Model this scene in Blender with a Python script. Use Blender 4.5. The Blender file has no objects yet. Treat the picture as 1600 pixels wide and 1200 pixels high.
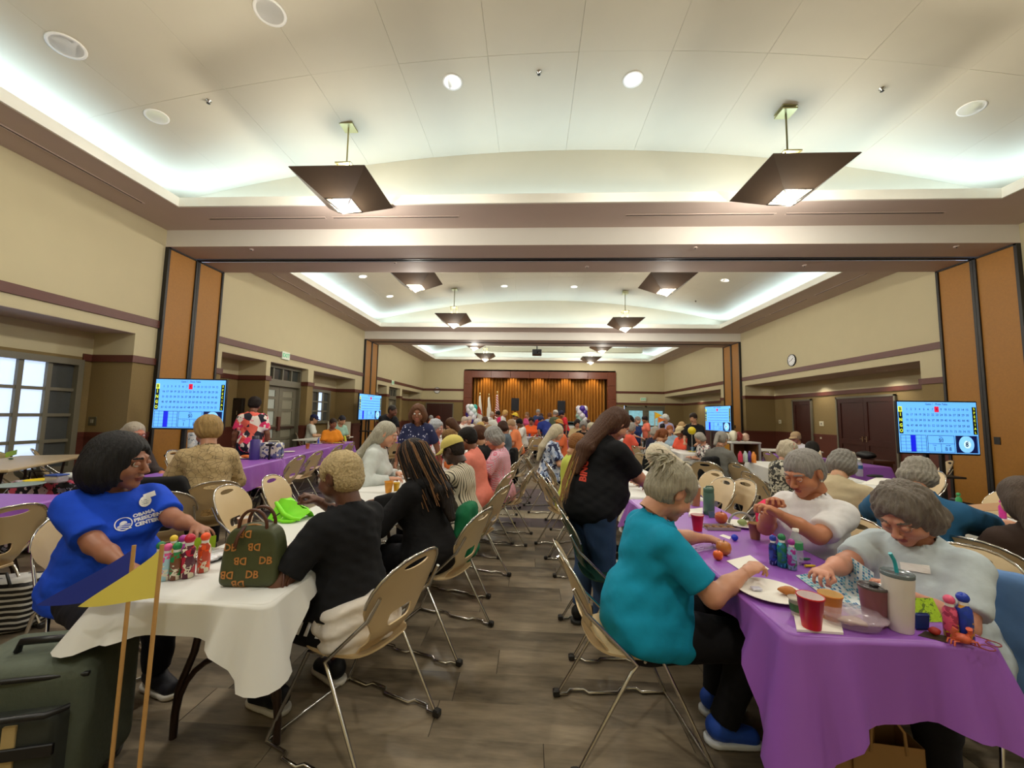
import bpy, bmesh, math, random
import numpy as np
from mathutils import Vector, Matrix, Euler
sc = bpy.context.scene
COL = sc.collection
PI = math.pi
# ---------------------------------------------------------------- camera
F = 600.0
CAMZ = 1.5
_Y = Vector((30 / F, -50 / F, -1)).normalized()
_X = Vector((1, -0.018, 0)); _X = (_X - _Y * _X.dot(_Y)).normalized()
_Z = _X.cross(_Y)
RW = Matrix((_X, _Y, _Z))
camd = bpy.data.cameras.new('camera'); cam = bpy.data.objects.new('camera', camd); COL.objects.link(cam)
camd.sensor_width = 36; camd.lens = F / 1600 * 36; camd.clip_start = 0.05; camd.clip_end = 200
cam.matrix_world = Matrix.Translation((0, 0, CAMZ)) @ RW.to_4x4()
sc.camera = cam

def ray(px, py):
    return RW @ Vector(((px - 800) / F, (600 - py) / F, -1))
def atY(px, py, Y):
    r = ray(px, py); return Vector((0, 0, CAMZ)) + r * (Y / r.y)
def atX(px, py, X):
    r = ray(px, py); return Vector((0, 0, CAMZ)) + r * (X / r.x)
def atZ(px, py, Z):
    r = ray(px, py); return Vector((0, 0, CAMZ)) + r * ((Z - CAMZ) / r.z)

# ---------------------------------------------------------------- world, exposure
w = bpy.data.worlds.new('world'); sc.world = w; w.use_nodes = True
w.node_tree.nodes['Background'].inputs[0].default_value = (0.62, 0.75, 1.0, 1)
w.node_tree.nodes['Background'].inputs[1].default_value = 1.5
sc.view_settings.view_transform = 'Standard'; sc.view_settings.look = 'None'
sc.view_settings.gamma = 1; sc.view_settings.use_curve_mapping = False
sc.view_settings.exposure = 0.27
sc.cycles.use_denoising = True
sc.cycles.max_bounces = 8; sc.cycles.diffuse_bounces = 5
sc.cycles.caustics_reflective = False; sc.cycles.caustics_refractive = False
sc.cycles.sample_clamp_indirect = 4.0

# room numbers (metres)
XL, XR = -6.95, 8.22
RL, RR = -7.7, 9.31           # backs of the recesses
REC = 2.82; SOF = 4.89; LIP = 5.04; VEDGE = 5.22; APEX = 6.06
B1, B1e, B2, B2e, BACK, FRONT = 6.69, 8.0, 15.4, 16.7, 24.2, -3.2
BEAMZ = 4.57
XC = 0.54
BAYS = [(FRONT + .9, 5.9), (8.75, 14.55), (17.4, 23.2)]   # tray openings along Y
TX0, TX1 = -5.97, 7.04
COVE = .38
def zvault(x):
    t = (x - XC) / ((TX1 - TX0) / 2 + COVE)
    return APEX - (APEX - VEDGE) * t * t

def area(name, loc, rot, sx, sy, power, col):
    l = bpy.data.lights.new(name, 'AREA'); l.shape = 'RECTANGLE'; l.size = sx; l.size_y = sy
    l.energy = power; l.color = col
    o = bpy.data.objects.new(name, l); COL.objects.link(o); o.location = loc; o.rotation_euler = rot
    return o
COLD = (0.52, 0.77, 1.0)
WARM = (1.0, 0.95, 0.84)
COVE_W = 5.8     # watts per metre of cove
for (y0, y1) in BAYS:
    L = y1 - y0; ym = (y0 + y1) / 2; Wd = TX1 - TX0
    for sx, xx in ((1, TX0 - .14), (-1, TX1 + .14)):
        area('cove_light', (xx, ym, LIP - .07), (0, PI + sx * .35, 0), .10, L, COVE_W * L, COLD)
    for sy, yy in ((1, y0 - .14), (-1, y1 + .14)):
        area('cove_light', (XC, yy, LIP - .07), (PI - sy * .35, 0, 0), Wd, .10, COVE_W * Wd, COLD)

# ---------------------------------------------------------------- materials
def lin(h):
    if isinstance(h, str):
        h = h.lstrip('#'); c = [int(h[i:i + 2], 16) / 255 for i in (0, 2, 4)]
    else: c = list(h)
    return tuple((v / 12.92 if v <= .04045 else ((v + .055) / 1.055) ** 2.4) for v in c) + (1,)
MATS = {}
def newmat(name):
    m = bpy.data.materials.new(name); m.use_nodes = True
    return m, m.node_tree, m.node_tree.nodes['Principled BSDF']
def M(col, rough=.6, metal=0, noise=.12, scale=18, bump=.0, emit=0, spec=.5, trans=0, alpha=1, stretch=(1, 1, 1), sss=0, key=None, bscale=None):
    k = (col, rough, metal, noise, scale, bump, emit, spec, trans, alpha, stretch, sss, key)
    if k in MATS: return MATS[k]
    m, t, b = newmat('mat_' + str(len(MATS)))
    c = lin(col)
    b.inputs['Roughness'].default_value = rough; b.inputs['Metallic'].default_value = metal
    b.inputs['Specular IOR Level'].default_value = spec
    N = t.nodes; Lk = t.links
    if noise or bump:
        tc = N.new('ShaderNodeTexCoord'); mp = N.new('ShaderNodeMapping'); mp.inputs['Scale'].default_value = stretch
        nz = N.new('ShaderNodeTexNoise'); nz.inputs['Scale'].default_value = scale; nz.inputs['Detail'].default_value = 4
        Lk.new(tc.outputs['Object'], mp.inputs[0]); Lk.new(mp.outputs[0], nz.inputs['Vector'])
        cr = N.new('ShaderNodeMix'); cr.data_type = 'RGBA'
        cr.inputs[6].default_value = tuple(v * (1 - noise) for v in c[:3]) + (1,)
        cr.inputs[7].default_value = tuple(min(1, v * (1 + noise)) for v in c[:3]) + (1,)
        Lk.new(nz.outputs[0], cr.inputs[0]); Lk.new(cr.outputs[2], b.inputs['Base Color'])
        if bump:
            bp = N.new('ShaderNodeBump'); bp.inputs['Strength'].default_value = bump; bp.inputs['Distance'].default_value = .01
            Lk.new(nz.outputs[0], bp.inputs['Height']); Lk.new(bp.outputs[0], b.inputs['Normal'])
    else: b.inputs['Base Color'].default_value = c
    if emit:
        b.inputs['Emission Color'].default_value = c; b.inputs['Emission Strength'].default_value = emit
    if trans: b.inputs['Transmission Weight'].default_value = trans
    if alpha < 1: b.inputs['Alpha'].default_value = alpha
    if sss:
        b.inputs['Subsurface Weight'].default_value = sss; b.inputs['Subsurface Radius'].default_value = (.02, .008, .004)
    MATS[k] = m; return m
def ramp(t, stops, fac, const=False):
    r = t.nodes.new('ShaderNodeValToRGB'); cr = r.color_ramp
    if const: cr.interpolation = 'CONSTANT'
    while len(cr.elements) < len(stops): cr.elements.new(.5)
    for e, (p, c) in zip(cr.elements, stops): e.position = p; e.color = lin(c)
    t.links.new(fac, r.inputs[0]); return r
def tex(t, kind, scale, stretch=(1, 1, 1), rot=(0, 0, 0), **kw):
    tc = t.nodes.new('ShaderNodeTexCoord'); mp = t.nodes.new('ShaderNodeMapping')
    mp.inputs['Scale'].default_value = stretch; mp.inputs['Rotation'].default_value = rot
    n = t.nodes.new('ShaderNodeTex' + kind); n.inputs['Scale'].default_value = scale
    for a, v in kw.items():
        if a in n.inputs: n.inputs[a].default_value = v
        else: setattr(n, a, v)
    t.links.new(tc.outputs['Object'], mp.inputs[0]); t.links.new(mp.outputs[0], n.inputs['Vector'])
    return n
PAT = {}
def pattern(kind, cols, scale=30, rough=.8):
    k = (kind, tuple(cols), scale)
    if k in PAT: return PAT[k]
    m, t, b = newmat('pattern_' + kind + str(len(PAT))); b.inputs['Roughness'].default_value = rough
    n = len(cols)
    if kind in ('floral', 'blotch'):
        v = tex(t, 'Voronoi', scale)
        nz = tex(t, 'Noise', scale * .8, Detail=3)
        mixf = t.nodes.new('ShaderNodeMath'); mixf.operation = 'ADD'
        sep = t.nodes.new('ShaderNodeSeparateColor'); t.links.new(v.outputs['Color'], sep.inputs[0])
        mu = t.nodes.new('ShaderNodeMath'); mu.operation = 'MULTIPLY'; mu.inputs[1].default_value = .75
        t.links.new(sep.outputs[0], mu.inputs[0])
        m2 = t.nodes.new('ShaderNodeMath'); m2.operation = 'MULTIPLY_ADD'; m2.inputs[1].default_value = .8; m2.inputs[2].default_value = -.2
        t.links.new(nz.outputs[0], m2.inputs[0])
        t.links.new(mu.outputs[0], mixf.inputs[0]); t.links.new(m2.outputs[0], mixf.inputs[1])
        r = ramp(t, [(i / n, c) for i, c in enumerate(cols)], mixf.outputs[0], True)
    elif kind == 'stripe':
        v = tex(t, 'Wave', scale, bands_direction='X', Distortion=.6)
        r = ramp(t, [(i / n, c) for i, c in enumerate(cols)], v.outputs['Color'], True)
    elif kind == 'plaid':
        v = tex(t, 'Wave', scale, bands_direction='X', Distortion=.4); v2 = tex(t, 'Wave', scale, bands_direction='Z', Distortion=.4)
        a = t.nodes.new('ShaderNodeMath'); a.operation = 'ADD'; t.links.new(v.outputs['Fac'], a.inputs[0]); t.links.new(v2.outputs['Fac'], a.inputs[1])
        h = t.nodes.new('ShaderNodeMath'); h.operation = 'MULTIPLY'; h.inputs[1].default_value = .5; t.links.new(a.outputs[0], h.inputs[0])
        r = ramp(t, [(i / n, c) for i, c in enumerate(cols)], h.outputs[0])
    elif kind == 'lace':
        v = tex(t, 'Voronoi', scale, feature='DISTANCE_TO_EDGE')
        r = ramp(t, [(0, cols[0]), (.05, cols[1])], v.outputs['Distance'])
    elif kind == 'dots':
        v = tex(t, 'Voronoi', scale)
        r = ramp(t, [(0, cols[1]), (.22, cols[0])], v.outputs['Distance'], True)
    t.links.new(r.outputs[0], b.inputs['Base Color'])
    PAT[k] = m; return m
def skin(col): return M(col, .5, noise=.12, scale=22, bump=.05, sss=.04)
def hairm(col): return M(col, .6, noise=.55, scale=120, stretch=(1, 1, .08), bump=.7, spec=.25, key='hair')
def curlm(col): return M(col, .7, noise=.6, scale=90, bump=.9, spec=.25, key='curl')
def cloth(col, r=.85): return M(col, r, noise=.10, scale=30, bump=.12, spec=.25)
def paint(col, r=.7): return M(col, r, noise=.035, scale=3, spec=.3)

# ---------------------------------------------------------------- objects
def link(o, parent=None):
    COL.objects.link(o)
    if parent is not None: o.parent = parent
    return o
def tag(o, label=None, cat=None, group=None, kind=None):
    if label: o['label'] = label
    if cat: o['category'] = cat
    if group: o['group'] = group
    if kind: o['kind'] = kind
    return o
def thing(name, label, cat, loc=(0, 0, 0), rz=0, group=None):
    o = bpy.data.objects.new(name, None); o.empty_display_size = .1; COL.objects.link(o)
    o.location = loc; o.rotation_euler = (0, 0, rz)
    return tag(o, label, cat, group)
def copy_tree(o, parent=None):
    c = o.copy(); COL.objects.link(c); c.parent = parent
    for ch in list(o.children): copy_tree(ch, c)
    return c
class MB:
    """collects shapes into one mesh"""
    def __init__(s): s.v = []; s.f = []; s.m = []; s.sm = []
    def add(s, v, f, mi=0, smooth=False):
        b = len(s.v); s.v += [tuple(p) for p in v]
        for q in f: s.f.append(tuple(b + i for i in q)); s.m.append(mi); s.sm.append(smooth)
        return s
    def box(s, c, d, rot=None, mi=0, bev=0):
        x, y, z = (t / 2 for t in d); c = Vector(c)
        R = rot if rot is not None else Matrix.Identity(3)
        if isinstance(R, (tuple, list)): R = Euler(R).to_matrix()
        if bev:
            b_ = min(bev, x * .9, y * .9, z * .9); pts = []; 
            for sz in (-1, 1):
                for k, (ins, zz) in enumerate(((b_, z), (0, z - b_))) if sz > 0 else enumerate(((0, z - b_), (b_, z))):
                    pass
            rings = [(b_, -z), (0, -z + b_), (0, z - b_), (b_, z)]
            vs = []
            for ins, zz in rings:
                X, Y = x - ins, y - ins; e = b_ * .6 if ins == 0 else b_ * .6
                for a, b in ((X, Y - e), (X - e, Y), (-X + e, Y), (-X, Y - e), (-X, -Y + e), (-X + e, -Y), (X - e, -Y), (X, -Y + e)):
                    vs.append(R @ Vector((a, b, zz)) + c)
            fs = [tuple(range(7, -1, -1)), tuple(range(24, 32))]
            for r in range(3):
                for i in range(8):
                    j = (i + 1) % 8; fs.append((r * 8 + i, r * 8 + j, r * 8 + 8 + j, r * 8 + 8 + i))
            return s.add(vs, fs, mi)
        vs = [R @ Vector((a * x, b * y, e * z)) + c for e in (-1, 1) for a, b in ((-1, -1), (1, -1), (1, 1), (-1, 1))]
        return s.add(vs, [(3, 2, 1, 0), (4, 5, 6, 7), (0, 1, 5, 4), (1, 2, 6, 5), (2, 3, 7, 6), (3, 0, 4, 7)], mi)
    def bb(s, x0, x1, y0, y1, z0, z1, mi=0, bev=0):
        return s.box(((x0 + x1) / 2, (y0 + y1) / 2, (z0 + z1) / 2), (abs(x1 - x0), abs(y1 - y0), abs(z1 - z0)), mi=mi, bev=bev)
    def tube(s, pts, r, n=8, mi=0, closed=False, caps=True):
        pts = [Vector(p) for p in pts]; m = len(pts); vs = []; fs = []
        rs = r if isinstance(r, (list, tuple)) else [r] * m
        up = None
        for i in range(m):
            if closed: d = pts[(i + 1) % m] - pts[i - 1]
            else: d = pts[min(i + 1, m - 1)] - pts[max(i - 1, 0)]
            d = d.normalized() if d.length > 1e-9 else Vector((0, 0, 1))
            if up is None: up = d.orthogonal().normalized()
            a = (up - d * up.dot(d)); a = a.normalized() if a.length > 1e-6 else d.orthogonal().normalized()
            up = a; b = d.cross(a)
            for k in range(n):
                t = 2 * PI * k / n; vs.append(pts[i] + (a * math.cos(t) + b * math.sin(t)) * rs[i])
        for i in range(m if closed else m - 1):
            i2 = (i + 1) % m
            for k in range(n):
                k2 = (k + 1) % n; fs.append((i * n + k, i * n + k2, i2 * n + k2, i2 * n + k))
        s.add(vs, fs, mi, True)
        if caps and not closed:
            s.add(vs[:n], [tuple(range(n - 1, -1, -1))], mi); s.add(vs[-n:], [tuple(range(n))], mi)
        return s
    def lathe(s, prof, c=(0, 0, 0), n=16, mi=0, sx=1, sy=1, R=None, smooth=True, cap=(1, 1)):
        vs = []; fs = []; c = Vector(c)
        for r, z in prof:
            for k in range(n):
                t = 2 * PI * k / n; p = Vector((r * math.cos(t) * sx, r * math.sin(t) * sy, z))
                vs.append((R @ p if R is not None else p) + c)
        for i in range(len(prof) - 1):
            for k in range(n):
                k2 = (k + 1) % n; fs.append((i * n + k, i * n + k2, (i + 1) * n + k2, (i + 1) * n + k))
        s.add(vs, fs, mi, smooth)
        if prof[0][0] > 1e-4 and cap[0]: s.add(vs[:n], [tuple(range(n - 1, -1, -1))], mi)
        if prof[-1][0] > 1e-4 and cap[1]: s.add(vs[-n:], [tuple(range(n))], mi)
        return s
    def ball(s, c, r, n=12, mi=0, R=None):
        if not isinstance(r, (tuple, list)): r = (r, r, r)
        m = max(4, n // 2)
        return s.lathe([(math.sin(PI * i / m), -math.cos(PI * i / m) * r[2]) for i in range(m + 1)], c, n, mi, r[0], r[1], R)
    def prism(s, outline, t, c=(0, 0, 0), R=None, mi=0):
        """2-D outline (x, z) extruded along y by t, centred"""
        n = len(outline); c = Vector(c)
        vs = [Vector((x, -t / 2, z)) for x, z in outline] + [Vector((x, t / 2, z)) for x, z in outline]
        vs = [(R @ p if R is not None else p) + c for p in vs]
        fs = [tuple(range(n)), tuple(range(2 * n - 1, n - 1, -1))] + [(i, (i + 1) % n + 0, (i + 1) % n + n, i + n)[::-1] for i in range(n)]
        return s.add(vs, fs, mi)
    def build(s, name, mat, parent=None, **kw):
        me = bpy.data.meshes.new(name); me.from_pydata(s.v, [], s.f)
        mats = mat if isinstance(mat, (list, tuple)) else [mat]
        for m_ in mats: me.materials.append(m_)
        me.polygons.foreach_set('material_index', s.m); me.polygons.foreach_set('use_smooth', s.sm)
        me.update()
        o = bpy.data.objects.new(name, me); link(o, parent)
        if kw: tag(o, **kw)
        return o
def struct(name, mb, mat, parent=None):
    o = mb.build(name, mat, parent)
    if parent is None: o['kind'] = 'structure'
    return o
def instance(name, src, parent, loc=None, rot=None, scale=None):
    o = bpy.data.objects.new(name, src.data if hasattr(src, 'data') else src); link(o, parent)
    if loc is not None: o.location = loc
    if rot is not None: o.rotation_euler = rot
    if scale is not None: o.scale = scale
    return o
def text_mesh(txt, size, align='CENTER', bold=0.0, extrude=.0006, space=1.0):
    cu = bpy.data.curves.new('txt', 'FONT'); cu.body = txt; cu.size = size; cu.align_x = align; cu.align_y = 'CENTER'
    cu.extrude = extrude; cu.resolution_u = 2; cu.offset = bold; cu.space_character = space
    o = bpy.data.objects.new('txt', cu); COL.objects.link(o)
    me = bpy.data.meshes.new_from_object(o.evaluated_get(bpy.context.evaluated_depsgraph_get()))
    v = [tuple(p.co) for p in me.vertices]; f = [tuple(p.vertices) for p in me.polygons]
    bpy.data.objects.remove(o); bpy.data.curves.remove(cu); bpy.data.meshes.remove(me)
    return v, f
def add_text(mb, txt, size, loc, align='CENTER', bold=0, mi=0, space=1.0, basis=None, extrude=.0006):
    """text laid in the local x/z plane facing -y"""
    v, f = text_mesh(txt, size, align, bold, extrude, space)
    L = Vector(loc)
    B = basis if basis is not None else Matrix(((1, 0, 0), (0, 0, -1), (0, 1, 0)))
    mb.add([B @ Vector(p) + L for p in v], f, mi)
# ================================================================ ROOM
CREAM = paint('#c6bb98'); TAN = M('#86724a', .75, noise=.10, scale=40, bump=.15, spec=.3)
SOFM = paint('#c0aea4'); WHITE = paint('#ece9df'); BEAMW = paint('#dcd8d0')
WOODT = M('#5c2e22', .45, noise=.25, scale=14, stretch=(6, 1, 6), bump=.05)
WAINS = M('#4a2519', .5, noise=.2, scale=10, stretch=(1, 1, 6))
PIERM = M('#a06c22', .55, noise=.14, scale=26, bump=.08)
BLACKM = M('#1d1a18', .5, noise=0)
GREYG = M('#6e6958', .5, noise=.05)
DOORW = M('#3a160e', .4, noise=.25, scale=8, stretch=(8, 8, 1))
CHROME = M('#c9c6c0', .18, metal=1, noise=0)

# floor: planks run across the room
def plankmat(c, k=.2):
    m, t, b = newmat('plank' + c); b.inputs['Roughness'].default_value = .36; b.inputs['Specular IOR Level'].default_value = .4
    n1 = tex(t, 'Noise', 5, stretch=(.5, 3.0, 1), Detail=8, Roughness=.65)
    n2 = tex(t, 'Noise', 1.7, stretch=(1, 1.4, 1), Detail=3)
    oi = t.nodes.new('ShaderNodeObjectInfo')
    a = t.nodes.new('ShaderNodeMath'); a.operation = 'MULTIPLY_ADD'; a.inputs[1].default_value = .55
    t.links.new(n1.outputs[0], a.inputs[0])
    q = t.nodes.new('ShaderNodeMath'); q.operation = 'MULTIPLY_ADD'; q.inputs[1].default_value = .45
    t.links.new(n2.outputs[0], q.inputs[0])
    z = t.nodes.new('ShaderNodeMath'); z.operation = 'MULTIPLY_ADD'; z.inputs[1].default_value = .16; z.inputs[2].default_value = -.08
    t.links.new(oi.outputs['Random'], z.inputs[0]); t.links.new(z.outputs[0], q.inputs[2]); t.links.new(q.outputs[0], a.inputs[2])
    cc = lin(c)[:3]
    r = ramp(t, [(.3, '#000000'), (.5, '#000000'), (.7, '#000000')], a.outputs[0])
    for e, f in zip(r.color_ramp.elements, (1 - 2.1 * k, 1.0, 1 + 2.0 * k)): e.color = tuple(v * f for v in cc) + (1,)
    t.links.new(r.outputs[0], b.inputs['Base Color'])
    bp = t.nodes.new('ShaderNodeBump'); bp.inputs['Strength'].default_value = .06; bp.inputs['Distance'].default_value = .004
    t.links.new(n1.outputs[0], bp.inputs['Height']); t.links.new(bp.outputs[0], b.inputs['Normal'])
    return m
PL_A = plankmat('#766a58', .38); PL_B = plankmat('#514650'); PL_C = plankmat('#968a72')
floor = struct('floor', MB().bb(RL - .3, RR + .3, FRONT, BACK + .3, -.1, -.004), M('#3a3027', .6, noise=0))
rnd = random.Random(3)
PW, PLN = .23, 1.22
far = MB(); n_pl = 0; y = .95; row = 0
pl_meshes = {}
def plank_mesh(w, m, key):
    if (round(w, 2), key) not in pl_meshes:
        mb = MB().bb(-w / 2, w / 2, -PW / 2, PW / 2, -.004, 0, bev=0)
        me = mb.build('plank', m, floor); me_d = me.data; bpy.data.objects.remove(me); pl_meshes[(round(w, 2), key)] = me_d
    return pl_meshes[(round(w, 2), key)]
y = .75
while y < BACK:
    key = 0
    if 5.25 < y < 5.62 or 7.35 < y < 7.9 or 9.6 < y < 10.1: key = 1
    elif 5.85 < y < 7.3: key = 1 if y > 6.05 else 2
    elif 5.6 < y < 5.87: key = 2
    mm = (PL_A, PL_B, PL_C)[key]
    x = RL - rnd.random() * PLN
    while x < RR:
        x0 = max(x, RL); x1 = min(x + PLN, RR)
        if x1 - x0 > .05:
            vis = y < 5.8 and abs((x0 + x1) / 2) < y * 1.45 + .7
            if vis and n_pl < 296 and abs(x1 - x0 - PLN) < .01:
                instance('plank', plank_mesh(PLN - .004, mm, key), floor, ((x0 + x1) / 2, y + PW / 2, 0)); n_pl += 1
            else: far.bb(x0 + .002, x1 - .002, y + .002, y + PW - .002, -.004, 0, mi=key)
        x += PLN
    y += PW; row += 1
far.bb(RL, RR, FRONT, .75, -.004, 0)
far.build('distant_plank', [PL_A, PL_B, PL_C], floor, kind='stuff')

# ---- side walls
def wallrun(name, sgn, X, R, y0, y1, opens, upper=True):
    """a wall at X whose room side faces -sgn; opens = [(ya, yb)] recesses back to R"""
    o = MB(); t = sgn
    def sl(xa, ya, yb, za, zb, mi): o.bb(xa, xa + t * .12, ya, yb, za, zb, mi)
    sl(X, y0, y1, REC, SOF + .02, 0)
    cur = y0
    for (a, b) in opens + [(y1, y1)]:
        if a > cur:
            o.bb(X, R + t * .12, cur, a, 2.37, REC, 0)
            o.bb(X, R + t * .12, cur, a, -.01, 2.37, 1)
        if b > a:
            o.bb(R, R + t * .12, a - .05, b + .05, 2.37, REC + .1, 0); o.bb(R, R + t * .12, a - .05, b + .05, -.01, 2.37, 1)
            o.bb(X + t * .005, R + t * .12, a, b, REC - .005, REC + .06, 2)
        cur = b
    return struct(name, o, [CREAM, TAN, SOFM])
def trims(name, sgn, X, R, y0, y1, opens, skips=()):
    o = MB(); p = -sgn * .03
    def run(xa, ya, yb, z0, z1, dx=.03):
        segs = [(ya, yb)]
        for (sa, sb, szt, sx) in skips:
            if abs(sx - xa) > .01 or szt < z0: continue
            ns = []
            for (a, b) in segs:
                if sb <= a or sa >= b: ns.append((a, b)); continue
                if sa > a: ns.append((a, sa))
                if sb < b: ns.append((sb, b))
            segs = ns
        for a, b in segs: o.bb(xa - sgn * dx, xa, a, b, z0, z1)
    run(X, y0, y1, 3.0, 3.14)
    cur = y0
    for (a, b) in opens + [(y1, y1)]:
        if a > cur:
            run(X, cur, a, 2.31, 2.43); run(X, cur, a, 1.0, 1.09); run(X, cur, a, 0, 1.0, .012)
        if b > a:
            run(R, a, b, 2.31, 2.43); run(R, a, b, 1.0, 1.09); run(R, a, b, 0, 1.0, .012)
            for yy, sy in ((a, 1), (b, -1)):
                for z0, z1, dx in ((2.31, 2.43, .03), (1.0, 1.09, .03), (0, 1.0, .012)):
                    o.bb(X - sgn * dx, R, yy, yy + sy * dx, z0, z1)
        cur = b
    return struct(name, o, WOODT)
L_OP1 = [(FRONT + 1, 6.30)]; L_OP2 = [(8.2, 9.66), (9.82, 11.56), (11.86, 14.75)]; L_OP3 = [(17.0, 18.1), (18.4, 20.0), (20.3, 23.7)]
wallrun('wall_left', -1, XL, RL, FRONT, B1 + .1, L_OP1)
wallrun('wall_left', -1, XL, RL, B1e - .05, B2 + .05, L_OP2)
wallrun('wall_left', -1, XL, RL, B2e - .05, BACK, L_OP3)
R_OP1 = [(FRONT + 1, 6.2)]; R_OP2 = [(8.5, 15.2)]; R_OP3 = [(17.1, 24.1)]
wallrun('wall_right', 1, XR, RR, FRONT, B1 + .1, R_OP1)
wallrun('wall_right', 1, XR, RR, B1e - .05, B2 + .05, R_OP2)
wallrun('wall_right', 1, XR, RR, B2e - .05, BACK, R_OP3)
trims('trim_1', -1, XL, RL, FRONT, B1, L_OP1, [(3.8, 6.15, 2.31, RL)])
trims('trim_2', -1, XL, RL, B1e, B2, L_OP2, [(9.8, 11.6, 2.5, RL), (12.2, 14.2, 1.2, RL)])
trims('trim_3', -1, XL, RL, B2e, BACK, L_OP3, [(18.3, 20.1, 2.5, RL)])
trims('trim_4', 1, XR, RR, FRONT, B1, R_OP1)
trims('trim_5', 1, XR, RR, B1e, B2, R_OP2, [(10.25, 12.2, 2.2, RR), (13.2, 14.2, 2.2, RR)])
trims('trim_6', 1, XR, RR, B2e, BACK, R_OP3, [(18.5, 20.6, 2.2, RR)])

# back wall with the stage opening
SX0, SX1, SZ = -4.3, 5.25, 4.30
bw = MB()
bw.bb(XL - 1, SX0, BACK, BACK + .3, 2.37, SOF, 0); bw.bb(XL - 1, SX0, BACK, BACK + .3, -.01, 2.37, 1)
bw.bb(SX1, XR + 1.2, BACK, BACK + .3, 2.37, SOF, 0)
bw.bb(SX1, 5.75, BACK, BACK + .3, -.01, 2.37, 1); bw.bb(8.35, XR + 1.2, BACK, BACK + .3, -.01, 2.37, 1)
bw.bb(5.75, 8.35, BACK, BACK + .3, 2.25, 2.37, 1)
bw.bb(SX0, SX1, BACK, BACK + .3, SZ, SOF, 0)
bw.bb(SX0 - .5, SX1 + .5, BACK + 2.2, BACK + 2.3, 0, 5, 1)
bw.bb(SX0 - .5, SX0 - .01, BACK + .3, BACK + 2.3, 0, 5, 1); bw.bb(SX1 + .01, SX1 + .5, BACK + .3, BACK + 2.3, 0, 5, 1); bw.bb(SX0, SX1, BACK, BACK + 2.3, SZ, SZ + .1, 1)
struct('wall_back', bw, [CREAM, TAN])
tb = MB()
for a, b in ((XL - .7, SX0), (SX1, XR + 1)):
    tb.bb(a, b, BACK - .03, BACK, 3.0, 3.14); tb.bb(a, b, BACK - .03, BACK, 2.31, 2.43)
    if a < 0: tb.bb(a, -6.75, BACK - .03, BACK, 0, 1.09); tb.bb(-4.9, b, BACK - .03, BACK, 0, 1.09)
    else: tb.bb(a, 5.7, BACK - .03, BACK, 0, 1.09); tb.bb(8.4, b, BACK - .03, BACK, 0, 1.09)
struct('trim_7', tb, WOODT)
struct('wall_front', MB().bb(XL - 1, XR + 1.2, FRONT - .2, FRONT, 0, SOF + .1), CREAM)
# stage frame: panelled wood surround
sf = MB(); STW = M('#6d3318', .4, noise=.25, scale=5, stretch=(1, 1, 3))
fw = .52
fr = thing('stage_surround', 'reddish wood panelled surround framing the stage at the back wall', 'stage', ((SX0 + SX1) / 2, BACK, 0))
hw = (SX1 - SX0) / 2
for sx in (-1, 1):
    for i in range(5):
        z0 = .02 + i * (SZ / 5)
        MB().bb(sx * hw, sx * (hw - fw), -.08, .25, z0, z0 + SZ / 5 - .012, bev=.006).build('panel', STW, fr)
n = 7
for i in range(n):
    x0 = -hw + fw + i * (2 * hw - 2 * fw) / n
    MB().bb(x0 + .006, x0 + (2 * hw - 2 * fw) / n - .006, -.08, .25, SZ - .42, SZ, bev=.006).build('panel', STW, fr)
MB().bb(-hw, hw, -.1, 2.2, 0, .02).build('stage_floor', WOODT, fr)
# curtain: deep pleats
gold = M('#a06a28', .6, noise=.3, scale=5, stretch=(9, 1, .3), spec=.35)
cx0, cx1 = SX0 + fw - .05, SX1 - fw + .05
cur = thing('stage_curtain', 'gold pleated stage curtain hanging behind the wooden surround', 'curtain', (0, BACK + .9, 0))
NP = 44
rp = random.Random(8)
for i in range(NP):
    xa = cx0 + (cx1 - cx0) * i / NP; xb = cx0 + (cx1 - cx0) * (i + 1) / NP
    v = []; f = []; nn = 8; am = .10 + .05 * rp.random()
    for zz in (.02, 4.2):
        for k in range(nn + 1):
            t = k / nn; v.append((xa + (xb - xa) * (t + .12 * math.sin(2 * PI * t)), -am * math.sin(PI * t) ** .8, zz))
        for k in range(nn, -1, -1):
            t = k / nn; v.append((xa + (xb - xa) * (t + .12 * math.sin(2 * PI * t)), -am * math.sin(PI * t) ** .8 + .02, zz))
    m_ = 2 * nn + 2
    for k in range(m_): f.append((k, (k + 1) % m_, m_ + (k + 1) % m_, m_ + k))
    MB().add(v, f, 0, True).build('pleat', gold, cur)
MB().bb(cx0, cx1, .03, .06, .02, 4.2).build('lining', M('#5d3610', .8, noise=0), cur)
for i in range(5):
    x = cx0 + (cx1 - cx0) * (i + .5) / 5
    l = bpy.data.lights.new('stage_light', 'SPOT'); l.energy = 60; l.color = (1, .80, .5); l.spot_size = 1.6; l.spot_blend = .6; l.shadow_soft_size = .05
    o = bpy.data.objects.new('stage_light', l); COL.objects.link(o); o.location = (x, BACK + .35, 4.2); o.rotation_euler = (.35, 0, 0)

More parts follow.
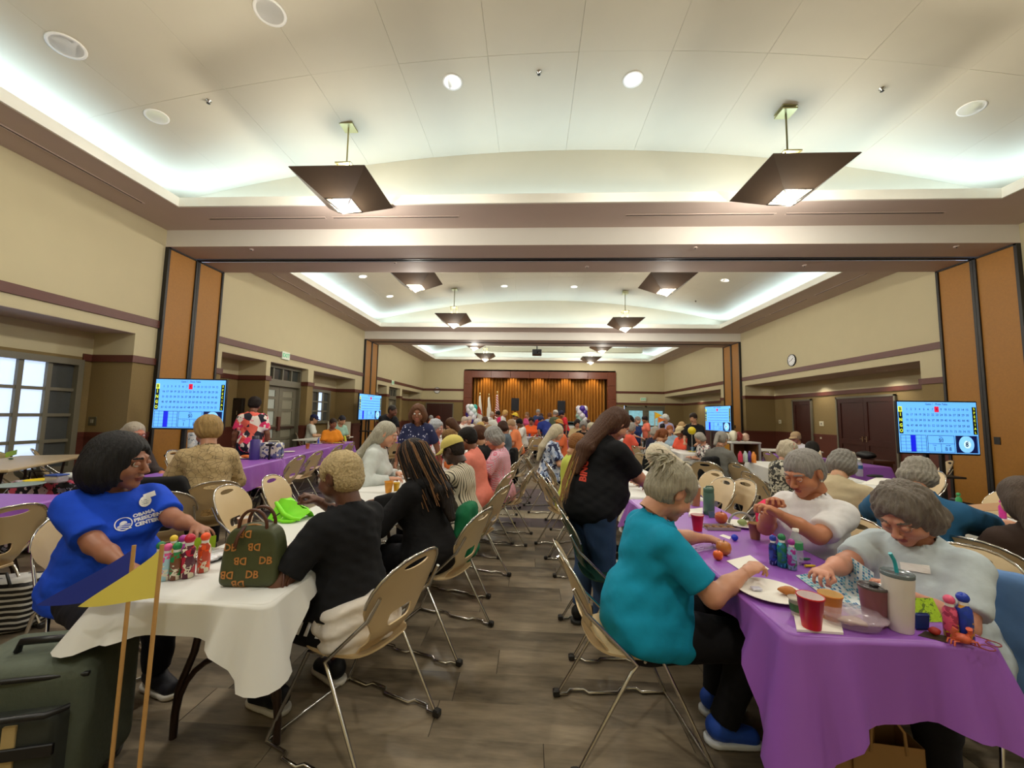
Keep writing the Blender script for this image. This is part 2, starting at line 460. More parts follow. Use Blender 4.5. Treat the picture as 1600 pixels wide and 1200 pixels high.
# ---- ceiling: soffit borders, lips, vaults with panels
ceil = MB()
edges = [FRONT] 
def ring(x0, x1, y0, y1, ys, ye, z0, z1, mi):
    ceil.bb(x0, x1, ys, y0, z0, z1, mi); ceil.bb(x0, x1, y1, ye, z0, z1, mi)
    ceil.bb(x0, TX0, y0, y1, z0, z1, mi); ceil.bb(TX1, x1, y0, y1, z0, z1, mi)
spans = [(FRONT, B1), (B1e, B2), (B2e, BACK)]
for (y0, y1), (ys, ye) in zip(BAYS, spans):
    ring(XL - .1, XR + .1, y0, y1, ys, ye, SOF, SOF + .06, 0)
    t = .035
    for a in ((TX0, TX1, y0, y0 + t), (TX0, TX1, y1 - t, y1), (TX0, TX0 + t, y0 + t, y1 - t), (TX1 - t, TX1, y0 + t, y1 - t)):
        ceil.bb(*a, SOF - .004, LIP, 1)
for (a, b) in ((B1, B1e), (B2, B2e)):
    ceil.bb(XL - .02, XR + .02, a, a + .3, BEAMZ, SOF + .06, 2)
    ceil.bb(XL - .02, XR + .02, b - .3, b, BEAMZ, SOF + .06, 2)
    ym = (a + b) / 2
    ceil.bb(XL - .02, XR + .02, a - .001, ym - .09, BEAMZ - .006, BEAMZ, 0)
    ceil.bb(XL - .02, XR + .02, ym + .09, b + .001, BEAMZ - .006, BEAMZ, 0)
    ceil.bb(XL - .02, XR + .02, ym - .09, ym + .09, BEAMZ + .05, BEAMZ + .1, 3)
    for s_ in (-1, 1): ceil.bb(XL - .02, XR + .02, ym + s_ * .04 - .012, ym + s_ * .04 + .012, BEAMZ - .012, BEAMZ + .05, 3)
ceiling = struct('ceiling', ceil, [SOFM, WHITE, BEAMW, M('#241d1a', .5, noise=0)])
PANM = paint('#c4bca6')
EMIS = M('#cfe2ff', .5, noise=0, emit=2.0)
for bi, (y0, y1) in enumerate(BAYS):
    xa, xb = TX0 - COVE, TX1 + COVE; ya, yb = y0 - COVE, y1 + COVE
    nx = 12; cell = (xb - xa) / nx; gy = 5; ch = (yb - ya) / gy
    for i in range(nx):
        x0, x1 = xa + i * cell, xa + (i + 1) * cell
        v = []; f = []; S = 4
        for k in range(S + 1):
            x = x0 + .0015 + (x1 - x0 - .003) * k / S
            for (yy, dz) in ((-ch / 2 + .0015, 0), (ch / 2 - .0015, 0), (ch / 2 - .0015, .03), (-ch / 2 + .0015, .03)):
                v.append((x, yy, zvault(x) + dz))
        for k in range(S):
            b = k * 4
            for q in range(4): f.append((b + q, b + (q + 1) % 4, b + 4 + (q + 1) % 4, b + 4 + q)[::-1])
        f += [(0, 1, 2, 3), (S * 4 + 3, S * 4 + 2, S * 4 + 1, S * 4)]
        me = None
        for j in range(gy):
            yy = ya + (j + .5) * ch
            if bi == 0 and yy < -.5 and abs(x0) > 9: continue
            if me is None:
                o = MB().add(v, f).build('ceiling_panel', PANM, ceiling); me = o.data
            else: o = instance('ceiling_panel', me, ceiling)
            o.location = (0, yy, (i * 7 + j * 5) % 3 * .0008)
    cv = MB()
    # back side above the panels, end walls of the vault and side walls of the cove
    S = 24
    for yy, s_ in ((ya, -1), (yb, 1)):
        v = []; f = []
        for k in range(S + 1):
            x = xa + (xb - xa) * k / S
            v += [(x, yy, SOF + .06), (x, yy, zvault(x) + .04), (x, yy + s_ * .05, SOF + .06), (x, yy + s_ * .05, zvault(x) + .04)]
        for k in range(S):
            b = k * 4; f += [(b, b + 1, b + 5, b + 4), (b + 2, b + 6, b + 7, b + 3)]
        cv.add(v, f)
    cv.bb(xa - .05, xa, ya, yb, SOF + .06, zvault(xa) + .04); cv.bb(xb, xb + .05, ya, yb, SOF + .06, zvault(xb) + .04)
    v = []; f = []
    for k in range(S + 1):
        x = xa + (xb - xa) * k / S; v += [(x, ya, zvault(x) + .05), (x, yb, zvault(x) + .05)]
    for k in range(S): f.append((k * 2, k * 2 + 1, k * 2 + 3, k * 2 + 2))
    cv.add(v, f)
    cv.build('vault_shell', PANM, ceiling)
    led = MB()
    for xx in (TX0 - .2, TX1 + .2): led.bb(xx - .02, xx + .02, y0, y1, SOF + .061, SOF + .075)
    for yy in (y0 - .2, y1 + .2): led.bb(TX0, TX1, yy - .02, yy + .02, SOF + .061, SOF + .075)
    led.build('led_strip', EMIS, ceiling)

# air slots in the soffits and beam details
def slot(px0, px1, py):
    a = atZ(px0, py, SOF); b = atZ(px1, py, SOF)
    return a, b
SLM = M('#2b211d', .7, noise=0)
si = 0
for x0, x1 in ((-5.75, -3.65), (-3.5, -1.3), (1.55, 3.95), (4.15, 6.6)):
    g = thing('air_slot', 'dark linear air slot in the near soffit, ' + ('leftmost of four', 'second from left of four', 'third from left of four', 'rightmost of four')[si], 'vent', ((x0 + x1) / 2, 6.28, SOF), 0, 'air slots in the near soffit')
    hw_ = (x1 - x0) / 2
    MB().bb(-hw_, hw_, -.016, .016, -.006, 0).build('slot', SLM, g)
    f_ = MB()
    for s_ in (-1, 1): f_.bb(-hw_ - .02, hw_ + .02, s_ * .016, s_ * .03, -.01, 0)
    f_.build('frame', SOFM, g); si += 1
desc = {0: 'bay nearest the camera', 1: 'middle bay', 2: 'farthest bay'}
for bi, (y0, y1) in enumerate(BAYS):
    for sd, X in (('left', XL + .5), ('right', XR - .6)):
        nseg = 3
        for k in range(nseg):
            ya_ = max(y0, -1) + .2 + k * (y1 - max(y0, -1)) / nseg; yb_ = ya_ + (y1 - max(y0, -1)) / nseg - .35
            g = thing('air_slot', 'long air slot in the %s soffit of the %s, %s of three' % (sd, desc[bi], ('nearest', 'middle', 'farthest')[k]), 'vent', (X, (ya_ + yb_) / 2, SOF), 0, 'air slots in the side soffits')
            h_ = (yb_ - ya_) / 2
            MB().bb(-.015, .015, -h_, h_, -.006, 0).build('slot', SLM, g)
            f_ = MB()
            for s_ in (-1, 1): f_.bb(s_ * .015, s_ * .03, -h_ - .02, h_ + .02, -.01, 0)
            f_.build('frame', SOFM, g)

# ---- wood pier panels (folding partition pockets) at both beams
def pier(sgn, X, y0, y1, label, extra=''):
    g = thing('partition_pocket', label, 'partition', (X, y0, 0))
    n = 2; wv = (y1 - y0) / n
    for i in range(n):
        p = MB().bb(-sgn * .05, -sgn * .01, i * wv + .045, (i + 1) * wv - .045, .03, BEAMZ - .03, bev=.004).build('pocket_door', PIERM, g)
    f = MB()
    for yy in (.02, wv - .025, wv + .025, y1 - y0 - .02): f.bb(-sgn * .075, 0, yy - .022, yy + .022, 0, BEAMZ - .01)
    f.bb(-sgn * .075, 0, 0, y1 - y0, BEAMZ - .035, BEAMZ - .008); f.bb(-sgn * .06, 0, 0, y1 - y0, 0, .03)
    f.build('frame', BLACKM, g)
    MB().bb(0, -sgn * -.3, 0, y1 - y0, 0, BEAMZ).build('core', TAN, g)
    MB().bb(-sgn * .06, -sgn * .05, wv * .72, wv * .72 + .09, 1.15, 1.28).build('latch_plate', BLACKM, g)
    return g
pier(-1, XL, B1, B1e, 'tall ochre wood partition doors with black edges at the near left pier')
pier(1, XR, B1, B1e, 'tall ochre wood partition doors with black edges at the near right pier')
pier(-1, XL, B2, B2e, 'ochre wood partition doors at the farther left pier')
pier(1, XR, B2, B2e, 'ochre wood partition doors at the farther right pier')

# ---- doors, windows
def grey_door(name, X, y0, y1, glass_em):
    g = bpy.data.objects.new(name, None); COL.objects.link(g); g['kind'] = 'structure'; g.location = (X, y0, 0)
    W = y1 - y0; d = .06
    f = MB()
    for yy in (0, W - .07): f.bb(0, -.2, yy, yy + .07, 0, 2.8)
    f.bb(0, -.2, .07, W - .07, 2.22, 2.40); f.bb(0, -.2, .07, W - .07, 2.72, 2.8)
    for k in range(1, 4): f.bb(-.02, -.12, .07 + k * (W - .14) / 4 - .025, .07 + k * (W - .14) / 4 + .025, 2.4, 2.72)
    f.build('door_frame', GREYG, g)
    for k in range(4):
        a = .07 + k * (W - .14) / 4
        MB().bb(-.08, -.09, a + .025, a + (W - .14) / 4 - .025, 2.4, 2.72).build('transom_pane', M('#3a3f3d', .15, noise=0, spec=.6), g)
    lw = (W - .14) / 2 - .005
    for s_ in range(2):
        a = .07 + s_ * (lw + .01)
        dd = MB(); x0, x1 = -.1, -.15
        dd.bb(x0, x1, a, a + .16, .02, 2.22); dd.bb(x0, x1, a + lw - .16, a + lw, .02, 2.22)
        for z0, z1 in ((.02, .25), (.68, .76), (1.0, 1.12), (1.5, 1.58), (1.84, 1.92), (2.1, 2.22)): dd.bb(x0, x1, a + .16, a + lw - .16, z0, z1)
        D = dd.build('door_leaf', GREYG, g)
        for z0, z1 in ((.25, .68), (.76, 1.0), (1.12, 1.5), (1.58, 1.84), (1.92, 2.1)):
            MB().bb(-.12, -.13, a + .16, a + lw - .16, z0, z1).build('pane', glass_em if s_ == 0 else M('#8d8a78', .3, noise=.1), D)
        MB().bb(-.05, -.09, a + .08, a + lw - .08, 1.0, 1.07).build('push_bar', M('#3c2a20', .4, noise=0), D)
    MB().bb(-.04, -.12, W / 2 - .05, W / 2 + .05, .95, 1.35).build('panic_case', WOODT, g)
    return g
SKYP = M('#c8dcff', .3, noise=.15, scale=6, emit=.85)
PALE = M('#a9b0a6', .2, noise=.1, emit=.12)
grey_door('door_1', -7.15, 9.82, 11.56, PALE)
grey_door('door_2', -7.15, 18.4, 20.0, PALE)
def grid_window(name, X, y0, y1, z0, z1, ny, nz, lit, sgn=-1):
    g = bpy.data.objects.new(name, None); COL.objects.link(g); g['kind'] = 'structure'; g.location = (X, y0, z0)
    W, H = y1 - y0, z1 - z0; i_ = -sgn
    f = MB(); f.bb(0, i_ * .12, 0, .08, 0, H); f.bb(0, i_ * .12, W - .08, W, 0, H); f.bb(0, i_ * .12, .08, W - .08, H - .1, H); f.bb(0, i_ * .12, .08, W - .08, 0, .1)
    cw = (W - .16) / ny; chh = (H - .2) / nz
    for k in range(1, ny): f.bb(.0, i_ * .08, .08 + k * cw - .03, .08 + k * cw + .03, .1, H - .1)
    for k in range(1, nz): f.bb(.0, i_ * .07, .08, W - .08, .1 + k * chh - .025, .1 + k * chh + .025)
    f.build('window_frame', GREYG, g)
    for a in range(ny):
        for b in range(nz):
            MB().bb(i_ * .02, i_ * .03, .08 + a * cw, .08 + (a + 1) * cw, .1 + b * chh, .1 + (b + 1) * chh).build('pane', lit(a, b), g)
    return g
DIM = M('#4c5050', .15, noise=.1, spec=.6)
grid_window('window_1', RL, 3.85, 6.1, .45, 2.31, 6, 4, lambda a, b: SKYP if a < 5 else DIM)
grid_window('window_2', RL, 12.25, 14.15, 1.1, 2.31, 5, 3, lambda a, b: SKYP if a in (1, 3) else DIM)

def wood_door(name, X, y0, y1, leaves, axis='y', lab=None, top=2.18):
    g = bpy.data.objects.new(name, None); COL.objects.link(g); g['kind'] = 'structure'
    if axis == 'y': g.location = (X, y0, 0); g.rotation_euler = (0, 0, PI / 2)     # local x along +y, local -y towards +x
    else: g.location = (y0, X, 0)
    W = y1 - y0; s_ = 1 if axis == 'y' else -1
    f = MB(); f.bb(-.05, 0, 0, s_ * .05, 0, top + .05); f.bb(W, W + .05, 0, s_ * .05, 0, top + .05); f.bb(-.05, W + .05, 0, s_ * .05, top, top + .05)
    f.build('door_frame', GREYG, g)
    lw = W / leaves
    for k in range(leaves):
        a, b = k * lw + .004, (k + 1) * lw - .004
        st = .11
        d = MB(); 
        d.bb(a, a + st, 0, s_ * .035, .01, top); d.bb(b - st, b, 0, s_ * .035, .01, top)
        for z0, z1 in ((.01, .25), (.85, 1.0), (top - .13, top)): d.bb(a + st, b - st, 0, s_ * .035, z0, z1)
        D = d.build('door_leaf', DOORW, g)
        for z0, z1 in ((.25, .85), (1.0, top - .13)):
            MB().bb(a + st, b - st, 0, s_ * .015, z0, z1).build('door_panel', DOORW, D)
        hx = b - .06 if k == 0 else a + .06
        MB().bb(hx - .02, hx + .02, s_ * .035, s_ * .05, .95, 1.1).bb(hx - .05, hx + .05, s_ * .06, s_ * .075, 1.02, 1.04).build('door_handle', CHROME, D)
    return g
wood_door('door_3', RR - .02, 10.3, 12.13, 2); wood_door('door_4', RR - .02, 13.25, 14.1, 1); wood_door('door_5', RR - .02, 18.6, 20.4, 2)
wood_door('door_6', BACK - .02, -6.65, -4.98, 2, 'x')
# glass double door on the right of the back wall
g = bpy.data.objects.new('door_7', None); COL.objects.link(g); g['kind'] = 'structure'; g.location = (5.8, BACK, 0)
f = MB(); Wd = 2.5
for x in (0, 1.22, 2.42): f.bb(x, x + .1, -.06, .1, 0, 2.25)
f.bb(0, Wd, -.06, .1, 2.15, 2.25); f.build('door_frame', GREYG, g)
LITG = M('#7fb0bc', .2, noise=.7, scale=5, emit=.6)
for k in range(2):
    x = .1 + k * 1.22; d = MB(); d.bb(x, x + .14, -.02, .03, .02, 2.15); d.bb(x + .98, x + 1.12, -.02, .03, .02, 2.15)
    for z0, z1 in ((.02, .3), (.95, 1.05), (1.95, 2.15)): d.bb(x + .14, x + .98, -.02, .03, z0, z1)
    D = d.build('door_leaf', GREYG, g)
    for z0, z1 in ((.3, .95), (1.05, 1.95)): MB().bb(x + .14, x + .98, 0, .01, z0, z1).build('pane', LITG, D)

# ---- TELEVISIONS with the number board
SCRB = M('#5fa8f2', .3, noise=0, emit=.95); SCRL = M('#9cd0ff', .3, noise=0, emit=.95); INK = M('#0a2050', .5, noise=0); BLUES = M('#1420e0', .3, noise=0, emit=.8)
REDS = M('#d81a3c', .3, noise=0, emit=.8); YEL = M('#d8e83a', .4, noise=0, emit=.8); BLK = M('#05060a', .4, noise=0); BALLM = M('#7fc4ff', .3, noise=.05, emit=.8)
TW, TH = 1.42, .82
def make_tv():
    g = thing('television', 'x', 'television')
    MB().bb(-TW / 2 - .02, TW / 2 + .02, 0, .045, -TH / 2 - .025, TH / 2 + .02, bev=.006).build('bezel', M('#101218', .35, noise=0), g)
    scn = MB().bb(-TW / 2, TW / 2, -.003, 0, -TH / 2, TH / 2).build('screen', SCRB, g)
    t = MB()
    x0, x1 = -TW / 2 + .13, TW / 2 - .13; z1 = TH / 2 - .075; rh = .088; cw = (x1 - x0) / 15
    add_text(t, 'Game 1 - Picnic Table', .045, (0, -.005, TH / 2 - .035))
    for r in range(5):
        for c in range(15):
            add_text(t, str(r * 15 + c + 1), .05, (x0 + (c + .5) * cw, -.0055, z1 - (r + .5) * rh), mi=0)
    zb = z1 - 5 * rh - .02
    hb = zb + TH / 2 - .015
    # frames of the lower boxes
    def frame(a, b, z0, z1_, w_=.006):
        t.bb(a, b, -.006, -.004, z0, z0 + w_); t.bb(a, b, -.006, -.004, z1_ - w_, z1_); t.bb(a, a + w_, -.006, -.004, z0, z1_); t.bb(b - w_, b, -.006, -.004, z0, z1_)
    zl = -TH / 2 + .012
    frame(-.69, -.22, zl, zb); frame(-.2, .28, zl, zb); frame(.3, .69, zl, zb)
    for k in range(1, 5): t.bb(-.69, -.22, -.0055, -.004, zl + k * (zb - zl) / 5, zl + k * (zb - zl) / 5 + .003); 
    for k in range(1, 5): t.bb(-.69 + k * .094, -.687 + k * .094, -.0055, -.004, zl, zb)
    t.bb(-.2, .28, -.006, -.004, (zl + zb) / 2, (zl + zb) / 2 + .005); t.bb(.035, .04, -.006, -.004, zl, (zl + zb) / 2)
    add_text(t, '$0', .085, (.04, -.006, zb - hb * .3)); add_text(t, 'Prize', .03, (.04, -.006, zb - hb * .1))
    add_text(t, '1', .085, (-.08, -.006, zl + hb * .2)); add_text(t, 'B 8', .085, (.16, -.006, zl + hb * .2))
    add_text(t, 'Count', .025, (-.08, -.006, zl + hb * .42)); add_text(t, 'Last Ball', .025, (.16, -.006, zl + hb * .42))
    t.build('board_text', INK, scn)
    s = MB(); s2 = MB()
    s.bb(-TW / 2 + .01, -TW / 2 + .08, -.005, -.003, z1 - 5 * rh, z1 - rh, 0); s2.bb(TW / 2 - .08, TW / 2 - .01, -.005, -.003, z1 - 5 * rh, z1, 0)
    s.bb(-TW / 2 + .01, -TW / 2 + .08, -.005, -.003, z1 - rh, z1, 1)
    for i, ch in enumerate('BINGO'): add_text(s, ch, .075, (-TW / 2 + .045, -.0055, z1 - (i + .5) * rh), mi=1 if i else 2, bold=.002)
    for i, ch in enumerate('SPECIAL'): add_text(s2, ch, .055, (TW / 2 - .045, -.0055, z1 - (i + .5) * 5 * rh / 7), mi=1, bold=.001)
    s.build('bingo_letters', [BLK, YEL, INK], scn); s2.build('special_letters', [BLK, YEL], scn)
    MB().bb(-.505, -.415, -.005, -.003, zl, zb).build('blue_column', BLUES, scn)
    q = MB(); q.bb(x0 + 7 * cw, x0 + 8 * cw, -.005, -.003, z1 - rh, z1 + .003); q.build('called_number', REDS, scn)
    b = MB(); b.bb(.31, .68, -.004, -.003, zl + .006, zb - .006, 1); cz = (zl + zb) / 2
    b.lathe([(0, .014), (.07, .012), (.13, .002), (.135, 0)], (.49, -.004, cz), 28, 0, R=Matrix(((1, 0, 0), (0, 0, -1), (0, 1, 0))))
    b.lathe([(0, .001), (.062, 0)], (.49, -.0175, cz), 24, 2, R=Matrix(((1, 0, 0), (0, 0, -1), (0, 1, 0))))
    add_text(b, '8', .1, (.48, -.0195, cz - .005), mi=3, bold=.003); add_text(b, 'B', .035, (.5, -.0195, cz + .045), mi=3)
    b.build('ball_picture', [BALLM, M('#0a1a5a', .4, noise=.6, scale=30, emit=.3), M('#bfe4ff', .3, noise=0, emit=.9), INK], scn)
    return g
tv0 = make_tv()
def make_stand():
    g = thing('television_stand', 'x', 'stand')
    p = MB(); 
    for x in (-.11, .11): p.bb(x - .025, x + .025, 0, .05, .05, 1.6)
    p.bb(-.16, .16, -.02, .0, 1.3, 1.62); p.build('post', BLACKM, g)
    s = MB().bb(-.25, .25, -.18, .22, .68, .71); s.build('shelf', BLACKM, g)
    b = MB(); 
    for x in (-.3, .3): b.bb(x - .025, x + .025, -.33, .33, .06, .1)
    b.bb(-.3, .3, -.01, .06, .06, .1); b.build('base', BLACKM, g)
    for x in (-.3, .3):
        for y_ in (-.3, .3): MB().lathe([(0, -.018), (.024, -.018), (.024, .018), (0, .018)], (x, y_, .03), 12, R=Matrix(((0, 0, 1), (0, 1, 0), (1, 0, 0)))).build('castor', BLK, g)
    return g
st0 = make_stand()
tvs = [(296, 631, 6.25, 6, 1.0, 'large television showing the blue number board at the near left pier', 'near left pier'),
       (1465, 668, 6.45, -4, .98, 'large television showing the blue number board at the near right pier', 'near right pier'),
       (579, 636, 14.8, 84, 1.16, 'smaller-looking television with the blue number board far along the left side', 'far left pier'),
       (1121, 654, 14.8, -83, 1.1, 'smaller-looking television with the blue number board far along the right side', 'far right pier')]
for i, (px, py, Y, a, s_, lab, lb) in enumerate(tvs):
    p = atY(px, py, Y); t = tv0 if i == 0 else copy_tree(tv0)
    t.location = p; t.rotation_euler = (0, 0, math.radians(a)); t.scale = (s_ * (.80 if i < 2 else 1), s_, s_)
    tag(t, lab, 'television', 'televisions with the number board')
    st = st0 if i == 0 else copy_tree(st0); q = Matrix.Rotation(math.radians(a), 3, 'Z') @ Vector((0, .07, 0))
    st.location = (p.x + q.x, p.y + q.y, 0); st.rotation_euler = (0, 0, math.radians(a)); st.scale = (1, 1, (p.z + .1) / 1.6)
    tag(st, 'black rolling stand carrying the television at the ' + lb, 'stand', 'television stands')

# ---- signs, clocks, plates
def exit_sign(X, y, z, face, lab):
    g = thing('exit_sign', lab, 'exit sign', (X, y, z), face)
    MB().bb(-.17, .17, 0, .05, -.11, .11, bev=.006).build('housing', M('#e2e8d8', .4, noise=0), g)
    t = MB(); add_text(t, 'EXIT', .15, (0, -.003, 0), bold=.004); t.build('letters', M('#2f9a6a', .4, noise=0, emit=.5), g)
p = atX(445, 556, XL)
exit_sign(XL + .04, p.y, p.z, PI / 2, 'white exit sign with green letters above the grey left doors')
p = atX(613, 598, XL); exit_sign(XL + .04, p.y, p.z, PI / 2, 'white exit sign with green letters on the far left wall')
p = atY(1005, 624, BACK); exit_sign(p.x, BACK - .06, p.z, 0, 'green exit sign on the back wall above the glass doors')
def clock(loc, face, r, lab):
    g = thing('wall_clock', lab, 'clock', loc, face)
    R = Matrix(((1, 0, 0), (0, 0, -1), (0, 1, 0)))
    MB().lathe([(r * .88, 0), (r, 0), (r, .034), (r * .9, .034), (r * .88, .02)], n=28, R=R, cap=(1, 0)).build('rim', M('#23242c', .3, noise=0), g)
    MB().lathe([(r * .885, .021), (r * .885, .028)], n=28, R=R).build('dial', M('#e6e8ea', .4, noise=0), g)
    for a, l_, w_ in ((.9, .55, .014), (-1.9, .78, .01)):
        MB().box((math.sin(a) * r * l_ / 2, -.032, math.cos(a) * r * l_ / 2), (w_, .004, r * l_), rot=(0, a, 0)).build('clock_hand', BLK, g)
    mk = MB()
    for k in range(12): a = k * PI / 6; mk.box((math.sin(a) * r * .76, -.031, math.cos(a) * r * .76), (.008, .003, .03), rot=(0, a, 0))
    mk.build('hour_marks', BLK, g)
p = atX(1238, 563, XR); clock((XR - .001, p.y, p.z), -PI / 2, .19, 'round white wall clock with black rim high on the right wall')
p = atY(683, 610, BACK); clock((p.x, BACK - .001, p.z), 0, .2, 'round clock on the back wall left of the stage')
def plate(X, y, z, face, lab, w_=.12, h_=.12, col='#d8d0b4', name='wall_plate'):
    g = thing(name, lab, 'wall plate', (X, y, z), face)
    MB().bb(-w_ / 2, w_ / 2, -.012, 0, -h_ / 2, h_ / 2, bev=.003).build('cover', M(col, .4, noise=0), g)
    MB().bb(-w_ / 6, w_ / 6, -.02, -.012, -h_ / 5, h_ / 5).build('switch', M('#8f8a78', .4, noise=0), g)
for px, py, w_, h_, lab in ((1171, 674, .13, .15, 'pale wall plate low on the right recess wall near the trolley'), (1219, 659, .14, .14, 'white thermostat plate left of the single dark door'),
                            (1284, 662, .17, .15, 'white control plate left of the dark double door, upper of two'), (1283, 682, .08, .16, 'white light switch left of the dark double door, lower of two')):
    p = atX(px, py, RR); plate(RR - .001, p.y, p.z, -PI / 2, lab, w_, h_)
p = atY(145, 658, 6.3); plate(p.x, 6.298, p.z, 0, 'dark switch plate on the end wall of the near left recess', .14, .15, '#56513c')
# fire extinguisher cabinet on the end wall of the left recess
p = atY(371, 645, 9.66); g = thing('extinguisher_cabinet', 'dark fire extinguisher cabinet on the recess wall behind the left television', 'cabinet', (p.x, 9.66, p.z))
MB().bb(-.19, .19, -.1, 0, -.38, .38, bev=.008).build('case', M('#1c1512', .4, noise=0), g)
MB().bb(-.14, .14, -.108, -.1, -.33, .33).build('cabinet_door', M('#2c221d', .15, noise=0), g)
MB().bb(-.12, -.06, -.112, -.108, -.05, .28).build('warning_strip', M('#b8432a', .4, noise=0), g)
MB().bb(.07, .09, -.13, -.108, -.05, .05).build('handle', CHROME, g)

# ---- downlights
DLON = M('#f4f8ff', .3, noise=0, emit=6); DLOFF = M('#dfe8c8', .4, noise=0, emit=.55); SPK = M('#c9c9c4', .6, noise=.05, scale=200)
def solve_vault(px, py):
    r = ray(px, py); t = 1.0
    for _ in range(60):
        x = r.x * t; t = (zvault(x) - CAMZ) / r.z
    return Vector((r.x * t, r.y * t, zvault(r.x * t)))
def downlight(loc, r, mat_, lab, power, grp, nm='ceiling_light', cat='ceiling light', tilt=0):
    g = thing(nm, lab, cat, loc, 0, grp); g.rotation_euler = (0, tilt, 0)
    MB().lathe([(r * .88, -.004), (r * 1.06, -.008), (r * 1.08, 0), (r * .88, .0), (r * .88, -.004)], n=24).build('trim_ring', WHITE, g)
    MB().lathe([(0, -.003), (r * .5, -.004), (r * .9, -.002)], n=24).build('lens' if power else 'grille', mat_, g)
    if power:
        l = bpy.data.lights.new('downlight', 'SPOT'); l.energy = power; l.color = (1, .93, .82); l.spot_size = 2.2; l.spot_blend = .8; l.shadow_soft_size = r
        o = bpy.data.objects.new('downlight', l); COL.objects.link(o); o.location = Vector(loc) - Vector((0, 0, .03))
def vtilt(x):
    e = .05; return -math.atan((zvault(x + e) - zvault(x - e)) / (2 * e))
dl = [(707, 128, DLON, 150, 'bright round ceiling light in the near bay, left of centre'), (989, 124, DLON, 150, 'bright round ceiling light in the near bay, right of centre'),
      (245, 182, DLOFF, 60, 'dim greenish round ceiling light left of the left pendant'), (1518, 169, DLOFF, 60, 'dim greenish round ceiling light right of the right pendant')]
for px, py, m_, pw, lab in dl:
    p = solve_vault(px, py); downlight(p, .125, m_, lab, pw, 'round lights in the near bay', tilt=vtilt(p.x))
for px, py, lab in ((422, 19, 'round grey ceiling speaker at the top of the near bay'), (104, 72, 'round grey ceiling speaker near the left cove')):
    p = solve_vault(px, py); downlight(p, .15, SPK, lab, 0, 'ceiling speakers', 'ceiling_speaker', 'speaker', vtilt(p.x))
for k, x_ in enumerate((-3.6, .5, 4.7)): downlight((x_, -1.2, zvault(x_)), .125, DLON, 'added unseen fill lamp behind the camera, ' + ('left', 'middle', 'right')[k], 240, 'added fill lamps behind the camera', tilt=vtilt(x_))  # unseen lamps added to brighten surfaces that face the camera
k = 0
for px, py in ((567, 432), (609, 463), (788, 447), (897, 448), (1133, 438)):
    p = solve_vault(px, py); downlight(p, .12, DLON, 'round ceiling light in the middle bay, ' + ('leftmost of the front row', 'left and behind the leftmost one', 'centre left', 'centre right', 'right of the large right pendant')[k], 60, 'round lights in the middle bay', tilt=vtilt(p.x)); k += 1
for px, py, lab in ((326, 157, 'small chrome sprinkler on the near vault beside the left pendant'), (842, 112, 'small chrome sprinkler at the middle of the near vault'), (1378, 138, 'small chrome sprinkler on the near vault right of the right pendant'), (1087, 470, 'small chrome sprinkler on the middle vault')):
    p = solve_vault(px, py); g = thing('sprinkler', lab, 'sprinkler', p)
    MB().lathe([(.035, 0), (.035, -.006), (.012, -.01), (.01, -.035), (.0, -.036)], n=14).build('body', CHROME, g)
    MB().lathe([(0, -.04), (.022, -.04), (.022, -.043), (0, -.043)], n=10).build('deflector', BLACKM, g)
for k, (px, py) in enumerate(((1197, 603), (1271, 593), (1378, 579))):
    p = atZ(px, py, REC); p.z = REC; p.x = min(p.x, RR - .3)
    downlight(p, .1, DLON, 'small recess light above the right wall doors, ' + ('farthest', 'middle', 'nearest')[k] + ' of three', 45, 'lights in the right recess')
for k, (px, py) in enumerate(((1057, 618), (1083, 615))):
    p = atZ(px, py, REC); p.z = REC; downlight((8.9, 21.5 - k * 2.6, REC), .1, DLON, 'small recess light in the far right recess, ' + ('farther', 'nearer') + ' one' if 0 else 'small recess light in the far right recess, ' + ('farther', 'nearer')[k] + ' one', 45, 'lights in the far right recess')
for k, (px, py) in enumerate(((332, 549), (493, 579))):
    p = atZ(px, py, REC); p.z = REC; downlight((-7.3, p.y, REC), .11, DLON, 'small recess light above the left wall, ' + ('by the near television', 'beyond the grey doors')[k], 40, 'lights in the left recesses')
for k, (px, py) in enumerate(((366, 373), (617, 409), (917, 416), (1097, 375), (1257, 414), (1515, 376))):
    p = atZ(px, py, BEAMZ); g = thing('beam_detector', 'tiny round detector under the near beam, ' + ('first', 'second', 'third', 'fourth', 'fifth', 'sixth')[k] + ' from left', 'detector', (p.x, min(max(p.y, B1 + .12), B1e - .12), BEAMZ - .006), 0, 'detectors under the near beam')
    MB().lathe([(.04, 0), (.04, -.012), (.02, -.02), (0, -.02)], n=14).build('housing', SOFM, g)
    MB().lathe([(.012, -.02), (.01, -.03), (0, -.03)], n=8).build('tip', BLACKM, g)

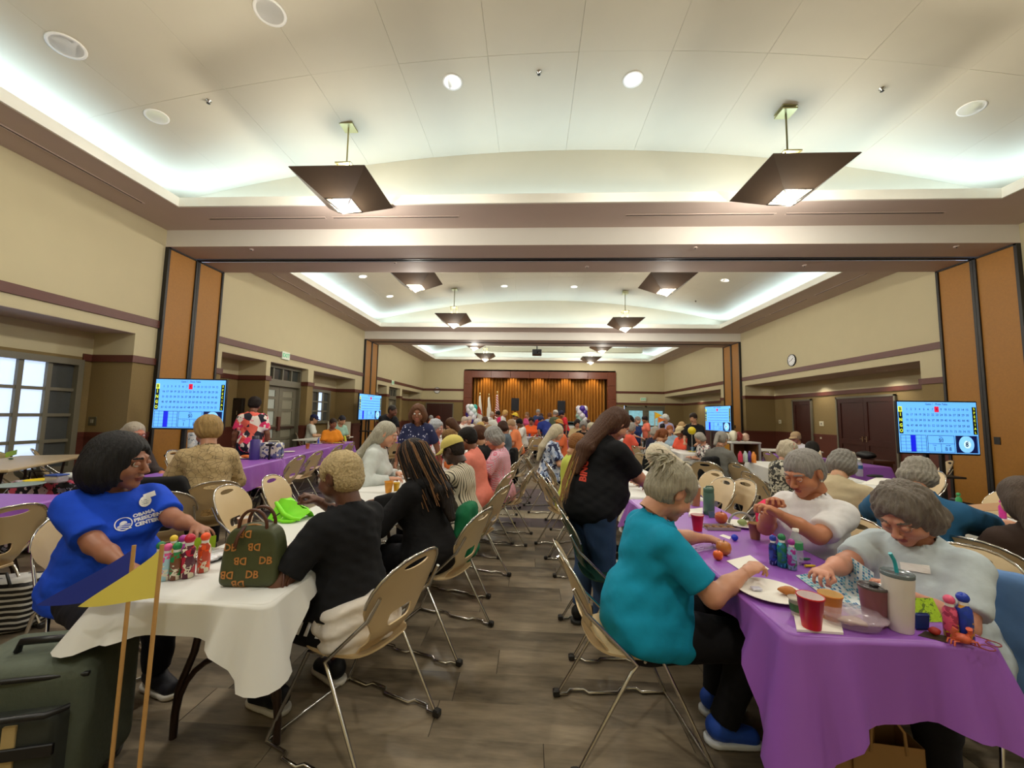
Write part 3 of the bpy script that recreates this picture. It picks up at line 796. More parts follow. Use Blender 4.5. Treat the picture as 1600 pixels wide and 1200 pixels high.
# ---- pendants
SHADE = M('#4a3d31', .35, noise=.08, spec=.4); BRASS = M('#b0a97a', .3, metal=.8, noise=0); DIFF = M('#ffe6c0', .4, noise=.1, scale=30, emit=1.15)
def make_pendant():
    g = thing('pendant_lamp', 'x', 'pendant lamp')
    R = .54; b = .2; dz = .26
    s = MB()
    o_ = [(-R, -R), (R, -R), (R, R), (-R, R)]; i_ = [(-b, -b), (b, -b), (b, b), (-b, b)]
    v = [(x, y, 0) for x, y in o_] + [(x, y, -dz) for x, y in i_] + [(x * .985, y * .985, .015) for x, y in o_] + [(x * .96, y * .96, -dz + .012) for x, y in i_]
    f = []
    for k in range(4):
        j = (k + 1) % 4; f += [(k, k + 4, j + 4, j)[::-1], (8 + k, 8 + j, 12 + j, 12 + k)[::-1], (k, j, 8 + j, 8 + k)[::-1], (4 + k, 12 + k, 12 + j, 4 + j)[::-1]]
    s.add(v, f).build('shade', SHADE, g)
    d = MB(); h2 = .12
    q = [(x * .97, y * .97) for x, y in i_]
    v = [(x, y, -dz + .005) for x, y in q] + [(0, 0, -dz - h2)]
    d.add(v, [(0, 4, 1)[::-1], (1, 4, 2)[::-1], (2, 4, 3)[::-1], (3, 4, 0)[::-1], (0, 1, 2, 3)])
    D = d.build('diffuser', DIFF, g)
    m = MB()
    for k in range(4):
        A = Vector((*q[k], -dz + .003)); B = Vector((*q[(k + 1) % 4], -dz + .003)); T = Vector((0, 0, -dz - h2 - .002))
        m.tube([A, T], .012, 4); m.tube([A, B], .009, 4)
        for t_ in (.25, .5, .75):
            P = A.lerp(B, t_); m.tube([P, P.lerp(T, .62 + .2 * (t_ == .5))], .005, 4)
    m.build('muntin', BLACKM, D)
    f = MB(); f.bb(-.12, .12, -.12, .12, .34, .36)
    for x in (-.09, .09):
        for y in (-.09, .09): f.tube([(x, y, -.2), (x, y, .35)], .009, 6)
    f.build('bracket', BRASS, g)
    return g
pen0 = make_pendant()
plist = [(-2.85, 5.4, 'near left'), (3.55, 5.3, 'near right'), (-2.85, 1.6, 'overhead left'), (3.45, 1.6, 'overhead right')] 
for (px, py, lb) in ((650, 434, 'middle bay, front left'), (1041, 440, 'middle bay, front right'), (709, 497, 'middle bay, back left'), (977, 503, 'middle bay, back right'),
                     (741, 536, 'far bay, front left'), (941, 541, 'far bay, front right'), (758, 555, 'far bay, back left'), (923, 560, 'far bay, back right')):
    p = atZ(px, py, 4.84); plist.append((p.x, p.y, lb))
for i, (x, y, lb) in enumerate(plist):
    g = pen0 if i == 0 else copy_tree(pen0)
    g.location = (x, y, 4.86)
    tag(g, 'bronze square pendant lamp with glowing glass pyramid, ' + (lb + (' of the near vault' if i < 4 else '')), 'pendant lamp', 'square pendant lamps')
    zt = zvault(x)
    MB().tube([(0, 0, .36), (0, 0, zt - 4.86)], .012, 8).build('rod', BRASS, g)
    MB().bb(-.1, .1, -.1, .1, zt - 4.88, zt - 4.855).build('canopy', BRASS, g)
    for dz_, pw in ((-.45, 115), (.16, 34)):
        l = bpy.data.lights.new('pendant_glow', 'POINT'); l.energy = pw; l.color = WARM; l.shadow_soft_size = .12
        o = bpy.data.objects.new('pendant_glow', l); COL.objects.link(o); o.location = (x, y, 4.86 + dz_)
# projector and screen housing
p = atY(839, 551, 17.9); g = thing('projector', 'dark ceiling projector hanging before the stage', 'projector', p)
MB().bb(-.22, .22, -.2, .2, -.13, .13, bev=.02).build('case', M('#1c1d22', .4, noise=0), g)
MB().tube([(0, 0, .13), (0, 0, zvault(p.x) - p.z)], .025, 8).build('pole', BLACKM, g)
MB().lathe([(.06, 0), (.06, .04), (0, .045)], (.05, -.2, 0), 16, R=Matrix(((1, 0, 0), (0, 0, -1), (0, 1, 0)))).build('lens', BLK, g)
a, b = atY(762, 546, 20.5), atY(1003, 549, 20.5)
g = thing('screen_housing', 'long white projection screen housing hung across the far bay', 'projection screen', ((a.x + b.x) / 2, 20.5, a.z))
h_ = (b.x - a.x) / 2
MB().bb(-h_, h_, -.1, .1, -.12, .12, bev=.01).build('case', M('#d5d8c4', .5, noise=0), g)
for x in (-h_ * .8, 0, h_ * .8): MB().tube([(x, 0, .12), (x, 0, zvault(x + g.location.x) - a.z)], .008, 6).build('hanger', BLACKM, g)
# ================================================================ FIGURES: implicit surfaces meshed once per figure
def V3(*a): return np.array(a, dtype=np.float32)
def rc(P, a, b, ra, rb):
    """tapered capsule"""
    a = np.asarray(a, np.float32); b = np.asarray(b, np.float32); d = b - a
    t = np.clip(((P - a) @ d) / max(float(d @ d), 1e-8), 0, 1)
    return np.linalg.norm(P - a - t[:, None] * d, axis=1) - (ra + (rb - ra) * t)
def el(P, c, r, R=None):
    q = P - np.asarray(c, np.float32)
    if R is not None: q = q @ R           # columns of R are the local axes
    r = np.asarray(r, np.float32)
    k0 = np.linalg.norm(q / r, axis=1); k1 = np.linalg.norm(q / (r * r), axis=1) + 1e-9
    return k0 * (k0 - 1) / k1
def smin(a, b, k):
    h = np.clip(.5 + .5 * (b - a) / k, 0, 1)
    return b + (a - b) * h - k * h * (1 - h)
def smax(a, b, k): return -smin(-a, -b, k)
def wob(P, amp, f, seed):
    r = np.random.RandomState(seed); d = 0
    for i in range(4):
        w_ = r.randn(3) * f * (1 + .6 * i); d = d + np.sin(P @ w_.astype(np.float32) + r.rand() * 6) / (1 + .5 * i)
    return d * amp * .5
def mesh_sdf(fn, lo, hi, h):
    lo = np.asarray(lo, np.float32); hi = np.asarray(hi, np.float32)
    nb = np.maximum(1, np.ceil((hi - lo) / (4 * h)).astype(int)); n = nb * 4 + 1
    bc = [lo[i] + (np.arange(nb[i]) * 4 + 2) * h for i in range(3)]
    C = np.stack(np.meshgrid(*bc, indexing='ij'), -1).reshape(-1, 3).astype(np.float32)
    dc = fn(C).reshape(nb); act = np.abs(dc) < 5.6 * h
    val = np.where(dc > 0, 1., -1.).astype(np.float32)
    full = np.ones(n, np.float32)
    rep = np.repeat(np.repeat(np.repeat(val, 4, 0), 4, 1), 4, 2); full[:-1, :-1, :-1] = rep
    m = np.zeros(n, bool); ra = np.repeat(np.repeat(np.repeat(act, 4, 0), 4, 1), 4, 2)
    for dx in (0, 1):
        for dy in (0, 1):
            for dz in (0, 1):
                m[dx:n[0] - 1 + dx, dy:n[1] - 1 + dy, dz:n[2] - 1 + dz] |= ra
    I = np.argwhere(m); full[m] = fn((lo + I * h).astype(np.float32))
    ins = full < 0
    cn = n - 1
    s = np.zeros(cn, np.int8)
    for dx in (0, 1):
        for dy in (0, 1):
            for dz in (0, 1): s += ins[dx:dx + cn[0], dy:dy + cn[1], dz:dz + cn[2]]
    cells = np.argwhere((s > 0) & (s < 8))
    if len(cells) == 0: return np.zeros((0, 3)), np.zeros((0, 4), int)
    acc = np.zeros((len(cells), 3)); cnt = np.zeros(len(cells))
    offs = [np.array(o) for o in [(0, 0, 0), (1, 0, 0), (0, 1, 0), (1, 1, 0), (0, 0, 1), (1, 0, 1), (0, 1, 1), (1, 1, 1)]]
    E = [(0, 1), (2, 3), (4, 5), (6, 7), (0, 2), (1, 3), (4, 6), (5, 7), (0, 4), (1, 5), (2, 6), (3, 7)]
    cv = [full[tuple((cells + o).T)] for o in offs]
    for a, b in E:
        va, vb = cv[a], cv[b]; x = (va < 0) != (vb < 0)
        t = np.where(x, va / np.where(x, va - vb, 1), 0); t = np.clip(t, 0, 1)
        p = offs[a] + t[:, None] * (offs[b] - offs[a]); acc[x] += p[x]; cnt[x] += 1
    V = lo + (cells + acc / cnt[:, None]) * h
    idx = -np.ones(cn, np.int64); idx[tuple(cells.T)] = np.arange(len(cells))
    Q = []
    for ax in range(3):
        o1, o2 = [(1, 2), (2, 0), (0, 1)][ax]
        sl0 = [slice(1, -1)] * 3; sl0[ax] = slice(0, -1); sl1 = list(sl0); sl1[ax] = slice(1, None)
        A = ins[tuple(sl0)]; B = ins[tuple(sl1)]
        g = np.argwhere(A != B)
        if len(g) == 0: continue
        fl = A[tuple(g.T)]
        g = g + 1; g[:, ax] -= 1
        e1 = np.zeros(3, int); e1[o1] = 1; e2 = np.zeros(3, int); e2[o2] = 1
        q = np.stack([idx[tuple((g - e1 - e2).T)], idx[tuple((g - e2).T)], idx[tuple(g.T)], idx[tuple((g - e1).T)]], 1)
        q[~fl] = q[~fl][:, ::-1]; Q.append(q)
    Q = np.concatenate(Q); Q = Q[(Q >= 0).all(1)]
    return V, Q
def np_mesh(name, V, Q, mats, parent=None, mi=None):
    me = bpy.data.meshes.new(name)
    me.vertices.add(len(V)); me.vertices.foreach_set('co', np.asarray(V, np.float32).ravel())
    nq = len(Q); k = Q.shape[1] if nq else 4
    me.loops.add(nq * k); me.loops.foreach_set('vertex_index', np.asarray(Q, np.int32).ravel())
    me.polygons.add(nq); me.polygons.foreach_set('loop_start', np.arange(nq, dtype=np.int32) * k)
    me.polygons.foreach_set('loop_total', np.full(nq, k, np.int32))
    me.update(calc_edges=True)
    for m_ in (mats if isinstance(mats, (list, tuple)) else [mats]): me.materials.append(m_)
    if mi is not None: me.polygons.foreach_set('material_index', np.asarray(mi, np.int32))
    me.polygons.foreach_set('use_smooth', np.ones(nq, bool))
    o = bpy.data.objects.new(name, me); link(o, parent); return o

# ---- head template (origin between the ears, looks along +y)
def head_fn(P, male=False, old=False):
    X = np.abs(P[:, 0:1]); S = np.concatenate([X, P[:, 1:]], 1)      # mirrored
    d = el(P, (0, -.014, .032), (.074, .093, .083))
    jw = .060 if male else .055
    d = smin(d, el(P, (0, .026, -.034), (jw, .062, .076)), .03)
    d = smin(d, el(P, (0, .068, -.092), (.022, .020, .018)), .03)
    d = smin(d, rc(S, (.040, .060, -.028), (.05, .035, -.05), .022, .02), .03)
    d = smin(d, rc(S, (.012, .087, .030), (.045, .073, .026), .009, .008), .018)
    d = smax(d, -el(S, (.031, .103, .006), (.021, .016, .014)), .014)
    d = smin(d, rc(P, (0, .088, .012), (0, .110, -.026), .0065, .0115), .014)
    d = smin(d, el(S, (.0125, .102, -.031), (.0085, .010, .0075)), .008)
    d = smin(d, el(P, (0, .0885, -.0545), (.024, .0095, .0062)), .006)
    d = smin(d, el(P, (0, .0865, -.0665), (.019, .0095, .0068)), .006)
    d = smax(d, -rc(P, (-.02, .099, -.0605), (.02, .099, -.0605), .003, .003), .004)
    d = smin(d, el(S, (.078, -.010, -.004), (.009, .019, .032)), .006)
    d = smax(d, -el(S, (.088, -.004, .002), (.006, .009, .014)), .006)
    d = smin(d, rc(P, (0, -.022, -.05), (0, -.045, -.20), .053 if not male else .06, .056 if not male else .063), .03)
    if old: d = d + wob(P, .0018, 180, 3)
    return d
HEADS = {}
def head_mesh(h, male):
    k = (h, male)
    if k not in HEADS:
        HEADS[k] = mesh_sdf(lambda P: head_fn(P, male), (-.11, -.13, -.21), (.11, .15, .14), h)
    V, Q = HEADS[k]
    c = V[Q].mean(1)
    mi = np.zeros(len(Q), np.int32)
    lips = (np.abs(c[:, 0]) < .0235) & (c[:, 1] > .084) & (((c[:, 2] + .0605) / .0125) ** 2 + (c[:, 0] / .0245) ** 2 < 1)
    mi[lips] = 1
    brow = (np.abs(np.abs(c[:, 0]) - .031) < .019) & (np.abs(c[:, 2] - .0285 - .004 * np.cos((np.abs(c[:, 0]) - .031) * 80)) < .0038) & (c[:, 1] > .05)
    mi[brow] = 2
    return V, Q, mi
# ---- hand template: wrist at origin, fingers along +y, palm faces -z, thumb towards -x (a right hand, palm down)
HANDS = {}
def hand_fn(P, curl):
    d = el(P, (0, .045, -.004), (.040, .05, .0145))
    d = smin(d, rc(P, (0, -.02, 0), (0, .03, -.002), .027, .022), .02)
    for i, (x, y, L, r) in enumerate(((-.030, .083, .074, .0088), (-.010, .089, .083, .0090), (.011, .086, .077, .0085), (.030, .076, .060, .0076))):
        a = np.array((x, y - .02, -.002)); ang = curl * .55 + i * .03; b = a; sp = (x * .8) * (1 - curl * .4)
        for j, f in enumerate((.27 + .2, .3, .23)):
            nb_ = b + np.array((sp * f, math.cos(ang) * L * f, -math.sin(ang) * L * f)); r2 = r * (.95 - .12 * j)
            dd = rc(P, b, nb_, r * (1 - .1 * j), r2); d = smin(d, dd, .010 if j == 0 else .003)
            b = nb_; ang += curl * (1.15 - .2 * j)
    t0, t1, t2 = (-.022, .018, -.004), (-.050, .052, -.014 - .012 * curl), (-.052 + .022 * curl, .082, -.022 - .03 * curl)
    d = smin(d, rc(P, t0, t1, .014, .011), .012); d = smin(d, rc(P, t1, t2, .0105, .0085), .004)
    return d
def hand_mesh(h, curl):
    k = (h, curl)
    if k not in HANDS: HANDS[k] = mesh_sdf(lambda P: hand_fn(P, curl), (-.09, -.05, -.12), (.075, .20, .04), h)
    return HANDS[k]

def rotx(a): c, s = math.cos(a), math.sin(a); return np.array(((1, 0, 0), (0, c, -s), (0, s, c)))
def rotz(a): c, s = math.cos(a), math.sin(a); return np.array(((c, -s, 0), (s, c, 0), (0, 0, 1)))
def roty(a): c, s = math.cos(a), math.sin(a); return np.array(((c, 0, s), (0, 1, 0), (-s, 0, c)))
def unit(v): v = np.asarray(v, float); return v / (np.linalg.norm(v) + 1e-9)

def hair_fn(style, vol=0.0, seed=0, fringe=.5):
    """hair in head space"""
    def strand(P, a, n):
        th = np.arctan2(P[:, 0], P[:, 1] + .02); return a * np.sin(th * n + 6 * np.sin(P[:, 2] * 14 + seed) + np.sin(P[:, 1] * 30) * 2)
    def face(P, w_=.064, top=.058, deep=.115):
        return el(P, (0, .13, top - .115), (w_, .088, deep))
    def f(P):
        v = vol
        d = el(P, (0, -.020, .034), (.083 + v, .100 + v, .089 + v))
        if style in ('short', 'curly', 'bun', 'pony', 'buzz', 'pulled'):
            if style == 'buzz': d = el(P, (0, -.018, .033), (.081 + v, .098 + v, .089 + v))
            d = smin(d, el(P, (0, -.050, -.025), (.072 + v, .060 + v * .6, .062)), .03)
            d = smax(d, -face(P, .068, .066 - .015 * (style == 'curly')), .010)
            X = np.abs(P[:, 0:1]); S = np.concatenate([X, P[:, 1:]], 1)
            if style in ('bun', 'pony', 'pulled', 'buzz'): d = smax(d, -el(S, (.085, .005, -.02), (.03, .035, .05)), .01)
            else: d = smax(d, -el(S, (.09, .022, -.03), (.028, .03, .045)), .01)
            if style == 'bun': d = smin(d, el(P, (0, -.10, .085), (.045, .04, .04)), .012)
            if style == 'pony':
                d = smin(d, rc(P, (0, -.10, .02), (0, -.145, .0), .026, .03), .012); d = smin(d, rc(P, (0, -.145, .0), (.0, -.165, -.16), .032, .026), .012)
        elif style in ('bob', 'bigbob'):
            b = .012 if style == 'bigbob' else 0
            d = smin(d, el(P, (0, -.030, -.035), (.102 + v + b, .090 + v, .105 + b)), .03)
            d = smax(d, -face(P, .066, .060, .15), .010)
            d = smax(d, -(P[:, 2] + .128 + b), .012)
            d = smax(d, -rc(P, (0, .02, -.06), (0, .02, -.3), .056, .075), .01)
        elif style in ('long', 'verylong'):
            d = smin(d, el(P, (0, -.040, -.04), (.092 + v, .074 + v, .10)), .03)
            d = smax(d, -face(P, .066, .060, .15), .010)
            d = smax(d, -rc(P, (0, .03, -.06), (0, .03, -.3), .058, .075), .01)
        elif style == 'wavy':
            d = el(P, (0, -.02, .04), (.095 + v, .105 + v, .092 + v))
            d = smin(d, el(P, (0, -.035, -.03), (.112 + v, .09, .085)), .03)
            d = smax(d, -face(P, .064, .070, .14), .012)
            d = smax(d, -rc(P, (0, .02, -.09), (0, .02, -.3), .06, .075), .01)
        if style in ('curly',): d = d + .0055 * np.sin(P[:, 0] * 210 + seed) * np.sin(P[:, 1] * 210) * np.sin(P[:, 2] * 210)
        elif style == 'buzz': d = d + .0052 * np.sin(P[:, 0] * 270 + np.sin(P[:, 2] * 80) * 2) * np.sin(P[:, 1] * 270 + np.sin(P[:, 0] * 90)) * np.sin(P[:, 2] * 270)
        elif style == 'wavy': d = d + strand(P, .0028, 19) + wob(P, .006, 42, seed) + wob(P, .0022, 130, seed + 1)
        elif style in ('bob', 'bigbob', 'long', 'verylong'): d = d + strand(P, .0022, 26)
        else: d = d + strand(P, .002, 22) + wob(P, .002, 60, seed)
        return d
    lo = {'verylong': (-.15, -.2, -.2), 'long': (-.15, -.2, -.2), 'pony': (-.13, -.22, -.22), 'bob': (-.14, -.16, -.17), 'bigbob': (-.16, -.18, -.18), 'wavy': (-.16, -.17, -.15)}.get(style, (-.13, -.18, -.12))
    return f, lo, (-lo[0], .16, .18)
HAIRC = {}

PEOPLE = []
EYEW = M('#e8e4de', .25, noise=0, spec=.6); IRIS = M('#2c1c12', .2, noise=0, spec=.7)
def person(name_label, x, y, face, ztop=None, pose='sit', lod=1, skin_c='#c99a78', hair=('short', '#8a8580', 0.0), shirt=None, pants=None,
           sleeve='short', lean=5, hyaw=0, hpitch=-12, g=1.0, hands=None, whands=None, curl=(.5, .5), twist=0, side=0, glasses=False, hat=None, shoes=None, lips='#a05a4e',
           male=False, neck=.07, vneck=0, legs=None, pants_cut=.1, group=None, chair=None, extras=None, fold=1.0, seed=None, hem=None, pout=.55, roll=0, hscale=1.05, belly=0):
    seed = len(PEOPLE) + 5 if seed is None else seed
    h = {0: .0125, 1: .022, 2: .034}[lod]; hh = {0: .0052, 1: .011, 2: .019}[lod]
    base = 1.335 if pose == 'sit' else 1.715
    s = (ztop / base) if ztop else 1.0
    root = thing('person', name_label, 'person', (x, y, 0), math.radians(face), group); root.scale = (s, s, s)
    PEOPLE.append(root)
    l = math.radians(lean); sd = math.radians(side); tw = math.radians(twist)
    hz = .54 if pose == 'sit' else .92
    R = roty(sd) @ rotx(-l) @ rotz(tw)            # torso frame
    O = np.array((0, 0, hz))
    T = lambda p: O + R @ np.asarray(p, float)
    Rf = R.astype(np.float32)
    SH = (.165 if male else .150) * (.65 + .35 * g)
    hp = T((0, .0, .70 if not male else .71)); hy = math.radians(hyaw); hpi = math.radians(hpitch); hr = math.radians(roll)
    HR = R @ rotz(hy) @ rotx(hpi) @ roty(hr); hp = hp + R @ np.array((0, .03 + .0012 * max(0, -hpitch), 0))
    # arms
    if whands:
        Rm_ = rotz(-math.radians(face)); hands = [tuple(Rm_ @ (np.array(p_, float) - np.array((x, y, 0))) / s) for p_ in whands]
    hands = hands or ((-.16, .36, .76 if pose == 'sit' else .85), (.16, .36, .76 if pose == 'sit' else .85))
    arms = []
    for i, sx in enumerate((-1, 1)):
        S_ = T((sx * SH, 0, .462)); Tg = np.asarray(hands[i], float)
        L1, L2 = .285, .255; dv = Tg - S_; D = np.linalg.norm(dv); 
        if D > (L1 + L2) * .985: Tg = S_ + dv / D * (L1 + L2) * .985; dv = Tg - S_; D = np.linalg.norm(dv)
        D = max(D, .12); u_ = unit(dv); a_ = (L1 * L1 - L2 * L2 + D * D) / (2 * D); hgt = math.sqrt(max(0, L1 * L1 - a_ * a_))
        pole = np.array((sx * pout, -.45, -.8)); pole = unit(pole - u_ * (pole @ u_))
        Eb = S_ + u_ * a_ + pole * hgt; arms.append((S_, Eb, Tg))
    # legs
    if pose == 'sit':
        hips = [(sx * .095, -.01, .53) for sx in (-1, 1)]
        knees, ank = legs or ([(-.13, .42, .50), (.13, .42, .50)], [(-.14, .40, .09), (.14, .42, .09)])
    else:
        hips = [(sx * .095, 0, .90) for sx in (-1, 1)]
        knees, ank = legs or ([(-.10, .03, .49), (.10, .05, .49)], [(-.11, -.02, .09), (.11, .02, .09)])
    B = belly
    def torso(P, e):
        q = (P - O.astype(np.float32)) @ Rf
        d = el(q, (0, -.015, 0), (.168 * g + e, .128 * g + e, .14 + e))
        d = smin(d, el(q, (0, .015 + B * .5, .14), (.155 * g + e, (.122 + B) * g + e, .18 + e)), .07)
        d = smin(d, el(q, (0, .0, .36), ((.148 if not male else .155) * (.6 + .4 * g) + e, .108 * g + e, .17 + e)), .06)
        d = smin(d, rc(q, (-SH + .035, -.012, .455), (SH - .035, -.012, .455), .050 + e, .050 + e), .06)
        d = smin(d, rc(q, (0, -.02, .48), (0, .0, .56), .080 + e, .055 + e), .07)
        if not male:
            S = np.concatenate([np.abs(q[:, :1]), q[:, 1:]], 1)
            d = smin(d, el(S, (.075, .085 * g, .315), (.070 * g + e, .062 * g + e, .068 + e)), .05)
        return d, q
    ga = .6 + .4 * g
    def armfn(P, e, i, lower=True, upper=True):
        S_, Eb, Wr = arms[i]; d = None
        if upper: d = rc(P, S_, Eb, .051 * ga + e, .044 * ga + e)
        if lower:
            d2 = rc(P, Eb, Eb + (Wr - Eb) * .45, .042 * ga + e, .039 * ga + e); d2 = smin(d2, rc(P, Eb + (Wr - Eb) * .45, Wr, .039 * ga + e, .024 + e), .02)
            d = d2 if d is None else smin(d, d2, .02)
        return d
    def legfn(P, e, i):
        d = rc(P, hips[i], knees[i], .095 * g + e, .066 * (.6 + .4 * g) + e)
        a, b = np.asarray(knees[i], float), np.asarray(ank[i], float)
        d2 = rc(P, a, a + (b - a) * .3, .062 * (.6 + .4 * g) + e, .060 * (.6 + .4 * g) + e)
        d2 = smin(d2, rc(P, a + (b - a) * .3, b, .060 * (.6 + .4 * g) + e, (.038 if e < 0 else .05) + e), .03)
        return smin(d, d2, .03)
    pts = [np.asarray(p) for a in arms for p in a] + [np.asarray(p) for p in knees] + [np.asarray(p) for p in ank] + [T((0, .25 * g, .3)), T((0, -.2 * g, 0)), T((-.27 * g, 0, .1)), T((.27 * g, 0, .1)), hp]
    lo = np.min(pts, 0) - .12; hi = np.max(pts, 0) + .12
    # ---- body (skin)
    def body(P):
        d, q = torso(P, -.014)
        for i in (0, 1): d = smin(d, armfn(P, -.001, i), .03)
        for i in (0, 1): d = np.minimum(d, legfn(P, -.022, i))
        npnt = np.asarray(T((0, -.01, .52))); tip = hp + HR @ np.array((0, -.04, -.12))
        d = smin(d, rc(P, npnt, tip, .056, .050), .035)
        return d
    Vb, Qb = mesh_sdf(body, lo, hi, h * 1.2); Mb = np.zeros(len(Qb), np.int32)
    parts = [(Vb, Qb, Mb)]
    Vh, Qh, Mh = head_mesh(hh, male); hs = hscale
    keep = Vh[:, 2] > -.13; fk = keep[Qh].all(1)
    parts.append(((Vh * hs) @ HR.T + hp, Qh[fk], Mh[fk]))
    for i, sx in enumerate((-1, 1)):
        S_, Eb, Wr = arms[i]; fdir = unit(Wr - Eb); up = np.array((0, 0, 1.)) if pose == 'sit' or abs(fdir[2]) < .8 else np.array((sx * 1., 0, 0))
        if abs(fdir[2]) > .85: up = np.array((0, 1., 0)) if fdir[2] > 0 else np.array((sx * 1., .3, 0))
        fd = unit(fdir * np.array((1, 1, .5)) + np.array((0, 0, -.05))) if pose == 'sit' and fdir[2] < -.1 else fdir
        yv = fd; zv = unit(up - yv * (up @ yv)); xv = np.cross(yv, zv)
        Vn, Qn = hand_mesh(max(hh * .9, .0044) if lod < 2 else .013, curl[i]); Vn = Vn.copy(); Qn_ = Qn
        if sx < 0: Vn[:, 0] *= -1; Qn_ = Qn[:, ::-1]
        parts.append((Vn[:, :1] * xv + Vn[:, 1:2] * yv + Vn[:, 2:] * zv + Wr, Qn_, np.zeros(len(Qn_), np.int32)))
    Vs = []; Qs = []; Ms = []; off = 0
    for V, Q, m_ in parts: Vs.append(V); Qs.append(Q + off); Ms.append(m_); off += len(V)
    skm = skin(skin_c); hc = hair[1]
    bm_ = np_mesh('body', np.concatenate(Vs), np.concatenate(Qs), [skm, M(lips, .4, noise=0), hairm(hc) if not male else hairm(hc)], root, np.concatenate(Ms))
    if lod <= 1:
        for sx in (-1, 1):
            e = MB(); c_ = hp + HR @ (np.array((sx * .0305, .0835, .006)) * hs); Rm = Matrix(HR.tolist())
            e.ball(c_, .0122 * hs, 12, 0, Rm); e.ball(c_ + HR @ np.array((0, .0085, -.002)) * hs, (.0052 * hs, .0042 * hs, .0052 * hs), 10, 1, Rm)
            e.build('eye', [EYEW, IRIS], root)
            if lod == 0:
                v = []; f = []; n1, n2 = 7, 9
                for a in range(n1 + 1):
                    ph = math.radians(-12 + 92 * a / n1)
                    for b in range(n2 + 1):
                        th = math.radians(-90 + 180 * b / n2); rr = .0134 * hs
                        v.append(c_ + HR @ np.array((rr * math.cos(ph) * math.sin(th), rr * math.cos(ph) * math.cos(th), rr * math.sin(ph))))
                for a in range(n1):
                    for b in range(n2): q_ = a * (n2 + 1) + b; f.append((q_, q_ + 1, q_ + n2 + 2, q_ + n2 + 1))
                mb_ = MB(); mb_.add([tuple(p) for p in v], f, 0, True); mb_.build('eyelid', skm, root)
    # ---- hair
    if hair[0] != 'none':
        st, hcol, vol = hair[:3]
        key = (st, vol, hh)
        if st in ('long', 'verylong'):
            fn, l_, h_ = hair_fn(st, vol, seed); hv = .0072 if lod == 0 else (.0125 if lod == 1 else .02)
            HRf = HR.astype(np.float32); hpf = hp.astype(np.float32)
            r0 = hp + HR @ np.array((0, -.075, -.01)) * hs; r1 = T((0, -.115 * g - .03, .43)); r2 = T((0, -.125 * g - .055, .22 if st == 'long' else .05))
            axx = (R @ np.array((1., 0, 0))).astype(np.float32)
            def hf(P):
                d = fn((P - hpf) @ HRf / hs) * hs
                Q_ = P - ((P - hpf) @ axx)[:, None] * axx * .42
                t_ = smin(rc(Q_, r0, r1, .060, .052), rc(Q_, r1, r2, .052, .022), .03)
                u_ = (P - hpf) @ axx
                return smin(d, t_ + .0022 * np.sin(u_ * 260 + 4 * np.sin(P[:, 2] * 9 + seed)), .03)
            b_ = np.array([r0, r1, r2, hp]); V, Q = mesh_sdf(hf, b_.min(0) - .17, b_.max(0) + .17, hv)
            np_mesh('hair', V, Q, hairm(hcol), root); Vh = None
        elif key not in HAIRC or lod == 0:
            fn, l_, h_ = hair_fn(st, vol, seed); hv = .0058 if lod == 0 else (.0115 if lod == 1 else .018)
            HAIRC[key] = mesh_sdf(fn, l_, h_, hv)
        if st not in ('long', 'verylong'):
            Vh, Qh = HAIRC[key]
            np_mesh('hair', (Vh * hs) @ HR.T + hp, Qh, (curlm if st in ('curly', 'buzz') else hairm)(hcol), root)
    if hat: make_hat(hat, hp, HR, hs, root, lod)
    if glasses:
        gm = MB()
        for sx in (-1, 1):
            c_ = np.array((sx * .033, .106, .003)); w2, h2 = .026, .019
            pl = [hp + HR @ (c_ + np.array((w2 * math.cos(t_), -.006 * abs(math.cos(t_)) * (1 if sx * math.cos(t_) > 0 else 0), h2 * math.sin(t_)))) for t_ in np.linspace(0, 2 * PI, 17)[:-1]]
            gm.tube(pl, .0014 if lod == 0 else .003, 6, closed=True)
            gm.tube([hp + HR @ np.array((sx * .058, .10, .008)), hp + HR @ np.array((sx * .078, .06, .008)), hp + HR @ np.array((sx * .084, -.01, .006)), hp + HR @ np.array((sx * .084, -.03, -.012))], .0014 if lod == 0 else .003, 6)
        gm.tube([hp + HR @ np.array((-.008, .108, .006)), hp + HR @ np.array((0, .112, .009)), hp + HR @ np.array((.008, .108, .006))], .0014, 6)
        gm.build('glasses', M(glasses if isinstance(glasses, str) else '#5b4a40', .25, metal=.3, noise=0), root)
    # ---- shirt
    hem = (-.075 if pose == 'sit' else -.14) if hem is None else hem
    SE = .012 + (.003 if sleeve != 'tight' else 0)
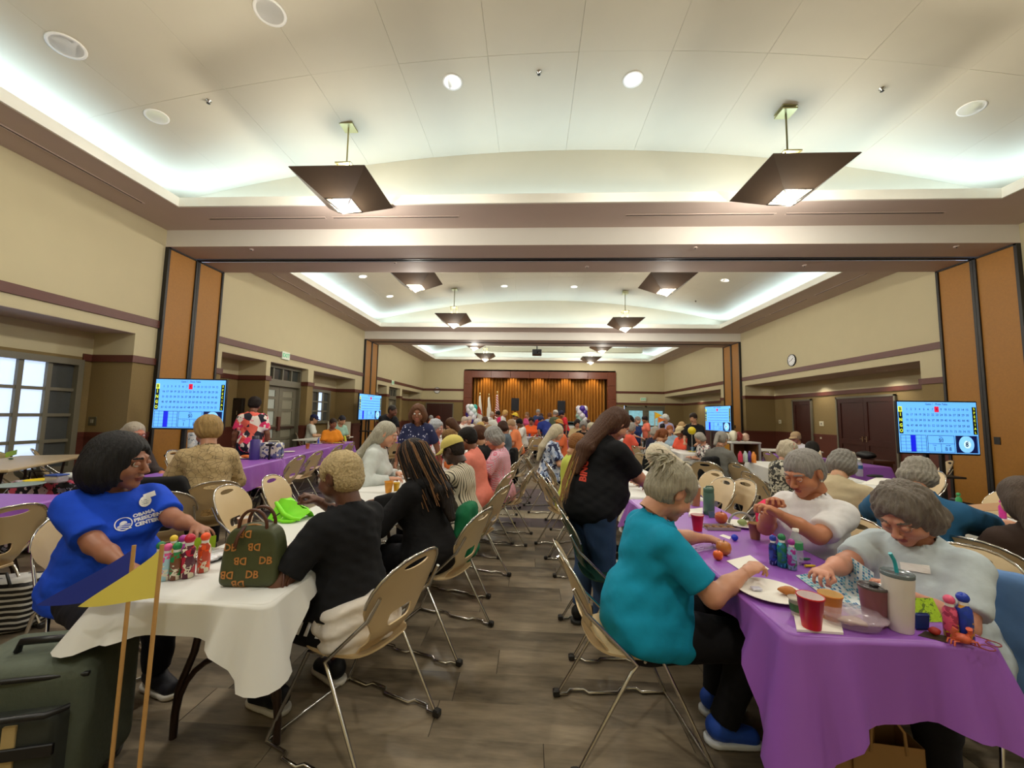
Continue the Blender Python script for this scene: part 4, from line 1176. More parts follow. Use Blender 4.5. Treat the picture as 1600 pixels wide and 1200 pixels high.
    def shirt_fn(P):
        d, q = torso(P, SE + .004)
        fo = fold * (wob(P, .0075, 16, seed) + wob(P * np.array((1, 1, 2.2), np.float32), .004, 30, seed + 7))
        if pose == 'sit':
            for i in (0, 1):
                a_, b_ = np.asarray(hips[i]), np.asarray(knees[i]); d = smin(d, rc(P, a_, a_ + (b_ - a_) * .22, .095 * g + .026, .09 * g + .022), .05)
        d = d + fo
        d = smax(d, -(q[:, 2] - hem) if pose == 'stand' else -(q[:, 2] - hem - .0 * q[:, 1]), .01)
        for i in (0, 1):
            S_, Eb, Wr = arms[i]
            if sleeve == 'short':
                a = armfn(P, SE + .012, i, lower=False) + fo * .6; ax = unit(Eb - S_); a = smax(a, (P - (S_ + (Eb - S_) * .80).astype(np.float32)) @ ax.astype(np.float32), .006)
            elif sleeve == 'none':
                a = armfn(P, SE, i, lower=False); ax = unit(Eb - S_); a = smax(a, (P - (S_ + (Eb - S_) * .12).astype(np.float32)) @ ax.astype(np.float32), .006)
            else:
                a = armfn(P, SE + .006, i) + fo * .8; ax = unit(Wr - Eb); c2 = (Wr - ax * .015).astype(np.float32)
                a = smax(a, (P - c2) @ ax.astype(np.float32), .006)
                a = np.where((P - Eb.astype(np.float32)) @ ax.astype(np.float32) > -.06, a, a)
            d = smin(d, a, .035)
        nb_ = T((0, .0, .52)); nt = T((0, .04, .72))
        d = smax(d, -rc(P, nb_, nt, neck, neck + .03), .006)
        if vneck: d = smax(d, -rc(P, T((0, .13 * g, .56 - vneck)), T((0, .06, .62)), .012, neck), .006)
        return d
    Vt, Qt = mesh_sdf(shirt_fn, lo, hi, h)
    so = np_mesh('shirt', Vt, Qt, shirt if shirt is not None else cloth('#888888'), root)
    # ---- trousers
    pants = pants if pants is not None else cloth('#1a1b22')
    def pants_fn(P):
        q = (P - O.astype(np.float32)) @ Rf
        d = smax(el(q, (0, -.015, -.01), (.168 * g + .002, .128 * g + .002, .135)), q[:, 2] - .10, .01)
        for i in (0, 1):
            b = np.asarray(ank[i], np.float32); a = np.asarray(knees[i], np.float32); ax = unit(b - a).astype(np.float32)
            lg = legfn(P, .012, i) + wob(P, .004, 26, seed + 3) * fold; lg = smax(lg, (P - (b - ax * (pants_cut - .08))) @ ax, .006)
            d = smin(d, lg, .04)
        return d
    Vt, Qt = mesh_sdf(pants_fn, lo, hi, h)
    np_mesh('trousers', Vt, Qt, pants, root)
    # ---- shoes
    sh = shoes or ('#22222a', '#ddd8cc')
    if lod <= 1:
        for i, sx in enumerate((-1, 1)):
            a = np.asarray(ank[i], float); dr = np.array((sx * .12, 1, 0)); dr = dr / np.linalg.norm(dr); z0 = max(0, a[2] - .09)
            def sf_(P, a=a, dr=dr, z0=z0):
                p1 = a + np.array((0, 0, z0 + .075 - a[2])) - dr * .03; p2 = np.array((a[0] + dr[0] * .14, a[1] + dr[1] * .14, z0 + .045))
                d = rc(P, p1, p2, .047, .040); d = smin(d, rc(P, a - dr * .02, a + np.array((0, 0, z0 + .07 - a[2])), .044, .046), .02)
                return smax(d, -(P[:, 2] - z0 - .018), .004)
            def so_(P, a=a, dr=dr, z0=z0):
                p1 = np.array((a[0] - dr[0] * .035, a[1] - dr[1] * .035, z0 + .02)); p2 = np.array((a[0] + dr[0] * .145, a[1] + dr[1] * .145, z0 + .02))
                d = rc(P * np.array((1, 1, 1), np.float32), p1, p2, .052, .046); return smax(smax(d, P[:, 2] - z0 - .032, .003), -(P[:, 2] - z0 - .003), .003)
            lo2 = a - .24; hi2 = a + .24; lo2[2] = z0 - .02; hi2[2] = z0 + .2; hv = .0085 if lod == 0 else .016
            V, Q = mesh_sdf(sf_, lo2, hi2, hv); o = np_mesh('shoe', V, Q, cloth(sh[0], .6), root)
            V, Q = mesh_sdf(so_, lo2, hi2, hv * 1.15); np_mesh('sole', V, Q, M(sh[1], .5, noise=0), o)
    if lod == 2:
        for i, sx in enumerate((-1, 1)):
            a = ank[i]; MB().ball((a[0] + sx * .01, a[1] + .05, .045), (.05, .13, .045), 10).build('shoe', cloth(sh[0], .6), root)
    info = dict(root=root, hp=hp, HR=HR, T=T, R=R, arms=arms, s=s, shirt=so)
    if extras: extras(info)
    return info
def make_hat(hat, hp, HR, hs, root, lod):
    kind, col = hat[:2]; m = MB(); mt = cloth(col); Rm = Matrix(HR.tolist()); nn = 20
    c0 = hp + HR @ np.array((0, -.018, .045)) * hs
    m.lathe([(math.cos(t) * 1.0, math.sin(t) * .09 * hs) for t in np.linspace(-.12, PI / 2 - .001, 8)], c0, nn, 0, .092 * hs, .110 * hs, Rm)
    v = []; f = []; nb = 10
    if kind == 'cap':
        for k in range(nb + 1):
            t = math.radians(25 + 130 * k / nb); 
            for r_, z_ in ((1.0, -.008), (1.68 - .25 * abs(math.cos(t)), -.028 - .02 * abs(math.cos(t)))):
                for dz in (0, .005): v.append(c0 + HR @ np.array((.092 * math.cos(t) * (1 + (r_ - 1) * .3), .11 * math.sin(t) * r_, z_ + dz)) * hs)
        for k in range(nb):
            b = k * 4; f += [(b, b + 4, b + 6, b + 2), (b + 1, b + 3, b + 7, b + 5), (b + 2, b + 6, b + 7, b + 3)]
        m.add([tuple(p) for p in v], f, 0, True)
    else:
        for k in range(24):
            t = 2 * PI * k / 24
            for r_, z_ in ((1.0, -.008), (1.55, -.03)):
                for dz in (0, .005): v.append(c0 + HR @ np.array((.092 * math.cos(t) * r_, .11 * math.sin(t) * r_, z_ + dz)) * hs)
        for k in range(24):
            b = k * 4; e = ((k + 1) % 24) * 4; f += [(b, e, e + 2, b + 2), (b + 1, b + 3, e + 3, e + 1), (b + 2, e + 2, e + 3, b + 3)]
        m.add([tuple(p) for p in v], f, 0, True)
    m.build('cap' if kind == 'cap' else 'hat', mt, root)
# ================================================================ CHAIRS
BEIGE = M('#cbb38a', .42, noise=.05, scale=8, spec=.5)
def sheet(outline, holes, t, fmap, cuts_u, cuts_v, name, mat, parent):
    cu = bpy.data.curves.new('s', 'CURVE'); cu.dimensions = '2D'; cu.fill_mode = 'BOTH'; cu.extrude = t / 2
    for ring_ in [outline] + holes:
        sp = cu.splines.new('POLY'); sp.points.add(len(ring_) - 1); sp.use_cyclic_u = True
        for p, q in zip(sp.points, ring_): p.co = (q[0], q[1], 0, 1)
    o = bpy.data.objects.new('s', cu); COL.objects.link(o)
    me = bpy.data.meshes.new_from_object(o.evaluated_get(bpy.context.evaluated_depsgraph_get()))
    bpy.data.objects.remove(o); bpy.data.curves.remove(cu)
    bm = bmesh.new(); bm.from_mesh(me); bmesh.ops.remove_doubles(bm, verts=bm.verts, dist=1e-5)
    for u in cuts_u: bmesh.ops.bisect_plane(bm, geom=bm.verts[:] + bm.edges[:] + bm.faces[:], plane_co=(u, 0, 0), plane_no=(1, 0, 0))
    for v_ in cuts_v: bmesh.ops.bisect_plane(bm, geom=bm.verts[:] + bm.edges[:] + bm.faces[:], plane_co=(0, v_, 0), plane_no=(0, 1, 0))
    for v_ in bm.verts: v_.co = fmap(*v_.co)
    bmesh.ops.recalc_face_normals(bm, faces=bm.faces)
    for f in bm.faces: f.smooth = True
    bm.to_mesh(me); bm.free(); me.name = name; me.materials.clear(); me.materials.append(mat)
    try: me.set_sharp_from_angle(angle=math.radians(40))
    except Exception: pass
    o = bpy.data.objects.new(name, me); link(o, parent); return o
def back_map(u, v, w_):
    # v measured up the backrest from the seat's rear
    t = v / .47; yy = -.205 - .09 * t - .05 * t * t + .05 * math.exp(-((v) / .05) ** 2) * 1.0
    yy += .9 * u * u * (1.1 - .5 * t)
    return Vector((u, yy + w_, .455 + .41 * t ** .96 if v > 0 else .455 + v))
def make_chair():
    g = thing('folding_chair', 'x', 'chair')
    out = []
    half = [(.150, 0), (.152, .03), (.148, .07), (.150, .11), (.168, .15), (.196, .19), (.214, .235), (.222, .28), (.216, .33), (.196, .38), (.160, .425), (.11, .455), (.05, .470)]
    out = half + [(-a, b) for a, b in half[::-1]]
    grip = [(.085 * math.cos(t), .418 + (.024 if math.sin(t) > 0 else .020) * math.sin(t)) for t in np.linspace(0, 2 * PI, 17)[:-1]]
    hole = [(.07, .115), (.076, .135), (.072, .168), (.06, .178), (-.06, .178), (-.072, .168), (-.076, .135), (-.07, .115), (-.055, .105), (.055, .105)]
    sheet(out, [grip[::-1], hole[::-1]], .009, back_map, [-.15, -.1, -.05, 0, .05, .1, .15], [.03, .06, .2, .24, .28, .32, .36, .4, .44], 'backrest', BEIGE, g)
    so = []
    for i in range(28):
        t = 2 * PI * i / 28; so.append((.205 * math.copysign(abs(math.cos(t)) ** .55, math.cos(t)), .205 * math.copysign(abs(math.sin(t)) ** .6, math.sin(t))))
    def seat_map(u, v, w_):
        z = .45 + w_ + .35 * u * u * .5 - .012
        if v > .12: z -= 3.5 * (v - .12) ** 2
        if v < -.12: z += 3.2 * (v + .12) ** 2
        uu = u * (1 - .22 * max(0, -v) / .2)
        return Vector((uu, v + .0, z))
    sheet(so, [], .010, seat_map, [-.15, -.1, -.05, 0, .05, .1, .15], [-.17, -.14, -.1, 0, .08, .12, .15, .18], 'seat', BEIGE, g)
    r = .0085
    for sx in (-1, 1):
        f = MB()
        f.tube([(sx * .20, -.30, .74), (sx * .208, -.245, .64), (sx * .212, -.05, .455), (sx * .215, -.02, .425), (sx * .222, -.05, .40), (sx * .235, -.29, .012)], r, 8)
        f.build('leg', CHROME, g)
        f = MB(); f.tube([(sx * .19, .02, .435), (sx * .2, .10, .43), (sx * .235, .30, .012)], r, 8); f.build('leg', CHROME, g)
        f = MB(); f.tube([(sx * .235, .30, .010), (sx * .235, .17, .010), (sx * .262, .15, .012), (sx * .262, .06, .012), (sx * .237, .04, .010), (sx * .237, -.12, .010), (sx * .262, -.14, .012), (sx * .262, -.22, .012), (sx * .235, -.24, .010), (sx * .235, -.30, .010)], r * .9, 8)
        f.build('runner', CHROME, g)
        MB().bb(sx * .235 - .017, sx * .235 + .017, -.315, -.28, 0, .035, bev=.006).build('foot', BLACKM, g)
    f = MB(); f.tube([(-.235, .30, .012), (.235, .30, .012)], r * .9, 8); f.build('crossbar', CHROME, g); f = MB(); f.tube([(-.2, .02, .43), (.2, .02, .43)], r * .9, 8); f.build('crossbar', CHROME, g)
    f = MB(); pts = []
    for u, v in [(-.222, .26), (-.222, .29), (-.214, .34), (-.192, .39), (-.154, .432), (-.10, .462), (-.045, .474), (.045, .474), (.10, .462), (.154, .432), (.192, .39), (.214, .34), (.222, .29), (.222, .26)]:
        p = back_map(u, v, 0); pts.append(p + Vector((0, -.006, .004)))
    f.tube(pts, r * .8, 6); f.build('rim_tube', CHROME, g)
    return g
CH0 = make_chair(); ch_used = [False]
def chair(x, y, face, label, group='beige folding chairs', z=0):
    g = CH0 if not ch_used[0] else copy_tree(CH0); ch_used[0] = True
    g.location = (x, y, z); g.rotation_euler = (0, 0, math.radians(face)); g['label'] = label; g['group'] = group
    return g

# ================================================================ TABLES
PURP = M('#9056b4', .42, noise=.07, scale=5, spec=.5, bump=.05)
WHT = M('#d8d8d4', .55, noise=.03, scale=5, spec=.4)
BROWNM = M('#33221a', .35, metal=.3, noise=0); TTOP = M('#b79a72', .5, noise=.05)
def table(x0, x1, y0, y1, label, top=TTOP, z=.73, long='y', rot=0):
    cx, cy = (x0 + x1) / 2, (y0 + y1) / 2
    g = thing('folding_table', label, 'table', (cx, cy, 0), math.radians(rot), 'folding tables')
    hx, hy = (x1 - x0) / 2, (y1 - y0) / 2
    MB().bb(-hx, hx, -hy, hy, z - .035, z, bev=.01).build('tabletop', top, g)
    for e in ((-1, 1) if True else ()):
        m = MB()
        if long == 'y':
            yy = e * (hy - .28); w_ = hx - .10
            P = lambda a, zz: (a, yy, zz)
        else:
            xx = e * (hx - .28); w_ = hy - .10
            P = lambda a, zz: (xx, a, zz)
        for sx in (-1, 1):
            m.tube([P(sx * (w_ - .08), z - .04), P(sx * (w_ - .10), .55), P(sx * (w_ - .07), .38), P(sx * (w_ - .01), .22), P(sx * w_, .1), P(sx * w_, 0)], .016, 8)
        m.build('leg', BROWNM, g)
        b = MB(); b.tube([P(w_ * math.cos(t) * .98, .10 + .27 * math.sin(t)) for t in np.linspace(.05, PI - .05, 13)], .013, 8)
        b.tube([P(0, .37), (P(0, .6)[0] * (.45 if long == 'x' else 1), P(0, .6)[1] * (.45 if long == 'y' else 1), z - .05)], .010, 6); b.build('brace', BROWNM, g)
    return g
def tablecloth(x0, x1, y0, y1, mat, label, z=.745, drop=.30, seed=0, corner=1.35, grp='plastic tablecloths', drops=None, nf=22, name='tablecloth', rot=0):
    g = MB(); rn = random.Random(seed); W, H = x1 - x0, y1 - y0; r = .035
    per = []      # point, outward normal, corner weight
    def seg(a, b, n_, side):
        L = (Vector(b) - Vector(a)).length; k = max(3, int(L / (.03 if y0 < 3.9 and abs((x0 + x1) / 2) < 5 else .07)))
        for i in range(k): t = i / k; p = Vector(a).lerp(Vector(b), t); per.append((p, Vector(n_), side))
    def arc(c, a0, side):
        for i in range(6): t = a0 + (PI / 2) * i / 6; n_ = Vector((math.cos(t), math.sin(t))); per.append((Vector(c) + n_ * r, n_, side))
    seg((x0 + r, y0), (x1 - r, y0), (0, -1), 0); arc((x1 - r, y0 + r), -PI / 2, 0)
    seg((x1, y0 + r), (x1, y1 - r), (1, 0), 1); arc((x1 - r, y1 - r), 0, 1)
    seg((x1 - r, y1), (x0 + r, y1), (0, 1), 2); arc((x0 + r, y1 - r), PI / 2, 2)
    seg((x0, y1 - r), (x0, y0 + r), (-1, 0), 3); arc((x0 + r, y0 + r), PI, 3)
    n = len(per); cs = [(x0, y0), (x1, y0), (x1, y1), (x0, y1)]
    ph = rn.random() * 9; rows = [0, .004, .012, .03, .06, .1, .15, .2, .26, .33, .42, .52, .64, .76, .88, 1.0]
    drops = drops or (drop, drop * .8, drop, drop * .8)
    v = []; f = []
    info = []
    for p, nn_, side in per:
        dc = min((p - Vector(c)).length for c in cs); ci = min(range(4), key=lambda q: (p - Vector(cs[q])).length); ck = corner[ci] if isinstance(corner, (list, tuple)) else corner; cw = math.exp(-(dc / .13) ** 2); s_ = p.x * 1.3 + p.y * 1.7
        d_ = drops[side]
        # soften differences of drop round the corner
        oth = (drops[side] + drops[(side + 1) % 4 if False else side]) / 2
        d_ = (oth * (1 - cw) + cw * (ck if isinstance(corner, (list, tuple)) else oth * ck)) * (1 + .03 * math.sin(s_ * 5 + ph))
        fold = (.6 * math.sin(s_ * nf * .5 + ph) + .4 * math.sin(s_ * nf + 2 * ph)) * (.35 + math.sin(s_ * 2.1 + ph) ** 2)
        info.append((d_, cw, fold, dc))
    for t in rows:
        for (p, nn_, side), (d_, cw, fold, dc) in zip(per, info):
            if t < .03: off = .012 * (1 - math.cos(min(1, t / .03) * PI / 2)) ; zz = z - .5 * t * d_ if t else z
            else: off = .012 + t * (.015 + .09 * cw) + fold * .02 * t ** .8 * (1 - cw)
            wv = math.sin(max(0, .22 - dc) / .22 * PI * 2.2) * .035 * t * (dc < .22)
            q = p + nn_ * (off + wv); zz = z - d_ * t * (1 if t >= .03 else .7) if t else z
            v.append((q.x, q.y, zz))
    R_ = len(rows)
    for a in range(R_ - 1):
        for i in range(n):
            j = (i + 1) % n; f.append((a * n + i, (a + 1) * n + i, (a + 1) * n + j, a * n + j))
    g.add(v, f, 0, True); 
    cx, cy = (x0 + x1) / 2, (y0 + y1) / 2
    ins = [(cx + (p.x - cx) * (1 - .012 / (W / 2)), cy + (p.y - cy) * (1 - .012 / (H / 2)), z + .0015) for p, _, _ in per]
    g.add(ins, [tuple(range(n))]); b0 = len(g.v) - n
    for i in range(n): g.f.append((b0 + i, i, (i + 1) % n, b0 + (i + 1) % n)); g.m.append(0); g.sm.append(True)
    o = g.build(name, mat)
    if rot: c_ = Vector((cx, cy, 0)); o.matrix_world = Matrix.Translation(c_) @ Matrix.Rotation(math.radians(rot), 4, 'Z') @ Matrix.Translation(-c_)
    tag(o, label, 'tablecloth', grp); return o
# ================================================================ TABLES IN PLACE
def hor(px): return 650 + .018 * (px - 830)
TB = [  # x0 x1 y0 y1 kind label drops corner rot
 (-1.73, -1.02, 1.52, 3.64, 'w', 'white plastic cloth on the nearest left table, with the green handbag on it', (.12, .07, .2, .2), [.17, .27, .2, .2], 0),
 (-1.76, -1.05, 3.70, 5.95, 'w', 'white plastic cloth on the second left aisle table, before the long grey ponytail', None, 1.3, 0),
 (-1.85, -1.10, 6.10, 8.40, 'w', 'white plastic cloth on the third left aisle table, before the red vest', None, 1.3, 0),
 (-1.95, -1.2, 8.60, 11.0, 'w', 'white plastic cloth on the fourth left aisle table', None, 1.3, 0),
 (.92, 1.61, 1.47, 3.70, 'p', 'purple plastic cloth on the nearest right table, hanging in long corners', (.26, .20, .2, .12), [.44, .30, .25, .25], 0),
 (.95, 1.66, 3.80, 5.90, 'w', 'white plastic cloth on the right aisle table behind the standing woman in black', None, 1.3, 0),
 (1.0, 1.7, 6.3, 8.6, 'w', 'white plastic cloth on the third right aisle table', None, 1.3, 0),
 (1.15, 1.9, 11.2, 14.0, 'k', 'bright pink cloth on a far table right of the aisle', None, 1.2, 0),
 (-4.6, -3.85, 1.0, 3.2, 'p', 'purple plastic cloth on the near far-left table, behind the empty beige chair', None, 1.3, 3),
 (-4.53, -3.81, 3.85, 6.02, 'p', 'purple plastic cloth on the left table beside the woman in beige lace', (.26, .33, .2, .26), 1.2, 9.5),
 (-4.92, -4.20, 6.05, 8.2, 'p', 'purple plastic cloth on the left table with empty chairs along it', (.2, .33, .2, .26), 1.2, 9.5),
 (-5.25, -4.55, 8.25, 10.0, 'p', 'purple plastic cloth on the third left table, towards the far television', None, 1.3, 9.5),
 (-4.8, -3.9, 11.2, 13.0, 'p', 'purple plastic cloth on the far left table by the man leaning over', None, 1.25, 0),
 (3.28, 4.0, 2.95, 5.1, 'w', 'white plastic cloth on the right table in front of the woman in the blue polo', None, 1.3, -11),
 (3.78, 4.5, 5.2, 7.4, 'w', 'white plastic cloth on the right table beside the woman in the grey sweater', None, 1.3, -11),
 (3.4, 4.4, 8.6, 12.0, 'w', 'white plastic cloth on the far right table with the black jacket chair at its end', None, 1.3, -4),
 (5.35, 6.1, 6.9, 9.2, 'p', 'purple plastic cloth on the table near the dark double doors', None, 1.3, 0),
 (-.7, .9, 13.6, 14.4, 'u', 'pale cloth on the far table closing the end of the aisle', None, 1.2, 0),
 (-3.3, -2.4, 12.5, 15.0, 'w', 'white cloth on a far table left of the aisle', None, 1.2, 0),
 (-1.95, -1.2, 12.0, 14.5, 'w', 'white cloth on the far table beside the left end of the aisle', None, 1.2, 0),
 (2.6, 3.5, 13.5, 16, 'w', 'white cloth on a far table towards the glass doors', None, 1.2, 0),
]
PINKC = M('#c46a9a', .6, noise=.25, scale=9); LILW = M('#b9b4c4', .6, noise=.1)
for i, (x0, x1, y0, y1, k, lab, dr, co, rt) in enumerate(TB):
    mt = {'w': WHT, 'p': PURP, 'k': PINKC, 'u': LILW}[k]
    lg = 'x' if (x1 - x0) > (y1 - y0) else 'y'
    table(x0 + .01, x1 - .01, y0 + .01, y1 - .01, 'folding table under the ' + ' '.join(lab.split(',')[0].replace(' plastic cloth on', ' cloth on').split()[:12]), long=lg, rot=rt)
    tablecloth(x0, x1, y0, y1, mt, lab, drops=dr, seed=i, corner=co, rot=rt)
# bare tables
table(-6.95, -6.2, 3.75, 5.55, 'bare beige folding table standing aslant in the near left window recess', M('#c2ab84', .5, noise=.05), z=.80, rot=30)
table(-6.6, -5.8, 10.4, 12.4, 'white folding table before the left windows, beyond the grey doors', M('#d4d2ca', .5, noise=.03))
table(5.6, 7.4, 10.2, 10.95, 'white folding table in front of the single dark door', M('#d4d2ca', .5, noise=.03), long='x')

# ================================================================ PEOPLE
C = cloth
NEIGH = {}
def seat_person(px, ytop, Y, face, lab, chairlab=None, X=None, **kw):
    """figure whose head stands at the given place of the photograph, at depth Y; its chair goes with it"""
    pose = kw.get('pose', 'sit')
    if Y is None: Y = min(21.0, .22 * 600 / max(ytop - hor(px), 5.5))
    p = atY(px, ytop, Y); zt = min(max(p.z, 1.18 if pose == 'sit' else 1.5), 1.42 if pose == 'sit' else 1.80)
    if 'lean' in kw and abs(kw['lean']) > 10: zt = zt + .7 * (1 - math.cos(math.radians(kw['lean'])))
    if X is None: X = p.x
    lod = kw.pop('lod', 0 if Y < 3.0 else (1 if Y < 7.6 else 2))
    l = math.radians(kw.get('lean', 5)); fdir = Vector((-math.sin(math.radians(face)), math.cos(math.radians(face))))
    bx, by = X - fdir.x * .70 * math.sin(l), Y - fdir.y * .70 * math.sin(l)
    info = person(lab, bx, by, face, ztop=kw.pop('ztop', zt), lod=lod, **kw)
    if pose == 'sit' and chairlab != 'none':
        off = .035 + .10 * (kw.get('g', 1) - 1)
        chair(bx - fdir.x * off, by - fdir.y * off, face, chairlab or ('beige folding chair under the ' + ' '.join(lab.split(',')[0].split()[:11])))
    return info
# projecting flat print onto a garment
from mathutils.bvhtree import BVHTree
def decal(obj, items, centre, direction, up, mats, name, parent, off=.0035):
    me = obj.data; tree = BVHTree.FromPolygons([v.co[:] for v in me.vertices], [p.vertices[:] for p in me.polygons])
    d = Vector(direction).normalized(); u = Vector(up); u = (u - d * u.dot(d)).normalized(); r = d.cross(u).normalized()
    c = Vector(centre); bm = bmesh.new()
    for v, f, mi, ox, oy in items:
        vs = [bm.verts.new((p[0] + ox, p[1] + oy, 0)) for p in v if True]
        for q in f:
            try: fc = bm.faces.new([vs[i] for i in q]); fc.material_index = mi
            except Exception: pass
    bmesh.ops.triangulate(bm, faces=bm.faces); 
    for _ in range(2):
        bmesh.ops.subdivide_edges(bm, edges=[e for e in bm.edges if e.calc_length() > .012], cuts=1, use_grid_fill=False)
        bmesh.ops.triangulate(bm, faces=bm.faces)
    for v in bm.verts:
        o = c + r * v.co.x + u * v.co.y
        h, n, i_, dist = tree.ray_cast(o, d, 1.0)
        v.co = (h + n * off) if h is not None else o + d * .3
    me2 = bpy.data.meshes.new(name); bm.to_mesh(me2); bm.free()
    for m_ in mats: me2.materials.append(m_)
    o = bpy.data.objects.new(name, me2); link(o, parent); return o
def decal_px(info, obj, items, px, py, mats, name, tilt=0, off=.0035):
    Mi = info['root'].matrix_basis.inverted(); o = Mi @ Vector((0, 0, CAMZ)); d = (Mi.to_3x3() @ ray(px, py)).normalized()
    me = obj.data; tree = BVHTree.FromPolygons([v.co[:] for v in me.vertices], [p.vertices[:] for p in me.polygons])
    h = tree.ray_cast(o, d, 20)[0]
    if h is None: return None
    r = (Mi.to_3x3() @ (RW @ Vector((1, 0, 0)))).normalized(); u = (Mi.to_3x3() @ (RW @ Vector((0, 1, 0)))).normalized()
    up = u * math.cos(math.radians(tilt)) + r * math.sin(math.radians(-tilt))
    return decal(obj, items, h - d * .35, d, up, mats, name, info['root'], off)
def part_of(info, nm): return [o for o in info['root'].children if o.name.startswith(nm)][0]
def flat(txt, size, bold=0, align='LEFT'):
    v, f = text_mesh(txt, size, align, bold, 0.0); return [(p[0], p[1]) for p in v], f
def ringm(r0, r1, n=28, a0=0, a1=2 * PI):
    v = []; f = []
    for i in range(n + 1):
        t = a0 + (a1 - a0) * i / n; v += [(r0 * math.cos(t), r0 * math.sin(t)), (r1 * math.cos(t), r1 * math.sin(t))]
    for i in range(n): f.append((i * 2, i * 2 + 1, i * 2 + 3, i * 2 + 2))
    return v, f
def Lw(info, w_):   # world -> figure space
    return info['root'].matrix_basis.inverted() @ Vector(w_)

# --- the nearest figures
INKW = M('#e6e8f0', .7, noise=0)
def ex_blue(i):
    root = i['root']; root_m = root.matrix_basis
    items = []
    for k, t_ in enumerate(('OBAMA', 'PRESIDENTIAL', 'CENTER')):
        v, f = flat(t_, .027, .0015); items.append((v, f, 0, .008, .026 - k * .027))
    for a in (ringm(.033, .038), ringm(.0, .017, 20, 0, PI)): items.append((a[0], a[1], 0, -.035, 0 if a is not None and len(a[0]) > 50 else .0))
    for k in range(3):
        v = []; f = []
        for q in range(13):
            xx = -.028 + .056 * q / 12; yy = -.006 - k * .009 + .006 * math.sin(q / 12 * PI * 1.2 + k * .5); v += [(xx, yy), (xx, yy - .005)]
        for q in range(12): f.append((q * 2, q * 2 + 1, q * 2 + 3, q * 2 + 2))
        items.append((v, f, 0, -.035, 0))
    cdir = Vector((0.10, -1, -.10)); c = i['T']((.02, .60, .30))
    decal_px(i, i['shirt'], items, 206, 815, [INKW], 'chest_print', 14)
    v, f = ringm(0, .030, 20); it = [(v, f, 0, 0, 0), ([(-.005, .01), (.05, .02), (.048, .05), (-.007, .04)], [(0, 1, 2, 3)], 0, 0, 0)]
    for k in range(3):
        it.append(([(-.018, .01 - k * .01), (.018, .01 - k * .01), (.018, .007 - k * .01), (-.018, .007 - k * .01)], [(0, 3, 2, 1)], 1, 0, 0))
    decal_px(i, i['shirt'], it, 227, 784, [M('#eeeeea', .6, noise=0), M('#445577', .6, noise=0)], 'name_sticker', 8, .006)
B_ = seat_person(188, 694, 2.12, -116, 'woman in bright blue T-shirt with white chest print, chin-length black hair', g=1.36, pout=.1, hscale=1.32, hair=('bigbob', '#1b1a1c', .012), skin_c='#96634a',
    shirt=C('#1747c8'), pants=C('#14141c'), hyaw=38, hpitch=-6, lean=4, whands=(atZ(345, 850, .80), atY(215, 905, 1.86)), glasses='#2a2018', lips='#7c3a30', neck=.075, belly=.03, chairlab='beige folding chair under the woman in the bright blue T-shirt')
ex_blue(B_)
def sweater(i, col='#d9d3cc'):
    T = i['T']; R = i['R'].astype(np.float32); O = np.array((0, 0, .54), np.float32)
    def fn(P):
        q = (P - O) @ R
        d = el(q, (0, -.05, -.01), (.225, .17, .22)); d = smax(d, -(q[:, 2] + .10), .01); d = smax(d, q[:, 2] - .10 + .15 * q[:, 1], .01)
        d = smax(d, q[:, 1] - .10 - .4 * np.abs(q[:, 0]) * 0, .02)
        for sx in (-1, 1): d = smin(d, rc(q, (sx * .19, .02, .03), (sx * .07, .17, .06), .035, .028), .02)
        d = smin(d, el(q, (.0, .185, .06), (.05, .03, .035)), .02); d = smin(d, rc(q, (-.03, .19, .05), (-.07, .23, -.03), .026, .022), .01)
        return d + .006 * np.sin(q[:, 2] * 90 + 4 * np.sin(q[:, 0] * 12)) + wob(P, .004, 30, 9)
    V, Q = mesh_sdf(fn, (-.3, -.3, .38), (.3, .35, .70), .009); np_mesh('tied_sweatshirt', V, Q, C(col), i['root'])
B2_ = seat_person(538, 714, 1.98, 68, 'woman in black T-shirt with short blonde curls, white sweatshirt round her waist', g=1.12, pout=1.0, hscale=1.14, hair=('buzz', '#b8a47c', .006), skin_c='#5d3826',
    shirt=C('#121317'), pants=C('#0e0f12'), hyaw=10, hpitch=-4, lean=10, whands=(atZ(446, 868, .79), atY(496, 782, 2.17)), curl=(.5, 1.25), lips='#5a2c26', pants_cut=.2, hem=.045, shoes=('#15161a', '#d8d4cc'),
    legs=([(-.14, .42, .50), (.15, .40, .50)], [(-.10, .42, .09), (.20, .34, .09)]), chairlab='beige folding chair under the woman with short blonde curls')
sweater(B2_)
it = []
for k, (t_, sz, ox, oy) in enumerate((('ein', .17, -.06, -.02), ('n', .0001, 0, 0))):
    if sz > .01: v, f = flat(t_, sz, .0); it.append((v, f, 0, ox, oy))
decal_px(B2_, part_of(B2_, 'trousers'), it, 462, 962, [INKW], 'leg_print', -22)
v, f = ringm(.05, .058, 26, -2.0, 1.6); v2, f2 = ringm(.042, .05, 26, -1.8, 2.2)
decal_px(B2_, part_of(B2_, 'trousers'), [(v, f, 0, 0, -.045), (v2, f2, 0, 0, .045)], 424, 990, [INKW], 'leg_print', -8)
def hood(i, col):
    R = i['R'].astype(np.float32); O = np.array((0, 0, .54), np.float32)
    def fn(P):
        q = (P - O) @ R
        d = el(q, (0, -.085, .50), (.14, .07, .075)); d = smin(d, rc(q, (-.12, -.03, .52), (-.06, .06, .50), .035, .03), .03); d = smin(d, rc(q, (.12, -.03, .52), (.06, .06, .50), .035, .03), .03)
        return d + wob(P, .006, 26, 4)
    V, Q = mesh_sdf(fn, (-.3, -.35, .85), (.3, .3, 1.25), .011); np_mesh('hood', V, Q, C(col), i['root'])
